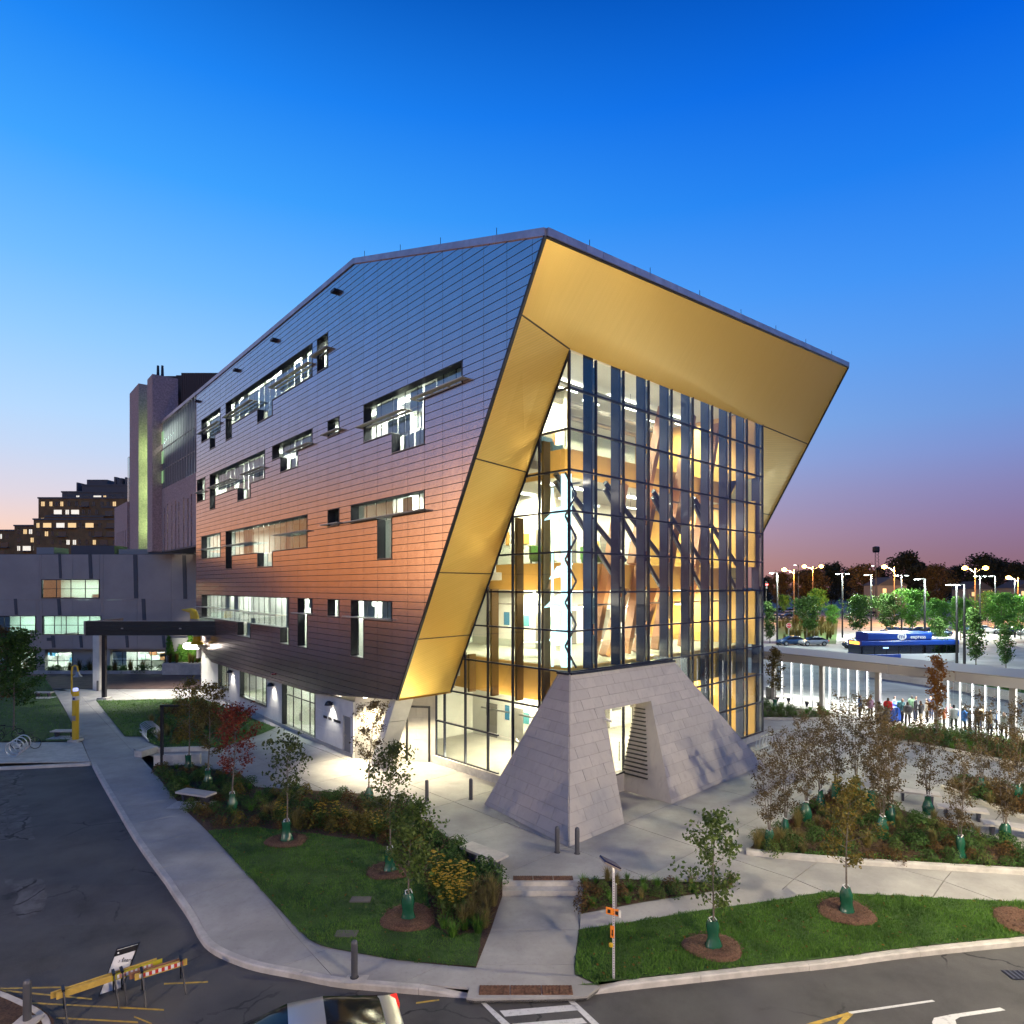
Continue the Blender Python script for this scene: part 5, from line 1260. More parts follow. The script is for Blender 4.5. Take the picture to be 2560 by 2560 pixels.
# ring bike rack with a bicycle
M_galv = mat('galvanised_tube', (0.55, 0.55, 0.53), 0.35, metal=0.85)
q = G(30, 1893); rk = thing('ring_bike_rack', 'silver coiled ring bicycle rack at the left edge', 'bike rack', tuple(q))
for k in range(4):
    c = q + V((.05 - .22 * k, .55 * k, .44)); pts = [c + V((.42 * math.cos(a), .05 * a / 6.28, .42 * math.sin(a))) for a in [i * math.pi / 12 for i in range(25)]]
    MB().tube(pts, .028, 7).build('ring', M_galv, rk, smooth=True)
def bicycle(lab, loc, rz):
    b_ = thing('bicycle', lab, 'bicycle', loc, rz); M_bk = mat('bicycle_black', (.02, .02, .022), .4); M_ty = mat('tyre_rubber', (.015, .015, .015), .8)
    for x in (-.52, .52):
        pts = [(x + .33 * math.cos(a), 0, .34 + .33 * math.sin(a)) for a in [i * math.pi / 12 for i in range(25)]]
        wh = MB().tube(pts, .022, 6).build('wheel', M_ty, b_, local=True, smooth=True)
        sp = MB()
        for i in range(8): a = i * math.pi / 4; sp.bar((x, 0, .34), (x + .31 * math.cos(a), 0, .34 + .31 * math.sin(a)), .006, .006)
        sp.build('spokes', M_galv, wh, local=True)
    fr = MB(); S_, H_, B_ = (-.2, 0, .82), (.38, 0, .85), (-.08, 0, .32)
    for a, c in ((S_, H_), (S_, B_), (H_, B_), (B_, (-.52, 0, .34)), (S_, (-.52, 0, .34)), (H_, (.52, 0, .34))): fr.tube([a, c], .018, 6)
    fr.build('frame', M_bk, b_, local=True); MB().box((-.24, 0, .93), (.26, .13, .06)).build('saddle', M_ty, b_, local=True)
    MB().tube([(.36, -.28, 1.0), (.42, -.05, .98), (.42, .05, .98), (.36, .28, 1.0)], .016, 6).build('handlebar', M_bk, b_, local=True)
bicycle('black bicycle leaning in the ring rack', tuple(G(64, 1872)), .1)
bicycle('second bicycle behind the ring rack at the left edge', tuple(G(20, 1850)), .35)
# hoop bike racks
def hoop_rack(lab, loc, rz, n):
    t_ = thing('hoop_bike_rack', lab, 'bike rack', loc, rz, 'hoop bike racks')
    for k in range(n):
        x = k * .42; pts = [(x, -.3, .08), (x + .12, -.38, .55), (x + .2, -.3, .82), (x + .22, .1, .86), (x + .2, .38, .7), (x + .1, .42, .3), (x, .3, .08)]
        MB().tube(pts, .026, 7).build('hoop', M_galv, t_, local=True, smooth=True)
    for y in (-.3, .3): MB().box((n * .21, y, .06), (n * .42 + .3, .07, .05)).build('rail', M_galv, t_, local=True)
hoop_rack('white hoop bike rack on the lawn beside the left path', tuple(G(385, 1853)), 2.25, 6)
hoop_rack('white hoop bike rack at the right end of the stone base', tuple(G(1905, 1880)), .75, 6)
# low lamp with an arm and the retaining wall by the ramp
q = G(405, 1914); lp = thing('arm_lamp_post', 'dark square post with short arm beside the low concrete wall', 'lamp post', tuple(q))
MB().box(q + V((0, 0, 1.62)), (.13, .13, 3.24)).build('post', M_dark, lp); MB().box(q + V((.62, 0, 3.2)), (1.4, .13, .09)).build('arm', M_dark, lp); MB().box(q + V((0, 0, .03)), (.36, .36, .06)).build('foot', M_dark, lp)
rwl = thing('retaining_wall', 'low concrete wall holding the ramp by the left garden', 'wall', tuple(G(440, 1914)))
a, b = G(386, 1914), G(502, 1909); MB().bar(a + V((0, 0, .28)), b + V((0, 0, .28)), .22, .56).build('wall_stretch', M_conc2, rwl)
a, b = G(345, 1893), G(386, 1880); MB().bar(a + V((0, 0, .17)), b + V((0, 0, .17)), .5, .34).build('wall_stretch', M_conc2, rwl)
a, b = G(388, 1880), G(520, 1876); MB().bar(a + V((0, 0, .12)), b + V((0, 0, .12)), .22, .24).build('wall_stretch', M_conc2, rwl)
# ================================================================== vegetation
M_bark = mat('grey_bark', (0.16, 0.13, 0.105), 0.9, var=0.25, scale=12, world=False)
M_bark2 = mat('brown_twig', (0.09, 0.055, 0.035), 0.9)
M_bag = mat('green_watering_bag', (0.012, 0.085, 0.045), 0.22, bump=0.8, bscale=9, world=False, spec=0.8)
M_strap = mat('white_strap', (0.7, 0.7, 0.68), 0.6)
LF = dict(green=leafmat('maple_green', (0.045, 0.085, 0.018), (0.12, 0.17, 0.03)), dark=leafmat('maple_dark', (0.035, 0.055, 0.016), (0.09, 0.11, 0.025)), yellow=leafmat('maple_yellow', (0.07, 0.075, 0.015), (0.20, 0.14, 0.02)),
          olive=leafmat('maple_olive', (0.06, 0.05, 0.012), (0.14, 0.10, 0.02)), red=leafmat('maple_red', (0.11, 0.018, 0.010), (0.26, 0.05, 0.02)), orange=leafmat('maple_orange', (0.16, 0.055, 0.012), (0.28, 0.12, 0.02)), brown=leafmat('birch_brown', (0.05, 0.036, 0.014), (0.13, 0.085, 0.026)),
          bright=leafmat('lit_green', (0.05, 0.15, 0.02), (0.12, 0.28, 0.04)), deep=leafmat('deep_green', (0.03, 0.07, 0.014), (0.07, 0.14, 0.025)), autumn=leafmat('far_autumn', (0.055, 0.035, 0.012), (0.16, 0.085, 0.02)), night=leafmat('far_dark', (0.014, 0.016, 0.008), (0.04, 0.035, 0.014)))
def tree(label, loc, h, spread, base, n, leaf, key, seed, rz=0, cat='tree', group=None, bag=True, stems=1, nl=13, shape='oval', thick=.035, name='young_tree', sub=3, local_parts=False):
    rg = random.Random(seed); t_ = thing(name, label, cat, tuple(loc), rz, group)
    tr = MB(); segs = []
    for s_ in range(stems):
        a0 = 6.28 * s_ / stems + rg.random(); ln = .28 * spread if stems > 1 else .03 * h
        def tp(f): return V((math.cos(a0) * ln * f ** 1.3 + .02 * h * math.sin(f * 5 + seed) * f, math.sin(a0) * ln * f ** 1.3, h * .96 * f * (1 - .08 * s_)))
        pts = [tp(f / 8) for f in range(9)]
        r0 = thick * h / 4 * (1 if stems == 1 else .62)
        tr.tube(pts, [max(.006, r0 * (1 - .88 * f / 8)) for f in range(9)], 7)
        for i in range(nl):
            f = base + (.97 - base) * (i + rg.random() * .6) / nl
            g = (f - base) / (1 - base)
            if shape == 'oval': k = math.sin(math.pi * min(1, .18 + .80 * g)) ** .8
            elif shape == 'cone': k = 1.02 - g * .9
            elif shape == 'column': k = .55 * math.sin(math.pi * min(1, .25 + .72 * g)) + .1
            else: k = min(1, .55 + g * .8) * math.sqrt(max(0.05, 1 - max(0, g - .45) ** 2 * 3.0))
            L_ = spread * k * rg.uniform(.7, 1.15) / (1 if stems == 1 else 1.5)
            a = i * 2.4 + s_ + rg.uniform(-.4, .4); up = rg.uniform(.35, .9) + .5 * g
            d = V((math.cos(a), math.sin(a), up)).normalized(); p0 = tp(f); p1 = p0 + d * L_ * .5; p2 = p0 + d * L_ + V((0, 0, L_ * .12))
            rb_ = max(.005, r0 * .45 * (1 - .6 * f))
            tr.tube([p0, p1, p2], [rb_, rb_ * .6, rb_ * .22], 5, cap=False); segs += [(p0.lerp(p1, .5), p1), (p1, p2), (p1, p2)]
            for q in range(sub):
                b0 = p0.lerp(p2, rg.uniform(.3, .85)); d2 = (d + V((rg.uniform(-1, 1), rg.uniform(-1, 1), rg.uniform(-.4, .7))) * .8).normalized(); b1 = b0 + d2 * L_ * rg.uniform(.25, .5)
                tr.tube([b0, b1], [rb_ * .4, rb_ * .15], 4, cap=False); segs.append((b0, b1))
        segs.append((tp(.85), tp(1.0)))
    tr.build('trunk', M_bark, t_, local=True, smooth=True, fix=False)
    sg = leaf * 1.05
    def fn():
        a_, b_ = rg.choice(segs); c = a_.lerp(b_, rg.random() ** .7); o_ = V((rg.gauss(0, sg), rg.gauss(0, sg), rg.gauss(0, sg * .8) - leaf * .2)); return c + o_, o_.normalized() * .4 if o_.length > 0 else (0, 0, 1)
    leaves(n, fn, leaf, rg).build('crown', LF[key], t_, local=True, fix=False)
    if bag:
        bg_ = MB(); hb = .75; base_i = len(bg_.v); rows = 9; nn_ = 14
        vs_ = []
        for r_ in range(rows):
            f = r_ / (rows - 1); rad = .23 - .10 * f + .03 * math.sin(f * 7 + seed)
            for k in range(nn_):
                a = 6.283 * k / nn_; rr_ = rad * (1 + .12 * math.sin(3 * a + seed + f * 3) + rg.uniform(-.05, .05)); vs_.append((rr_ * math.cos(a), rr_ * math.sin(a) * .75, hb * f + rg.uniform(-.01, .01)))
        fs = [(r_ * nn_ + k, r_ * nn_ + (k + 1) % nn_, (r_ + 1) * nn_ + (k + 1) % nn_, (r_ + 1) * nn_ + k) for r_ in range(rows - 1) for k in range(nn_)] + [tuple((rows - 1) * nn_ + k for k in range(nn_))]
        b_ = bg_.raw(vs_, fs).build('watering_bag', M_bag, t_, local=True, smooth=True)
        b_.data.set_sharp_from_angle(angle=R(70))
        MB().tube([(.12, 0, hb - .02), (.05, .08, hb + .08), (-.1, .03, hb + .05), (-.06, -.08, hb)], .014, 5).build('strap', M_strap, b_, local=True)
    return t_
def mulch(q, r):
    mb = MB(); rg = random.Random(int(q.x * 100)); n = 28; prof = [(1.0, .012), (.9, .07), (.72, .12), (.5, .09), (.25, .05), (0.02, .04)]; vs_ = []
    for f, z in prof:
        for k in range(n): a = 6.283 * k / n; rr_ = r * f * (1 + .06 * math.sin(3 * a + q.x) + rg.uniform(-.03, .03)); x, y = q.x + rr_ * math.cos(a), q.y + rr_ * math.sin(a) * .85; vs_.append((x, y, H(x, y) + z + .03 + rg.uniform(-.008, .008)))
    fs = [(i * n + k, i * n + (k + 1) % n, (i + 1) * n + (k + 1) % n, (i + 1) * n + k) for i in range(len(prof) - 1) for k in range(n)]
    o = mb.raw(vs_, fs).build('mulch_ring', M_soil2, smooth=True); o['kind'] = 'stuff'
    chips = leaves(420, lambda: ((lambda a, f: (V((q.x + r * f * math.cos(a), q.y + r * .85 * f * math.sin(a), H(q.x, q.y + r * .85 * f * math.sin(a)) + .05 + (.10 if .4 < f < .9 else .03))), (0, 0, 1)))(rg.uniform(0, 6.28), math.sqrt(rg.random()) * 1.03)), .055, rg, up=1.5)
    o = chips.build('mulch_chips', leafmat('bark_chip', (.05, .025, .014), (.17, .085, .045), trans=0.0), fix=False); o['kind'] = 'stuff'
M_soil2 = mat('fresh_mulch', (0.085, 0.042, 0.024), 0.95, col2=(0.17, 0.09, 0.055), scale=20, bump=1.0, bscale=70)
# foreground trees
T = [('sparse green maple with a glossy green bag on the left lawn', (716, 2105), 4.05, .95, .38, 330, .19, 'dark', 1, 1),
     ('taller thin maple with green bag between lawn and flower bed', (975, 2180), 4.3, 1.05, .34, 620, .17, 'dark', 2, 1),
     ('leafy green maple with green bag on a mulch ring by the front lawn edge', (1021, 2298), 3.5, .95, .30, 900, .16, 'green', 3, 1),
     ('slender dark leaved tree with green bag before the bright entrance', (922, 2013), 4.7, .95, .36, 900, .12, 'brown', 4, 0),
     ('small maple with deep red leaves in the left garden', (580, 2030), 4.6, 1.25, .32, 850, .15, 'red', 5, 0),
     ('yellowing maple behind the red one in the left garden', (519, 1966), 5.0, 1.15, .30, 900, .15, 'olive', 6, 0),
     ('yellowing maple farthest back in the left garden beside the lamp post', (471, 1925), 4.9, 1.0, .32, 800, .15, 'yellow', 7, 0),
     ('green maple with bag in a mulch ring on the front right lawn', (1782, 2372), 3.75, .92, .27, 620, .16, 'green', 8, 1),
     ('yellow green tree with bag in a mulch ring near the right path', (2116, 2283), 4.0, 1.05, .34, 1000, .12, 'yellow', 9, 1)]
for lab, (u, v), h_, sp, ba, n, lf, key, seed, ring in T:
    q = G(u, v); tree(lab, q + V((0, 0, .03)), h_, sp, ba, int(n * 2.1), lf * .72, key, seed, bag=True, nl=17, sub=4)
    if ring: mulch(q, .80)
mulch(G(2560, 2308), .8)
q = G(34, 1826); tree('full dark green tree standing at the left edge', q, 6.6, 2.1, .26, 3600, .20, 'deep', 21, bag=False, nl=20, name='maple_tree')
tree('autumn brown topped tree cut by the left edge', q + V((-2.2, 1.5, 0)), 6.8, 1.8, .3, 2200, .2, 'autumn', 22, bag=False, nl=18, name='maple_tree')
# shelter maples
tree('orange autumn maple with bag before the bus shelter', G(2339, 1850), 5.4, 1.05, .30, 1500, .15, 'orange', 31, shape='column', bag=True)
tree('small orange tinted maple with bag beside the glass corner', G(1937, 1772), 4.9, 1.15, .3, 1300, .15, 'olive', 32, shape='column', bag=True)
# birches
bp_ = [tree('x', (0, 0, 0), 4.3, 1.2, .26, 2100, .072, 'brown', 40 + k, stems=3, nl=13, group='birches in the birch bed', name='birch_tree', shape='vase', sub=5) for k in range(4)]
BIR = [((1924, 2126), 'multi stemmed birch at the left corner of the birch bed', .92), ((1963, 2098), 'second birch from the left corner of the birch bed', .98), ((2015, 2056), 'birch on the left edge of the bed beside the plaza', 1.0), ((2051, 2024), 'birch near the far left edge of the birch bed', 1.05), ((2091, 2006), 'birch at the far tip of the birch bed', 1.12),
       ((2207, 2098), 'birch in the middle of the birch bed with a dark bag', 1.08), ((2227, 2063), 'birch behind the middle one towards the benches', 1.1), ((2320, 2038), 'birch leaning beside the nearest bench', 1.0), ((2401, 2147), 'birch with a shiny bag near the right front of the bed', .98), ((2514, 2112), 'birch before the bench at the right edge', 1.0),
       ((2454, 1990), 'birch in the narrow bed behind the benches', 1.08), ((2140, 1990), 'bushy birch behind the tip of the birch bed', 1.1), ((2180, 2030), 'dense birch in the centre back of the birch bed', 1.15), ((2545, 2010), 'birch at the right edge of the narrow bed', 1.1)]
for k, ((u, v), lab, s_) in enumerate(BIR): put(bp_[k % 4], USED, tuple(G(u, v) + V((0, 0, .05))), k * 1.3, s_, lab, 'birches in the birch bed')
# shrubs, grasses, flowers
def shrub_proto(name, cat, r, h, n, leaf, key, seed, twigs=True):
    rg = random.Random(seed); t_ = thing(name, 'x', cat)
    def fn():
        a = rg.uniform(0, 6.28); f = rg.random() ** .45; e_ = rg.random(); rr_ = r * f * math.sqrt(1 - (e_ * .85) ** 2) * (1 + .2 * math.sin(3 * a + seed))
        p_ = V((rr_ * math.cos(a), rr_ * math.sin(a), .05 + h * e_ * (1 - .25 * f ** 2) * (1 + .15 * math.sin(5 * a)))); return p_, V((math.cos(a) * f, math.sin(a) * f, .5))
    leaves(n, fn, leaf, rg, up=.6).build('foliage', LF[key] if key in LF else key, t_, local=True, fix=False)
    if twigs:
        mb = MB()
        for k in range(7): a = k * .9; mb.tube([(0, 0, 0), (r * .5 * math.cos(a), r * .5 * math.sin(a), h * .7)], [.012, .004], 4, cap=False)
        mb.build('stem', M_bark2, t_, local=True, fix=False)
    return t_
def blades(n, h, spread, wdt, rg, mb=None, o=V((0, 0, 0))):
    mb = mb or MB()
    for _ in range(n):
        a = rg.uniform(0, 6.28); l_ = h * rg.uniform(.55, 1.1); s_ = spread * rg.uniform(.15, 1.0); d = V((math.cos(a), math.sin(a), 0)); sd = V((-d.y, d.x, 0)) * wdt
        b = o + d * rg.random() * spread * .3; m_ = b + d * s_ * .35 + V((0, 0, l_ * .65)); t_ = b + d * s_ + V((0, 0, l_ * rg.uniform(.75, 1.0)))
        i = len(mb.v); mb.v += [tuple(b - sd), tuple(b + sd), tuple(m_ + sd * .7), tuple(m_ - sd * .7), tuple(t_)]; mb.f += [(i, i + 1, i + 2, i + 3), (i + 3, i + 2, i + 4)]; mb.m += [0, 0]
    return mb
M_straw = leafmat('straw_blade', (0.13, 0.11, 0.03), (0.28, 0.22, 0.08)); M_gblade = leafmat('green_blade', (0.06, 0.17, 0.015), (0.16, 0.30, 0.04), patch=(0.04, 0.10, 0.013)); M_flow = leafmat('yellow_petal', (0.42, 0.25, 0.01), (0.6, 0.40, 0.02)); M_redgc = leafmat('red_ground_leaf', (0.05, 0.012, 0.01), (0.12, 0.03, 0.02))
sh_d = shrub_proto('leafy_shrub', 'shrub', .5, .55, 420, .085, 'deep', 61); sh_b = shrub_proto('round_shrub', 'shrub', .42, .5, 420, .07, LF['green'], 62); sh_br = shrub_proto('russet_shrub', 'shrub', .42, .5, 300, .08, 'autumn', 63); sh_y = shrub_proto('pale_shrub', 'shrub', .35, .5, 260, .09, 'yellow', 64)
def grass_proto(name, n, h, sp, wd, m, seed):
    t_ = thing(name, 'x', 'grass'); blades(n, h, sp, wd, random.Random(seed)).build('blades', m, t_, local=True, fix=False); return t_
gr_s = grass_proto('straw_grass', 130, .75, .42, .008, M_straw, 71); gr_g = grass_proto('green_tuft', 80, .42, .35, .010, M_gblade, 72); gr_t = grass_proto('tall_reed_grass', 110, 1.3, .4, .012, LF['olive'], 73)
fl = thing('yellow_coneflower', 'x', 'flower'); rg = random.Random(74); st2_ = MB(); pe = MB()
for k in range(26):
    a, r_, h_ = rg.uniform(0, 6.28), rg.random() * .3, rg.uniform(.45, .85); b = V((r_ * .5 * math.cos(a), r_ * .5 * math.sin(a), 0)); t_ = V((r_ * math.cos(a), r_ * math.sin(a), h_)); st2_.tube([b, t_], [.006, .004], 4, cap=False)
    for q_ in range(7): c = q_ * .9; pe.face([t_, t_ + V((.045 * math.cos(c), .045 * math.sin(c), .012)), t_ + V((.045 * math.cos(c + .6), .045 * math.sin(c + .6), .012))])
st2_.build('stem', LF['green'], fl, local=True, fix=False); pe.build('petals', M_flow, fl, local=True, fix=False)['kind'] = 'stuff'; leaves(160, lambda: (V((rg.gauss(0, .18), rg.gauss(0, .18), rg.uniform(.03, .5))), (0, 0, 1)), .09, rg).build('foliage', LF['green'], fl, local=True, fix=False)
rs = random.Random(99)
def scatter(poly, n, protos, lab, group, dmin=.4, s=(.8, 1.25), avoid=(), dz=.02):
    """plants one by one inside a bed"""
    xs = [p_[0] for p_ in poly]; ys = [p_[1] for p_ in poly]; pts = []; tries = 0
    while len(pts) < n and tries < n * 60:
        tries += 1; x, y = rs.uniform(min(xs), max(xs)), rs.uniform(min(ys), max(ys))
        if not inside(poly, x, y) or any((x - a) ** 2 + (y - b) ** 2 < dmin ** 2 for a, b in pts) or any((x - a) ** 2 + (y - b) ** 2 < r_ * r_ for a, b, r_ in avoid): continue
        if abs(x / y) > .86: continue
        pts.append((x, y)); pr_ = rs.choice(protos); put(pr_, USED, (x, y, H(x, y) + dz), rs.uniform(0, 6.28), rs.uniform(*s), lab[pr_.name.split('.')[0]], group + ' ' + pr_.name.split('.')[0].replace('_', ' '))
LAB = dict(leafy_shrub='dark green leafy shrub in the', round_shrub='round mid green shrub in the', russet_shrub='russet brown shrub in the', pale_shrub='yellowing loose shrub in the', straw_grass='straw coloured ornamental grass in the', green_tuft='low green grass tuft in the', tall_reed_grass='tall reedy grass in the', yellow_coneflower='yellow coneflower clump in the')
def labs(place): return {k: v + ' ' + place for k, v in LAB.items()}
nook = px([(384, 1922), (430, 1918), (600, 1938), (640, 1972), (918, 1989), (1010, 2018), (1130, 2108), (1050, 2172), (935, 2100), (740, 2076), (640, 2066), (525, 2072), (450, 2008)])
scatter(nook, 120, [sh_d, sh_d, sh_b, sh_y, gr_g, sh_br], labs('left garden bed'), 'left garden', .42, (.55, 1.0), avoid=[(G(490, 2006).x, G(490, 2006).y, .9)])
scatter(px([(640, 2040), (930, 2060), (1040, 2100), (1060, 2150), (935, 2095), (700, 2070)]), 26, [fl, gr_s, sh_y], labs('strip along the left lawn'), 'lawn strip', .35)
fb_ = px([(1060, 2185), (1137, 2112), (1185, 2160), (1250, 2205), (1250, 2232), (1225, 2320), (1130, 2335), (1085, 2300)])
scatter(px([(1140, 2118), (1175, 2160), (1245, 2205), (1248, 2230), (1160, 2215), (1100, 2180)]), 26, [sh_d, sh_b], labs('corner bed by the front steps'), 'corner bed', .42, (.9, 1.2), avoid=[(G(1209, 2160).x, G(1209, 2160).y, .95)])
scatter(px([(1085, 2200), (1170, 2215), (1160, 2290), (1110, 2300), (1085, 2260)]), 12, [fl], labs('corner bed by the front steps'), 'corner bed', .3, (.9, 1.15))
scatter(px([(1170, 2225), (1248, 2235), (1222, 2320), (1150, 2320)]), 16, [gr_s], labs('corner bed by the front steps'), 'corner bed', .33, (.8, 1.1))
scatter(px([(1100, 2320), (1210, 2300), (1200, 2340), (1130, 2345)]), 6, [gr_g], labs('corner bed by the front steps'), 'corner bed', .4)
scatter([(x, y) for x, y in bed_s], 34, [sh_b, gr_g, gr_s, sh_br, gr_g], labs('small bed right of the steps'), 'small bed', .36, (.5, .8))
scatter(bed_b, 110, [sh_d, sh_d, sh_d, sh_br, sh_b, gr_s], labs('birch bed'), 'birch bed', .46, (.55, .95), dz=.05)
scatter(px([(1890, 2128), (1925, 2100), (1985, 2110), (1990, 2140)]), 9, [gr_s], labs('left tip of the birch bed'), 'birch bed tip', .4, dz=.05)
scatter(bed_c, 34, [sh_d, sh_br, gr_s], labs('narrow bed behind the benches'), 'bench bed', .5, dz=.05)
scatter(bed_d, 60, [sh_d, sh_b, gr_g, sh_b], labs('bed before the bus shelter'), 'shelter bed', .6, (1.0, 1.5), dz=.05)
scatter(bed_e, 26, [sh_d, sh_b, gr_g], labs('bed between shelter and glass corner'), 'corner shelter bed', .6, dz=.05)
scatter(px([(330, 1838), (380, 1790), (440, 1765), (520, 1768), (600, 1800), (640, 1830), (540, 1860), (420, 1866)]), 46, [sh_y, sh_br, gr_s, sh_d, gr_g], labs('lit rain garden by the copper wall'), 'rain garden', .7, (1.0, 1.5))
scatter([(-56, 70.5), (-37.2, 70.5), (-37.2, 71.4), (-56, 71.4)], 26, [gr_t, sh_d], labs('planter before the grey hall'), 'hall planter', .5, (1.2, 1.7))
scatter([(gx(423, 69.9), 69.7), (gx(505, 69.9), 69.7), (gx(505, 69.9), 70.6), (gx(423, 69.9), 70.6)], 7, [gr_t], labs('raised planter under the ivy'), 'ivy planter', .4, (.8, 1.1), dz=1.2)
# ground-cover leaves in the beds
def cover(poly, n, key, size, h=.1, dz=.02):
    rg = random.Random(n); xs = [p_[0] for p_ in poly]; ys = [p_[1] for p_ in poly]
    def fn():
        while True:
            x, y = rg.uniform(min(xs), max(xs)), rg.uniform(min(ys), max(ys))
            if inside(poly, x, y): return V((x, y, H(x, y) + dz + rg.random() ** 2 * h)), (0, 0, 1)
    o = leaves(n, fn, size, rg, up=1.0).build('ground_cover', LF[key] if key in LF else key, fix=False); o['kind'] = 'stuff'
cover(nook, 5200, 'deep', .10, .18); cover(nook, 900, 'yellow', .08, .3); cover(fb_, 1300, 'autumn', .07); cover(bed_s, 1600, 'green', .07, .12); cover(bed_b, 5200, 'brown', .09, .14, .06); cover(px([(1885, 2115), (1925, 2092), (2085, 1975), (2110, 1990), (1960, 2090), (1895, 2128)]), 1800, M_redgc, .10, .18, .06)
cover(px([(1900, 2140), (2251, 2160), (2560, 2175), (2560, 2166), (2251, 2148), (1950, 2128)]), 1500, 'bright', .08, .12, .06); cover(bed_d, 2600, 'green', .14, .3, .06); cover(bed_e, 900, 'green', .14, .25, .06); cover(bed_c, 900, 'brown', .1, .15, .06)
cover(nook, 500, 'orange', .07, .03)
def grass(poly, n, h, seed, m=M_gblade, wd=.009):
    rg = random.Random(seed); mb = MB(); xs = [p_[0] for p_ in poly]; ys = [p_[1] for p_ in poly]; k = 0
    while k < n:
        x, y = rg.uniform(min(xs), max(xs)), rg.uniform(min(ys), max(ys))
        if not inside(poly, x, y) or abs(x / y) > .84: k += .34; continue
        k += 1; a = rg.uniform(0, 6.28); l_ = h * rg.uniform(.5, 1.15) * (1 + .3 * math.sin(x * 1.7) * math.sin(y * 2.3)); d = V((math.cos(a), math.sin(a), 0)); sd = V((-d.y, d.x, 0)) * wd; b = V((x, y, H(x, y) + .018))
        i = len(mb.v); mb.v += [tuple(b - sd), tuple(b + sd), tuple(b + d * l_ * rg.uniform(.2, .9) + V((0, 0, l_)))]; mb.f.append((i, i + 1, i + 2)); mb.m.append(0)
    o = mb.build('grass', m, fix=False); o['kind'] = 'stuff'
for pl_, n_ in ((lawn_l, 110), (lawn_r, 160)):
    cover(pl_, n_, 'orange', .085, .02, .07); cover(pl_, n_, 'yellow', .08, .02, .07)
def ragged(poly, d=.07):
    q_ = resample(list(poly) + [poly[0]], .22)[:-1]; return [(x + random.uniform(-d, d), y + random.uniform(-d, d)) for x, y in q_]
grass(ragged(lawn_l), 52000, .075, 1); grass(ragged(lawn_r), 75000, .075, 2); grass(lawn_2, 16000, .12, 3, wd=.02); grass(lawn_3, 12000, .12, 4, wd=.02)
# ================================================================== bus terminal on the right
SE = V((.505, -.863, 0)); SN = V((-.863, -.505, 0)); S_O = V((24.1, 50.5, 0))
def S(t_, n_, z): return S_O + SE * t_ + SN * n_ + V((0, 0, z))
M_fasc = mat('shelter_fascia', (0.50, 0.47, 0.45), 0.4, metal=0.35); M_post = mat('shelter_post', (0.33, 0.32, 0.31), 0.45, metal=0.3); M_fin3 = emis('lit_glass_fin', (.95, .97, 1.0), 2.2); M_sglass = glass('shelter_glass', (.93, .97, .96), .03)
shl = thing('bus_shelter', 'long flat roofed glass bus shelter with glowing white fins', 'bus shelter', tuple(S(6, 0, 0)))
for k in range(7):
    a = -7 + 4.3 * k
    MB().obb(S(a + .01, 1.05, 3.48), SE * 4.28, -SN * .12, V((0, 0, .62))).build('fascia_panel', M_fasc, shl)
MB().obb(S(-7, .92, 3.55), SE * 30, -SN * 4.4, V((0, 0, .35))).build('roof', M_fasc, shl); MB().obb(S(-7, 1.1, 4.1), SE * 30, -SN * 4.7, V((0, 0, .07))).build('roof_sheet', mat('roof_sheet', (.30, .29, .28), .75), shl)
for t_ in (-4.2, 0.2, 4.6, 8.6, 12.9, 17.2): MB().obb(S(t_ - .16, .1, 0), SE * .32, -SN * .3, V((0, 0, 3.55))).build('post', M_post, shl)
fin_t = [(-4.2 + .9 * k) for k in range(1, 5)] + [.2 + .74 * k for k in range(1, 6)] + [8.6 + .72 * k for k in range(1, 6)] + [12.9 + .72 * k for k in range(1, 6)]
for t_ in fin_t:
    MB().obb(S(t_ - .05, .12, .05), SE * .055, -SN * .05, V((0, 0, 3.45))).build('lit_fin', M_fin3, shl); MB().obb(S(t_ - .02, .06, .05), SE * .04, -SN * .14, V((0, 0, 2.2))).build('fin_clamp', M_post, shl)
for a, b in ((-4, 0), (.4, 4.4), (8.8, 12.7), (13.1, 17.0)):
    n = 5
    for k in range(n): MB().obb(S(a + (b - a) * k / n + .03, 0, .15), SE * ((b - a) / n - .06), -SN * .012, V((0, 0, 3.2))).build('pane', M_sglass, shl)
MB().obb(S(13.3, -2.0, .3), SE * 3.6, -SN * .08, V((0, 0, 3.0))).build('light_panel', emis('ad_panel', (1, 1, .97), 1.3), shl)
for t_ in (-3, 1.5, 6, 10.5, 15):
    MB().obb(S(t_ - 1.2, -1.5, 3.5), SE * 2.4, -SN * .18, V((0, 0, .04))).build('strip_light', M_strip, shl)
    lo = lamp('AREA', 'shelter_lamp', S(t_, -1.5, 3.4), 480, (1, .97, .90), 2.4, .4, direction=(0, 0, -1)); lo.rotation_euler = (0, 0, math.atan2(SE.y, SE.x)); MB().obb(S(t_ - 1.2, -3.3, 3.5), SE * 2.4, -SN * .18, V((0, 0, .04))).build('strip_light', M_strip, shl); lamp('SPOT', 'added_bay_lamp', S(t_, -3.3, 3.4), 1500, (1, .97, .92), .3, direction=-SN * 1.1 + V((0, 0, -1)), spot=140)  # rear row of strips and spots added to brighten the bus road behind
sheet('shelter_floor', [tuple(S(-8, 1.2, 0))[:2], tuple(S(22, 1.2, 0))[:2], tuple(S(22, -4, 0))[:2], tuple(S(-8, -4, 0))[:2]], .01, M_conc2)
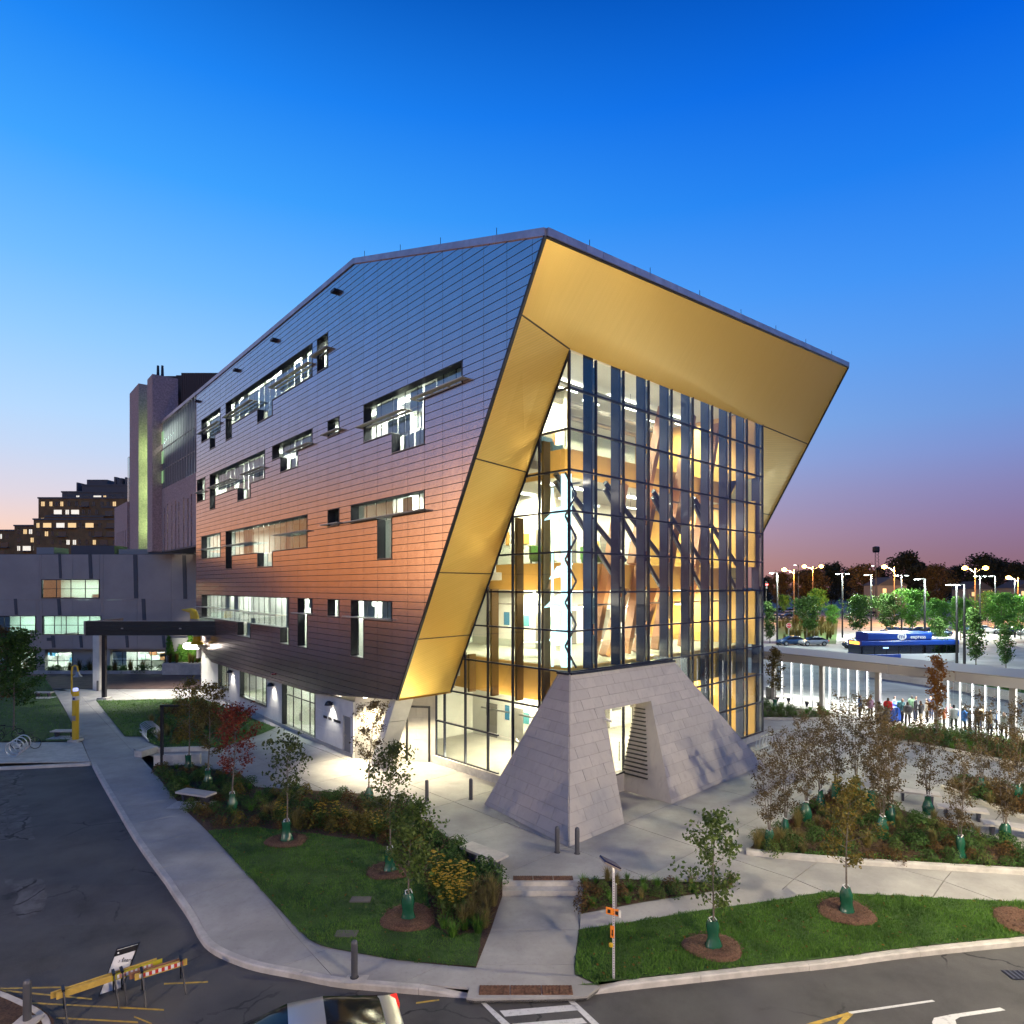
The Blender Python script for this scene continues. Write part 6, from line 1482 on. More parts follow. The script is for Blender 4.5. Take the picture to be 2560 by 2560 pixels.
# bins and seats
def bin_(name, lab, q, m, s=(.9, .7, 1.1), cat='bin'):
    t_ = thing(name, lab, cat, tuple(q), .5); MB().lathe([(.3 * s[0], 0), (.42 * s[0], .12), (.45 * s[0], s[2] * .8), (.40 * s[0], s[2] * .82)], n=12).build('body', m, t_, local=True, smooth=True); MB().lathe([(.47 * s[0], s[2] * .82), (.44 * s[0], s[2] * .93), (.2 * s[0], s[2])], n=12).build('lid', m, t_, local=True, smooth=True)
M_bluebin = mat('recycling_blue', (.03, .12, .55), .4)
bin_('recycling_bin', 'blue recycling bin left of the waiting people', G(2230, 1803), M_bluebin); bin_('recycling_bin', 'second blue recycling bin beside the red coat', G(2243, 1801), M_bluebin, (1.0, .8, 1.3))
bin_('litter_bin', 'dark litter bin beside the person in red', G(2209, 1806), mat('bin_dark', (.06, .06, .055), .6)); bin_('litter_bin', 'grey litter bin at the left end of the shelter', G(1926, 1747), mat('bin_grey', (.25, .27, .26), .5))
for u, v, lab in ((1957, 1756, 'small shelter seat left of the first post'), (2033, 1768, 'small shelter seat right beside the first post')):
    q = G(u, v); t_ = thing('shelter_seat', lab, 'seat', tuple(q), -.5); MB().box((0, 0, .45), (1.3, .45, .06)).build('seat', M_pwall, t_, local=True)
    for x in (-.45, .45): MB().extr([(x - .05, -.2, 0), (x + .05, -.2, 0), (x + .2, 0, .42), (x - .2, 0, .42)], (0, .1, 0)).build('leg', M_dark, t_, local=True)
# people
M_skin = mat('skin', (0.42, 0.26, 0.19), 0.55)
def person(label, loc, rz, h, coat, trous, hair, bag=None, pose=0, cap=None):
    k = h / 1.75; t_ = thing('person', label, 'person', tuple(loc), rz)
    me = bpy.data.meshes.new('body'); a = (0, .12, -.12)[pose]
    vs_ = [(0, 0, .98), (0, .01, 1.2), (0, .02, 1.42), (0, .0, 1.52), (0, -.02, 1.63), (0, -.025, 1.73),
           (.19, .02, 1.42), (.25, .05, 1.16), (.22, -.08 - abs(a), .96 + abs(a)), (.21, -.13 - abs(a), .86 + 1.4 * abs(a)),
           (-.19, .02, 1.42), (-.25, .05, 1.16), (-.22, -.06, .94), (-.21, -.1, .84),
           (.10, 0, .92), (.105, -.02 - a * .5, .5), (.11, .03 - a * .3, .09), (.13, -.13 - a * .3, .04),
           (-.10, 0, .92), (-.105, -.01 + a * .5, .5), (-.11, .04 + a * .4, .09), (-.13, -.12 + a * .4, .04)]
    es = [(0, 1), (1, 2), (2, 3), (3, 4), (4, 5), (2, 6), (6, 7), (7, 8), (8, 9), (2, 10), (10, 11), (11, 12), (12, 13), (0, 14), (14, 15), (15, 16), (16, 17), (0, 18), (18, 19), (19, 20), (20, 21)]
    rad = [.16, .15, .15, .06, .095, .07, .075, .055, .042, .035, .075, .055, .042, .035, .10, .07, .05, .04, .10, .07, .05, .04]
    me.from_pydata([(x * k, y * k, z * k) for x, y, z in vs_], es, [])
    o = bpy.data.objects.new('body', me)
    md = o.modifiers.new('s', 'SKIN'); md.use_smooth_shade = True
    for i, r_ in enumerate(rad): me.skin_vertices[0].data[i].radius = (r_ * k * (1.25 if i in (0, 1, 2) else 1), r_ * k * (.85 if i in (0, 1, 2) else 1))
    me.skin_vertices[0].data[0].use_root = True
    sm = o.modifiers.new('u', 'SUBSURF'); sm.levels = sm.render_levels = 1
    nm = evaluated(o); o.modifiers.clear(); o.data = nm; C.objects.link(o); bpy.data.meshes.remove(me)
    nm.name = 'body'; nm.materials.clear()
    for m_ in (coat, trous, M_skin, hair, M_dark): nm.materials.append(m_)
    hands = [V(vs_[9]) * k, V(vs_[13]) * k]
    for f in nm.polygons:
        c = f.center; z = c.z / k
        if z > 1.52: mi = 3 if (c.y > -.02 * k or z > 1.72) else 2
        elif min((c - q).length for q in hands) < .07 * k: mi = 2
        elif z > .86 or (abs(c.x) > .17 * k and z > .7): mi = 0
        elif z > .09: mi = 1
        else: mi = 4
        f.material_index = mi; f.use_smooth = True
    o.parent = t_
    if bag: MB().lathe([(.02, 0), (.16, .05), (.19, .2), (.15, .42), (.03, .48)], (0, .22 * k, 1.02 * k), 10).build('backpack', bag, t_, local=True, smooth=True)
    if cap: MB().lathe([(.115, 0), (.11, .06), (.02, .11)], (0, -.02, 1.68 * k), 12).build('cap', cap, t_, local=True, smooth=True)
    return t_
def cl(n, c): return mat('cloth_' + n, c, .85)
hb_, hk = cl('hair_brown', (.04, .025, .015)), cl('hair_black', (.012, .011, .011))
PPL = [((2198, 1815), 2.9, 1.72, 'grey', (.32, .31, .28), 'black', (.02, .02, .025), hk, ('khaki_bag', (.10, .09, .05)), 0, None, 'person in light grey jacket with dark backpack at the shelter edge'),
       ((2220, 1806), 2.4, 1.76, 'red', (.5, .02, .03), 'navy', (.03, .025, .05), hb_, None, 1, None, 'person in a bright red coat by the blue bins'),
       ((2256, 1807), .4, 1.74, 'teal', (.05, .14, .16), 'black', (.02, .02, .025), hk, ('teal_bag', (.01, .20, .22)), 2, None, 'person with teal backpack looking down under the shelter'),
       ((2269, 1816), 2.8, 1.70, 'midgrey', (.18, .17, .17), 'black', (.02, .02, .025), hb_, ('grey_bag', (.09, .09, .1)), 0, None, 'person in grey hood with backpack beside the teal one'),
       ((2289, 1804), 1.0, 1.80, 'blackcoat', (.03, .03, .035), 'jeans', (.04, .05, .09), hb_, None, 1, None, 'person in dark coat and jeans standing mid shelter'),
       ((2302, 1814), 3.6, 1.74, 'black', (.02, .02, .022), 'khaki', (.34, .28, .17), hb_, None, 2, None, 'person in black jacket and khaki trousers'),
       ((2360, 1823), .8, 1.45, 'orange', (.45, .13, .06), 'charcoal', (.05, .05, .05), hb_, None, 0, None, 'small person in an orange top beside the shelter post'),
       ((2385, 1828), 2.7, 1.78, 'palegrey', (.42, .42, .42), 'black', (.02, .02, .025), hk, None, 1, None, 'person in pale grey jacket behind the glowing fins'),
       ((2407, 1834), 2.2, 1.74, 'blue', (.04, .17, .48), 'black', (.02, .02, .025), hk, None, 2, ('whitecap', (.7, .7, .68)), 'person in a blue jacket and white cap'),
       ((2443, 1834), 3.3, 1.80, 'blackcoat', (.03, .03, .035), 'black', (.02, .02, .025), hk, ('black_bag', (.02, .02, .02)), 0, None, 'person in black with black backpack near the right post'),
       ((2475, 1842), .6, 1.72, 'brownish', (.12, .07, .03), 'jeans', (.04, .05, .09), hb_, None, 1, None, 'person in brown and blue at the right of the queue'),
       ((2150, 1796), 1.4, 1.70, 'blue2', (.06, .16, .36), 'charcoal', (.05, .05, .05), hk, None, 0, None, 'person in blue behind the birch tops at the shelter')]
for i_, (u, v, nm_, c_, lab_) in enumerate(((2176, 1798, 'mauve', (.20, .12, .18), 'person in a mauve top left of the grey jacket'), (2236, 1798, 'white', (.5, .5, .48), 'person in white behind the blue bins'), (2280, 1797, 'green', (.07, .14, .08), 'person in dark green at the back of the queue'), (2318, 1808, 'cream', (.4, .36, .28), 'person in cream beside the khaki trousers'), (2328, 1800, 'navy2', (.03, .04, .09), 'person in navy just left of the orange maple'), (2373, 1818, 'rose', (.4, .12, .14), 'person in rose between the orange top and pale jacket'), (2425, 1825, 'slate', (.13, .15, .18), 'person in slate grey between two glowing fins'), (2458, 1828, 'tan', (.3, .22, .13), 'person in tan behind the black backpack'), (2495, 1842, 'blue3', (.05, .12, .3), 'person in dark blue near the lit panel'), (2510, 1850, 'ash', (.33, .33, .33), 'person in ash grey nearest the right post'))):
    PPL.append(((u, v), i_ * 1.3, 1.64 + .03 * (i_ % 5), nm_, c_, ('black', 'jeans', 'charcoal')[i_ % 3], ((.02, .02, .025), (.04, .05, .09), (.05, .05, .05))[i_ % 3], (hk, hb_)[i_ % 2], ('black_bag', (.02, .02, .02)) if i_ % 3 == 0 else None, i_ % 3, None, lab_))
for (u, v), rz, h_, cn_, cc_, tn_, tcol, hr, bg_, po, cp, lab in PPL:
    person(lab, G(u, v, .012), rz, h_, cl(cn_, cc_), cl('t_' + tn_, tcol), hr, cl(*bg_) if bg_ else None, po, cl(*cp) if cp else None)
q = G(2423, 1840); dbg = thing('duffel_bag', 'teal bag on the ground beside the blue jacket person', 'bag', tuple(q)); MB().lathe([(.05, 0), (.3, .05), (.33, .25), (.15, .42)], n=10).build('bag', cl('teal_bag', (.01, .2, .22)), dbg, local=True, smooth=True); MB().tube([(-.15, 0, .38), (0, 0, .5), (.15, 0, .38)], .02, 5).build('handle', M_dark, dbg, local=True)
# lots and roads beyond
M_lot = mat('pale_road', (0.26, 0.255, 0.25), 0.8, var=0.2, scale=0.2)
sheet('parking_lot', [(14, 84), (30, 60), (140, 36), (320, 90), (320, 300), (30, 300)], -0.025 + .012, M_lot)
# bank with a block wall
bank = px([(2172, 1690), (2300, 1708), (2440, 1733), (2600, 1762), (2700, 1730), (2440, 1700), (2300, 1686), (2180, 1676)])
sheet('grass_bank', bank, .55, M_lawn); cover(bank, 2600, 'bright', .3, .4, .55)
kerb('block_wall', px([(2168, 1692), (2300, 1710), (2440, 1735), (2600, 1765)]), .4, 0.0, .75, M_conc, piece=1.6)
# bus
c0 = V((42.0, 79.0, 0)); bz = math.atan2(1.6, 13.0)
bus = thing('city_bus', 'blue and white city bus with express lettering on its roof fairing', 'bus', tuple(c0), bz)
M_bblue = mat('bus_blue', (.012, .05, .30), .3); M_bwhite = mat('bus_white', (.6, .62, .66), .3); M_bwin = glass('bus_glass', (.35, .42, .48), .18)
def rbox(x0, x1, y0, y1, z0, z1, r_=.12):
    n = 5; pts = []
    for cx_, cz_, a0 in ((y1 - r_, z1 - r_, 0), (y0 + r_, z1 - r_, 90), (y0 + r_, z0 + r_, 180), (y1 - r_, z0 + r_, 270)):
        for i in range(n): a = R(a0 + 90 * i / (n - 1)); pts.append((x0, cx_ + r_ * math.cos(a), cz_ + r_ * math.sin(a)))
    return MB().extr(pts, (x1 - x0, 0, 0))
rbox(0, 5.2, -1.3, 1.3, .35, 1.35).build('front_body', M_bblue, bus, local=True); rbox(5.21, 13.0, -1.3, 1.3, .35, 1.35).build('rear_body', M_bwhite, bus, local=True)
rbox(.05, 13.0, -1.3, 1.3, 2.35, 2.95).build('roof', M_bblue, bus, local=True); rbox(1.0, 9.4, -1.2, 1.2, 2.96, 3.95, .25).build('roof_fairing', M_bblue, bus, local=True)
rbox(9.3, 12.6, -1.05, 1.05, 2.96, 3.3, .15).build('roof_unit', M_bwhite, bus, local=True)
MB().box((6.5, 0, 1.4), (12.8, 2.3, .06)).build('floor', M_dark, bus, local=True)
for k in range(9): MB().box((.12 + 1.6 * k, 0, 1.85), (.1, 2.56, 1.0)).build('pillar', M_dark, bus, local=True)
for k in range(8): MB().box((.92 + 1.6 * k, -1.27, 1.85), (1.46, .02, .98)).build('window', M_bwin, bus, local=True); MB().box((.92 + 1.6 * k, 1.27, 1.85), (1.46, .02, .98)).build('window', M_bwin, bus, local=True)
MB().box((.02, 0, 1.75), (.03, 2.4, 1.15)).build('windscreen', M_bwin, bus, local=True); MB().box((-.02, 0, 2.65), (.06, 1.8, .35)).build('destination_sign', emis('amber_sign', (1, .42, .05), 3), bus, local=True)
MB().box((3.2, -1.32, 2.1), (.7, .02, .16)).build('side_sign', emis('side_sign', (.3, .5, 1), 2), bus, local=True)
for y in (-.95, .95): MB().lathe([(.16, -.03), (.16, .03)], (0, 0, 0), 10).build('headlight', emis('headlight', (.95, .97, 1), 30), bus, local=True).matrix_basis = Matrix.Translation((-.02, y, .8)) @ Matrix.Rotation(R(90), 4, 'Y')
for x in (2.6, 9.6):
    for y in (-1.2, 1.2):
        w_ = MB().lathe([(.48, -.15), (.48, .15)], n=18).build('wheel', mat('tyre_rubber', (.015, .015, .015), .8), bus, local=True); w_.matrix_basis = Matrix.Translation((x, y, .48)) @ Matrix.Rotation(R(90), 4, 'X')
        MB().lathe([(.26, -.17), (.26, .17)], n=14).build('rim', M_galv, w_, local=True)
for x in (2.0, 4.5, 7.5, 10.5): MB().box((x, 0, 2.3), (1.8, .2, .04)).build('saloon_light', emis('saloon', (.8, .88, 1), 4), bus, local=True)
def text(s_, size, m, parent, mtx, name='lettering', ext=.004, align='CENTER'):
    cu = bpy.data.curves.new(name, 'FONT'); cu.body = s_; cu.size = size; cu.extrude = ext; cu.align_x = align; cu.align_y = 'CENTER'
    o = bpy.data.objects.new(name, cu); me = evaluated(o); bpy.data.objects.remove(o)
    me.materials.clear(); me.materials.append(m); o = bpy.data.objects.new(name, me); C.objects.link(o); o.parent = parent; o.matrix_basis = mtx; return o
M_wt = mat('white_lettering', (.8, .8, .8), .5); RX = Matrix.Rotation(R(90), 4, 'X')
e_ = MB().lathe([(.60, -.01), (.60, .01)], n=28).build('logo_disc', M_wt, bus, local=True); e_.matrix_basis = Matrix.Translation((5.4, -1.22, 3.46)) @ RX @ Matrix.Scale(.72, 4, (0, 1, 0))
text('mi', .85, M_bblue, bus, Matrix.Translation((5.4, -1.24, 3.46)) @ RX @ Matrix.Shear('XZ', 4, (0, 0)), 'logo'); text('express', .66, M_wt, bus, Matrix.Translation((7.55, -1.22, 3.38)) @ RX)
# cars
M_ty = mat('tyre_rubber', (.015, .015, .015), .8); M_cglass = mat('car_glass', (.012, .013, .015), .12, spec=.3)
def car_mesh(par, paint_, L_=4.6, W_=1.8, H_=1.45, kind='sedan', lights=True):
    """lofted body: stations along x, each a ring of side profile points"""
    def belt(x): return .92 + .05 * math.sin(x / L_ * 3.1)
    st_x = [0, .06, .18, .5, 1.0, 1.6, 2.3, 3.0, 3.7, 4.15, 4.42, 4.55, 4.6]
    top = {'sedan': [.62, .72, .80, .86, .93, .97, .97, .97, .99, 1.0, .97, .9, .75], 'suv': [.7, .85, .95, 1.0, 1.03, 1.03, 1.03, 1.03, 1.03, 1.03, 1.02, .95, .8]}[kind]
    wid = [.55, .72, .82, .88, .90, .90, .90, .90, .90, .88, .84, .76, .62]
    vs_ = []; nR = 10
    for x, t_, w_ in zip(st_x, top, wid):
        x *= L_ / 4.6; w_ *= W_ / 1.8; zb = .22 if .3 < x < L_ - .3 else .34
        ring = [(-w_ * .80, zb), (-w_, zb + .18), (-w_ * 1.0, .62), (-w_ * .97, t_ - .10), (-w_ * .86, t_), (w_ * .86, t_), (w_ * .97, t_ - .10), (w_, .62), (w_, zb + .18), (w_ * .80, zb)]
        vs_ += [(x, y, z) for y, z in ring]
    fs = [(i * nR + k, (i + 1) * nR + k, (i + 1) * nR + (k + 1) % nR, i * nR + (k + 1) % nR) for i in range(len(st_x) - 1) for k in range(nR)] + [tuple(range(nR - 1, -1, -1)), tuple((len(st_x) - 1) * nR + k for k in range(nR))]
    b_ = MB().raw(vs_, fs).build('body', paint_, par, local=True, smooth=True)
    gx_ = {'sedan': [(1.15, .93, .80), (1.95, 1.36, .60), (2.3, H_, .58), (3.0, H_, .57), (3.45, 1.36, .57), (4.2, .99, .76)], 'suv': [(1.05, 1.0, .82), (1.75, 1.55, .66), (2.1, H_ + .22, .64), (3.6, H_ + .22, .63), (4.1, 1.6, .64), (4.5, 1.02, .8)]}[kind]
    vs_ = []; n2 = 8
    for x, z, w_ in gx_:
        zb = .93 if kind == 'sedan' else 1.0; x *= L_ / 4.6; bw = .82
        vs_ += [(x, -bw, zb - .03), (x, -bw + (bw - w_) * .9 * min(1, (z - zb) / .4 + .05), zb + (z - zb) * .85), (x, -w_ * .92, z), (x, -w_ * .5, z + .03), (x, w_ * .5, z + .03), (x, w_ * .92, z), (x, bw - (bw - w_) * .9 * min(1, (z - zb) / .4 + .05), zb + (z - zb) * .85), (x, bw, zb - .03)]
    fs = []; mi = []
    for i in range(len(gx_) - 1):
        for k in range(n2 - 1):
            fs.append((i * n2 + k, (i + 1) * n2 + k, (i + 1) * n2 + k + 1, i * n2 + k + 1))
            roofy = k in (1, 2, 3, 4, 5) and (i in (2,) or (i in (1, 3) and kind == 'suv')); mi.append(0 if roofy or (k in (1, 5) and i in (1, 3)) else 1)
    mb = MB(); mb.v = vs_; mb.f = fs; mb.m = mi; mb.build('cabin', [paint_, M_cglass], par, local=True, smooth=True)
    for x in (.88 * L_ / 4.6, 3.72 * L_ / 4.6):
        for y in (-W_ / 2 + .09, W_ / 2 - .09):
            MB().lathe([(.385, -.115), (.385, .115)], n=20).build('wheel_arch', M_ty, par, local=True).matrix_basis = Matrix.Translation((x, y * 1.005, .36)) @ Matrix.Rotation(R(90), 4, 'X')
            w_ = MB().lathe([(.30, -.12), (.33, -.10), (.33, .10), (.30, .12)], n=20).build('wheel', M_ty, par, local=True, smooth=True); w_.matrix_basis = Matrix.Translation((x, y * 1.02, .33)) @ Matrix.Rotation(R(90), 4, 'X')
            sp = MB()
            for k in range(7): a = k * .8976; sp.bar((0, 0, 0), (.21 * math.cos(a), .21 * math.sin(a), 0), .035, .27, (0, 0, 1))
            sp.lathe([(.225, -.13), (.21, -.13), (.21, .13), (.225, .13)], n=18); sp.build('rim', M_galv, w_, local=True)
    for y in (-.66, .66):
        MB().box((L_ - .06, y, .82), (.14, .36, .16)).build('tail_light', emis('tail_red', (1, .04, .02), 2.5 if lights else .3), par, local=True); MB().box((.12, y, .66), (.14, .36, .14)).build('headlight', mat('lamp_glass', (.6, .6, .6), .1), par, local=True)
    return b_
PAINTS = [mat('car_' + n, c, .25, metal=.3) for n, c in (('silver', (.35, .36, .37)), ('dark', (.03, .035, .05)), ('blue', (.04, .08, .16)), ('white', (.5, .5, .5)), ('graphite', (.08, .085, .09)), ('maroon', (.12, .02, .02)))]
cp_ = []
for k, (pt_, kd) in enumerate(((0, 'sedan'), (1, 'suv'), (2, 'sedan'), (3, 'sedan'), (4, 'suv'))):
    t_ = thing('parked_car', 'x', 'car'); car_mesh(t_, PAINTS[pt_], kind=kd, lights=False); cp_.append(t_)
CN = ('silver sedan', 'black sport utility car', 'dark blue sedan', 'white sedan', 'graphite sport utility car')
CARS = [((1945, 1613), 2, .2, 'parked nearest the glass corner'), ((1998, 1614), 0, .1, 'parked second from the glass corner'), ((2110, 1621), 1, .05, 'parked beside the front of the bus')]
for r_, (u0, v0, u1, v1, n) in enumerate(((1915, 1548, 2010, 1551, 6), (1912, 1531, 2000, 1533, 6), (2205, 1586, 2325, 1592, 6), (2120, 1540, 2230, 1543, 5), (2350, 1575, 2550, 1590, 6))):
    for k in range(n): CARS.append(((u0 + (u1 - u0) * k / (n - 1), v0 + (v1 - v0) * k / (n - 1)), (k * 3 + r_) % 5, .25 + .2 * (r_ % 2), ('in near left lot row', 'in far left lot row', 'in row behind the bus', 'in far middle row', 'in row behind the light poles')[r_] + ', %s from left' % ('first', 'second', 'third', 'fourth', 'fifth', 'sixth')[k]))
for (u, v), k, rz, lab in CARS: put(cp_[k], USED, tuple(G(u, v)), rz, 1.0, CN[k] + ' ' + lab, 'cars parked beyond the shelter')
# lamp posts
M_pole = mat('black_pole', (.02, .021, .024), .4, metal=.4); M_led = emis('led_head', (.85, 1, .95), 14); M_sod = emis('sodium_head', (1, .45, .06), 40)
def pole(lab, u, vt, y, head, double=False, lit=0, zbase=0):
    x = gx(u, y); zt = gz(vt, y); t_ = thing('lamp_post', lab, 'lamp post', (x, y, 0), 0, 'lamp posts at the bus terminal')
    MB().tube([(0, 0, 0), (0, 0, zt)], [.16, .10], 8).build('pole', M_pole if head == 'led' else mat('wood_pole', (.16, .09, .05), .8), t_, local=True)
    for sx in ((-1, 1) if double else (-1,)):
        if head == 'led':
            MB().box((sx * .55, 0, zt), (1.2, .1, .08)).build('arm', M_pole, t_, local=True); MB().box((sx * .95, 0, zt - .02), (.7, .32, .07)).build('lamp_head', M_pole, t_, local=True); MB().box((sx * .95, 0, zt - .075), (.6, .28, .04)).build('lens', M_led, t_, local=True)
        else:
            MB().tube([(0, 0, zt - 1.2), (sx * 1.2, 0, zt - .3), (sx * 2.4, 0, zt)], .06, 6).build('arm', M_galv, t_, local=True); MB().lathe([(.05, -.5), (.55, -.25), (.6, .15), (.1, .5)], (sx * 2.5, 0, zt), 10).build('lamp_head', M_sod, t_, local=True, smooth=True)
    if lit: lamp('POINT', 'street_light', (x - .9, y - .3, zt - .5), lit, (.88, 1, .86) if head == 'led' else (1, .48, .12), .3)
PL = [('black twin lamp post beside the glass corner', 1943, 1432, 105, 'led', 0, 6000), ('black lamp post behind the dark parked car', 2106, 1434, 120, 'led', 1, 12000), ('black lamp post left of the tallest tree', 2178, 1437, 118, 'led', 0, 10000), ('black twin lamp post below the tall dark trees', 2254, 1438, 122, 'led', 1, 10000), ('tall black lamp post rising before the bus', 2312, 1447, 80, 'led', 0, 3500), ('tall black lamp post, left of the close pair', 2392, 1461, 78, 'led', 0, 3000), ('tall black lamp post, right of the close pair', 2411, 1461, 76, 'led', 0, 3000), ('black lamp post behind the bright green tree', 2450, 1440, 130, 'led', 1, 14000), ('slim lamp post second from the right edge', 2488, 1440, 135, 'led', 0, 9000), ('slim lamp post at the right edge', 2537, 1447, 120, 'led', 0, 9000),
      ('orange sodium street lamp left above the lot', 1985, 1424, 165, 'sod', 0, 16000), ('twin orange sodium lamp behind the autumn trees', 2032, 1416, 190, 'sod', 1, 16000), ('brightest orange sodium lamp before the tall trees', 2236, 1417, 160, 'sod', 0, 24000), ('twin armed orange sodium lamp on a wooden pole', 2438, 1420, 155, 'sod', 1, 24000), ('orange sodium lamp near the right edge', 2545, 1444, 170, 'sod', 0, 14000), ('thin white lamp pole left of the autumn trees', 1996, 1412, 180, 'led', 0, 0), ('thin white lamp pole below the mast', 2190, 1414, 185, 'led', 0, 0)]
for lab, u, vt, y, hd, db, lit in PL: pole(lab, u, vt, y, hd, bool(db), lit)
q = P(1915, 1461, 140); tl = thing('traffic_light', 'red traffic light glowing beside the glass edge', 'traffic light', (q.x, q.y, 0)); MB().tube([(0, 0, 0), (0, 0, q.z + .8)], .1, 8).build('pole', M_pole, tl, local=True); MB().box((0, -.2, q.z - .3), (.4, .3, 1.2)).build('housing', M_pole, tl, local=True); MB().lathe([(.02, -.2), (.3, -.05), (.3, .05)], (0, -.42, q.z), 12).build('red_lens', emis('red_lens', (1, .03, .03), 25), tl, local=True)
# stop signs
M_stop = mat('stop_red', (.45, .02, .025), .5)
for u, v, y, lab in ((1972, 1564, 108, 'stop sign by the first grass island'), (2036, 1547, 118, 'stop sign by the second grass island')):
    q = P(u, v, y); t_ = thing('stop_sign', 'red ' + lab, 'stop sign', (q.x, q.y, 0)); MB().tube([(0, 0, 0), (0, 0, q.z)], .04, 6).build('post', M_galv, t_, local=True)
    for r_, m_, yy in ((.46, M_wt, -.05), (.42, M_stop, -.07)): MB().extr([(r_ * math.cos(R(22.5 + 45 * k)), yy, q.z + r_ * math.sin(R(22.5 + 45 * k))) for k in range(8)], (0, .015, 0)).build('plate', m_, t_, local=True)
    text('STOP', .3, M_wt, t_, Matrix.Translation((0, -.08, q.z)) @ RX)
# trees beyond
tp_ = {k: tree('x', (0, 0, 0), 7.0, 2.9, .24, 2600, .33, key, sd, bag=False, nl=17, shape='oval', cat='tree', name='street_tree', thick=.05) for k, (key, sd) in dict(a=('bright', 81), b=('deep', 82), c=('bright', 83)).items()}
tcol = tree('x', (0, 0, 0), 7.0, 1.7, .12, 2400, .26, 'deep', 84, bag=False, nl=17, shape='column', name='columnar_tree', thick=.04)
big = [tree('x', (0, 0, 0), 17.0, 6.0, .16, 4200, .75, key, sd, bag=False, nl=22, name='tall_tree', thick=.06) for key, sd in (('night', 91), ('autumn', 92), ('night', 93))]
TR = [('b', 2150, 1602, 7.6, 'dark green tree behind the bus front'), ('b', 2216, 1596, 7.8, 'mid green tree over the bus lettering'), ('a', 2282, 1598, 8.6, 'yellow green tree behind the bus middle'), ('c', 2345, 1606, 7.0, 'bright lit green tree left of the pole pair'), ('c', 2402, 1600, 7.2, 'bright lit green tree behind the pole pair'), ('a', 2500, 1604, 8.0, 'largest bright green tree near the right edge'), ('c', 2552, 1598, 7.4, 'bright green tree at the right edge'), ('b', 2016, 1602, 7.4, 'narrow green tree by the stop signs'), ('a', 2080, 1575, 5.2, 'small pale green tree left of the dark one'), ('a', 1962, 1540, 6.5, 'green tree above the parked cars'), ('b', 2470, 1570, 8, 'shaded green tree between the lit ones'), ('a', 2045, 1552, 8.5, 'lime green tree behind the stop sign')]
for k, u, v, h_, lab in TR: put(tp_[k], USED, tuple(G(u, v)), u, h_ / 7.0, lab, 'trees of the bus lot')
for u, v, h_, lab in ((2440, 1664, 7.0, 'dark columnar tree right of the pole pair'), (2352, 1658, 5.6, 'columnar tree before the bus rear'), (2515, 1672, 5.2, 'columnar tree near the right edge'), (1925, 1608, 7.0, 'dark columnar tree touching the glass edge')): put(tcol, USED, tuple(G(u, v)), u, h_ / 7, lab, 'columnar trees')
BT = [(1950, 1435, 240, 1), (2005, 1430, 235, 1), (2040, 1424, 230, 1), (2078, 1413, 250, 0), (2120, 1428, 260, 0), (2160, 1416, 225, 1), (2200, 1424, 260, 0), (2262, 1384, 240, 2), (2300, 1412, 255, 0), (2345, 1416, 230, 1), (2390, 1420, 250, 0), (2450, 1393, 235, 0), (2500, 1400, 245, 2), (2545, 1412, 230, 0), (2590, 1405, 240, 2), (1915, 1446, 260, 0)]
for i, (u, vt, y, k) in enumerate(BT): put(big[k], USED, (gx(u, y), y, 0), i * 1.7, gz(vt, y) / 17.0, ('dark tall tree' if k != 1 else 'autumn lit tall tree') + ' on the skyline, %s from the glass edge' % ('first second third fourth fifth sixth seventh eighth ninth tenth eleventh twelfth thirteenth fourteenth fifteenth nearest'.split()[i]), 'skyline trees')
# houses and mast
M_hw = mat('house_wall', (.16, .13, .11), .9); M_hr = mat('house_roof', (.05, .045, .045), .9)
for lab, u, vt, y, w_ in (('dim house with gable roof between the skyline trees', 2212, 1448, 205, 9), ('dim house partly hidden at the right edge', 2552, 1455, 210, 10), ('small house behind the bright green trees', 2430, 1458, 215, 8)):
    x, z = gx(u, y), gz(vt, y); t_ = thing('house', lab, 'house', (x, y, 0)); MB().box((0, 0, (z - 2) / 2), (w_, 8, z - 2)).build('wall', M_hw, t_, local=True); MB().extr([(-w_ / 2 - .4, -4.3, z - 2), (w_ / 2 + .4, -4.3, z - 2), (0, -4.3, z + .6)], (0, 8.6, 0)).build('roof', M_hr, t_, local=True)
    for k in (-2.4, 1.2): MB().box((k, -4.02, z - 3.6), (1.1, .06, 1.3)).build('window', M_lit if k < 0 else M_unlit, t_, local=True)
x, y, z = gx(2190, 420), 420, gz(1366, 420); ms = thing('radio_mast', 'thin lattice radio mast above the skyline trees', 'mast', (x, y, 0)); mb = MB()
for sx, sy in ((-1, -1), (1, -1), (0, 1)): mb.tube([(sx * 1.6, sy * 1.6, 0), (sx * .9, sy * .9, z)], .12, 5)
for k in range(16): a, b = z * k / 16, z * (k + 1) / 16; mb.bar((-1.4, -1.4, a), (1.4, -1.4, b), .1, .1); mb.bar((1.4, -1.4, a), (-1.4, -1.4, b), .1, .1)
mb.build('lattice', M_pole, ms, local=True); MB().lathe([(1.8, z - 4), (2.2, z - 3), (2.2, z - .5), (1.0, z)], n=8).build('antenna_ring', M_pole, ms, local=True)
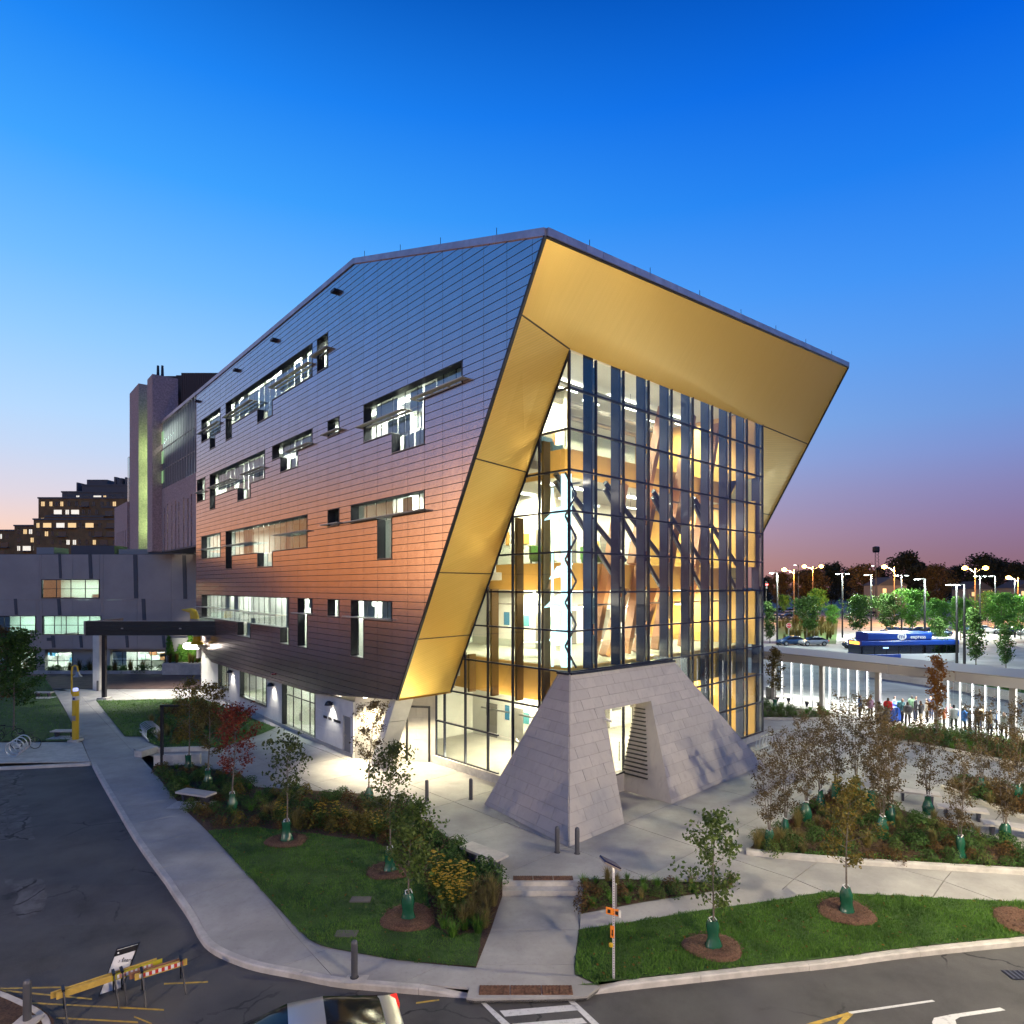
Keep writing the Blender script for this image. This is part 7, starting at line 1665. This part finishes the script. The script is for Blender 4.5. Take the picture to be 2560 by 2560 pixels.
# grass islands
scatter([tuple(G(u, v))[:2] for u, v in ((1955, 1607), (2085, 1607), (2085, 1580), (1960, 1578))], 40, [gr_t], {'tall_reed_grass': 'tall reedy grass on the near traffic island'}, 'near island', 1.0, (1.3, 1.9)); scatter([tuple(G(u, v))[:2] for u, v in ((1945, 1576), (2100, 1576), (2100, 1556), (1950, 1554))], 40, [gr_t], {'tall_reed_grass': 'tall reedy grass on the far traffic island'}, 'far island', 1.2, (1.5, 2.2))
sheet('grass_island', [tuple(G(u, v))[:2] for u, v in ((1945, 1610), (2090, 1610), (2095, 1552), (1940, 1552))], .004, M_lawn)
# ================================================================== foreground things
M_boll = mat('bollard_grey', (0.10, 0.10, 0.11), 0.45, metal=0.4)
bol = thing('bollard', 'x', 'bollard'); MB().lathe([(.085, 0), (.085, .86), (.075, .91), (.045, .94)], n=14).build('post', M_boll, bol, local=True, smooth=True); MB().lathe([(.11, 0), (.11, .015)], n=14).build('flange', M_dark, bol, local=True)
for (u, v), lab in (((886, 2444), 'lone grey bollard on the sidewalk above the silver car'), ((1393, 2131), 'grey bollard left of the stone base corner'), ((1443, 2134), 'grey bollard right of the stone base corner'), ((1067, 2002), 'bollard before the entrance, left of two'), ((1177, 1998), 'bollard before the entrance, right of two'), ((68, 2553), 'grey bollard on the lower left traffic island'), ((244, 1727), 'short pale bollard beside the canopy post')):
    put(bol, USED, tuple(G(u, v)), 0, 1.0, lab, 'bollards')
q = G(886, 2447); sheet('bollard_pad', [(q.x - .25, q.y - .2), (q.x + .3, q.y - .2), (q.x + .35, q.y + .15), (q.x - .2, q.y + .15)], .009, M_conc2)
q = G(68, 2556); MB().box(q + V((0, 0, .02)), (.5, .35, .05)).build('bollard_pad', M_conc2)['kind'] = 'structure'
# solar crossing beacon
q = G(1534, 2448); z0 = q.z
sg = thing('solar_crossing_sign', 'slim white post with solar panel and orange crossing signs', 'sign', tuple(q))
M_white_p = mat('white_perforated_post', (.62, .60, .60), .5, metal=.2); M_or = mat('sign_orange', (.75, .22, .02), .5); M_pv = mat('solar_cell', (.01, .012, .06), .15)
hh_ = (2448 - 2180) / FPX * q.y
MB().box((0, 0, hh_ / 2), (.055, .055, hh_)).build('post', M_white_p, sg, local=True)
hl_ = MB()
for k in range(40): hl_.box((0, -.029, .1 + (hh_ - .2) * k / 40), (.018, .004, .022))
hl_.build('post_holes', M_dark, sg, local=True)['kind'] = 'stuff'
pv = MB().obb((-.24, -.12, hh_ + .30), (.42, .18, -.27), (-.10, .30, .02), (.03, -.01, .04)).build('solar_panel', M_pv, sg, local=True)
MB().obb((-.245, -.125, hh_ + .265), (.43, .185, -.275), (-.10, .30, .02), (.025, -.01, .035)).build('panel_frame', M_canp, pv, local=True)
MB().tube([(0, 0, hh_), (-.02, .05, hh_ + .14)], .03, 7).build('bracket', M_galv, sg, local=True)
MB().box((.055, .03, hh_ - .62), (.05, .10, .62)).build('control_box', M_sill, sg, local=True)
pl_ = MB().obb((-.20, -.06, hh_ - 1.02), (.34, .05, -.10), (0, .02, 0), (0, 0, .17)).build('orange_plate', M_or, sg, local=True)
for k in (.04, .235): MB().obb((-.20 + k, -.066 + k * .12, hh_ - .985 - k * .29), (.075, .01, -.022), (0, .003, 0), (0, 0, .09)).build('lamp_window', M_dark, pl_, local=True)
MB().obb((.12, -.05, hh_ - 1.13), (.06, .01, -.01), (0, .06, 0), (0, 0, .17)).build('plate_box', M_pwall, pl_, local=True)
p2 = MB().obb((-.09, -.06, hh_ - 1.62), (.10, .01, -.02), (0, .015, 0), (0, 0, .30)).build('orange_plate', M_or, sg, local=True)
MB().extr([(-.055, -.066, hh_ - 1.42), (-.025, -.064, hh_ - 1.43), (-.03, -.064, hh_ - 1.53), (-.015, -.063, hh_ - 1.53), (-.042, -.065, hh_ - 1.60), (-.07, -.067, hh_ - 1.52), (-.055, -.066, hh_ - 1.52)], (0, .004, 0)).build('arrow_mark', M_dark, p2, local=True)
MB().lathe([(.02, -.05), (.055, -.03), (.055, .03), (.02, .05)], (-.07, -.03, hh_ - 1.82), 12).build('push_button', M_yel, sg, local=True, smooth=True)
# barricades and the no-entry board
M_wood = mat('barricade_yellow', (0.55, 0.36, 0.07), 0.6, var=0.12, scale=6, world=False); M_wood2 = mat('barricade_lemon', (0.50, 0.42, 0.02), 0.55); M_str_r = mat('reflective_red', (.5, .03, .03), .4); M_str_w = mat('reflective_white', (.75, .73, .7), .4); M_old = mat('worn_brown_board', (.30, .14, .07), .7)
def RPz(u, v, z): y = FPX * (HC - z) / (v - HZ); return V(((u - 1280) / FPX * y, y, z))
ZR_ = -.45
def barricade(lab, a, b, fronts, backm, stripe, cols):
    """two boards on folding steel legs; a, b: the lower front corners of the front board"""
    d = (b - a).normalized(); nn_ = V((d.y, -d.x, 0)).normalized()
    t_ = thing('barricade', lab, 'barricade', (a.x, a.y, ZR_), 0, 'folding barricades')
    L_ = (b - a).length; bh = .15
    for (f0, f1, m_) in fronts: bd = MB().obb(a + d * L_ * f0, d * L_ * (f1 - f0), -nn_ * .04, V((0, 0, bh))).build('board', m_, t_)
    MB().obb(a - nn_ * .13 + V((0, 0, -.01)) - d * .1, d * L_, -nn_ * .04, V((0, 0, bh))).build('board', backm, t_)
    s0_, s1_, n = stripe
    for k in range(n):
        x = L_ * (s0_ + (s1_ - s0_) * k / n); wd = L_ * (s1_ - s0_) / n
        MB().obb(a + d * x + nn_ * .004 + V((0, 0, .03)), d * wd, nn_ * .004, V((0, 0, .09))).build('stripe', cols[k % 2], bd)
    for f in ((.06, .52, .60) if len(fronts) > 1 else (.13, .88)):
        tp0 = a + d * L_ * f + V((0, 0, bh + .02)) - nn_ * .085
        for s_ in (1, -1):
            ft = tp0 + nn_ * s_ * .42 + d * .06; ft.z = ZR_
            MB().bar(tp0 + nn_ * s_ * .06, ft, .03, .05).build('leg', M_dark, t_)
        MB().bar(tp0 - nn_ * .12, tp0 + nn_ * .12, .06, .05).build('hinge', M_dark, t_)
    return t_
a, b = RPz(141, 2500, .08), RPz(406, 2412, .08)
barricade('long yellow barricade of two joined boards at the driveway mouth', a, b, [(0, .5, M_wood), (.5, 1, M_wood2)], M_wood, (.55, .90, 16), (M_str_w, mat('faded_pink', (.5, .22, .18), .5)))
a, b = RPz(337, 2452, .10), RPz(468, 2412, .10)
barricade('shorter orange yellow barricade with red and white stripes', a, b, [(0, 1, M_wood)], M_old, (.08, .92, 14), (M_str_w, M_str_r))
nb = thing('no_entry_board', 'white No Entry board in a dark frame behind barricades', 'sign', tuple(RPz(280, 2495, ZR_)))
bl, br, tr_, tl_ = RPz(250, 2486, ZR_ + .03), RPz(305, 2468, ZR_ + .03), P(343, 2368, 0), P(293, 2374, 0)
yb = (bl.y + br.y) / 2
w_ = br - bl; up = V((.30, .30, 1.12)); up = (P(293, 2374, bl.y + .30) - bl)
MB().obb(bl, w_, up, V((0, .02, 0))).build('panel', M_wt, nb)
MB().obb(bl + up * .84 - V((0, .004, 0)), w_, up * .14, V((0, -.004, 0))).build('header_band', M_dark, nb)
for o_ in (bl - w_ * .03, bl + w_ * 1.0): MB().obb(o_ - V((0, .02, 0)) - up * .02, w_ * .03, up * 1.05, V((0, .06, 0))).build('frame_side', M_dark, nb)
MB().obb(bl - w_ * .03 + up * 1.0 - V((0, .02, 0)), w_ * 1.06, up * .025, V((0, .06, 0))).build('frame_side', M_dark, nb)
ux, uy = w_.normalized(), up.normalized(); un = ux.cross(uy).normalized()
if un.y > 0: un = -un
def board_mtx(fx, fy): o_ = bl + w_ * fx + up * fy + un * .012 - nb.location; m_ = Matrix.Identity(4); m_.col[0] = ux.to_4d(); m_.col[1] = uy.to_4d(); m_.col[2] = un.to_4d(); m_.col[0][3] = m_.col[1][3] = m_.col[2][3] = 0; m_.translation = o_; return m_
text('No Entry', w_.length * .235, M_dark, nb, board_mtx(.52, .68)); 
MB().lathe([(.02, 0), (.02, .004)], n=12).build('badge', M_wt, nb, local=True).matrix_basis = board_mtx(.12, .91)
for fx, fy in ((.5, .74), (.5, .2)): MB().lathe([(.012, 0), (.012, .003)], n=10).build('bolt', M_dark, nb, local=True).matrix_basis = board_mtx(fx, fy)
# silver sedan passing
cs = thing('silver_sedan', 'silver sedan with red tail light at the bottom of the street', 'car', (0, 0, 0))
car_mesh(cs, mat('sedan_champagne', (.55, .53, .48), .28, metal=.6), 4.7, 1.82, 1.47, 'sedan', True)
rear = RPz(1016, 2692, ZR_); hd = V((.935, .355, 0))      # from front to rear
rz = math.atan2(hd.y, hd.x); side = V((-hd.y, hd.x, 0))
loc = V((rear.x, rear.y, ZR_)) - hd * 4.62 + side * .72; cs.location = loc; cs.scale = (1, 1, .86); cs.rotation_euler = (0, 0, rz)
for x in (1.55, 2.75): MB().box((x + .55, -.925, .80), (.20, .03, .035)).build('door_handle', M_galv, cs, local=True)
for x in (1.42, 2.5, 3.42): MB().box((x, -.912, .62), (.008, .012, .56)).build('door_gap', M_ty, cs, local=True)
# lawn plates and drain
for u, v in ((866, 2338), (902, 2252)): q = G(u, v); MB().box(q + V((0, 0, .045)), (.62, .34, .03)).build('access_cover', mat('cover_grey', (.12, .11, .10), .8))['kind'] = 'structure'
q = RPz(2560, 2438, ZR_); dg_ = thing('drain_grate', 'dark slotted drain grate by the right kerb', 'drain', tuple(q)); MB().box(q + V((0, 0, .006)), (.9, .4, .008)).build('frame', M_dark, dg_)
for k in range(7): MB().box(q + V((-.38 + .125 * k, 0, .014)), (.06, .36, .012)).build('bar', M_boll, dg_)
# street lamps along the kerb, outside the frame, whose light reaches the pavements
M_globe = emis('street_globe', (1, .84, .62), 12)
for lab, x, y, pw, c_ in (('globe street lamp beyond the right edge lighting the path', 19.5, 13.5, 9500, (1, .87, .60)), ('globe street lamp across the road on the left', -14.0, 5.0, 2900, (1, .76, .53)), ('globe street lamp across the road on the right', 9.0, 3.0, 5200, (1, .77, .52))):
    t_ = thing('street_lamp', lab, 'street lamp', (x, y, -.4)); MB().tube([(0, 0, 0), (0, 0, 6.6)], [.1, .07], 8).build('pole', M_pole, t_, local=True); MB().lathe([(.1, 6.6), (.2, 6.7), (.12, 6.75)], n=10).build('collar', M_pole, t_, local=True); MB().lathe([(.1, 6.75), (.26, 6.9), (.3, 7.1), (.22, 7.3), (.02, 7.38)], n=14).build('globe', M_globe, t_, local=True, smooth=True)
    lamp('POINT', 'street_lamp_light', (x, y + .5, 9.2 if x > 15 else 6.7), pw, c_, .3)
    if x > 15: t_.scale = (1.2, 1.2, 1.36)

bpy.data.scenes.remove(TMP)
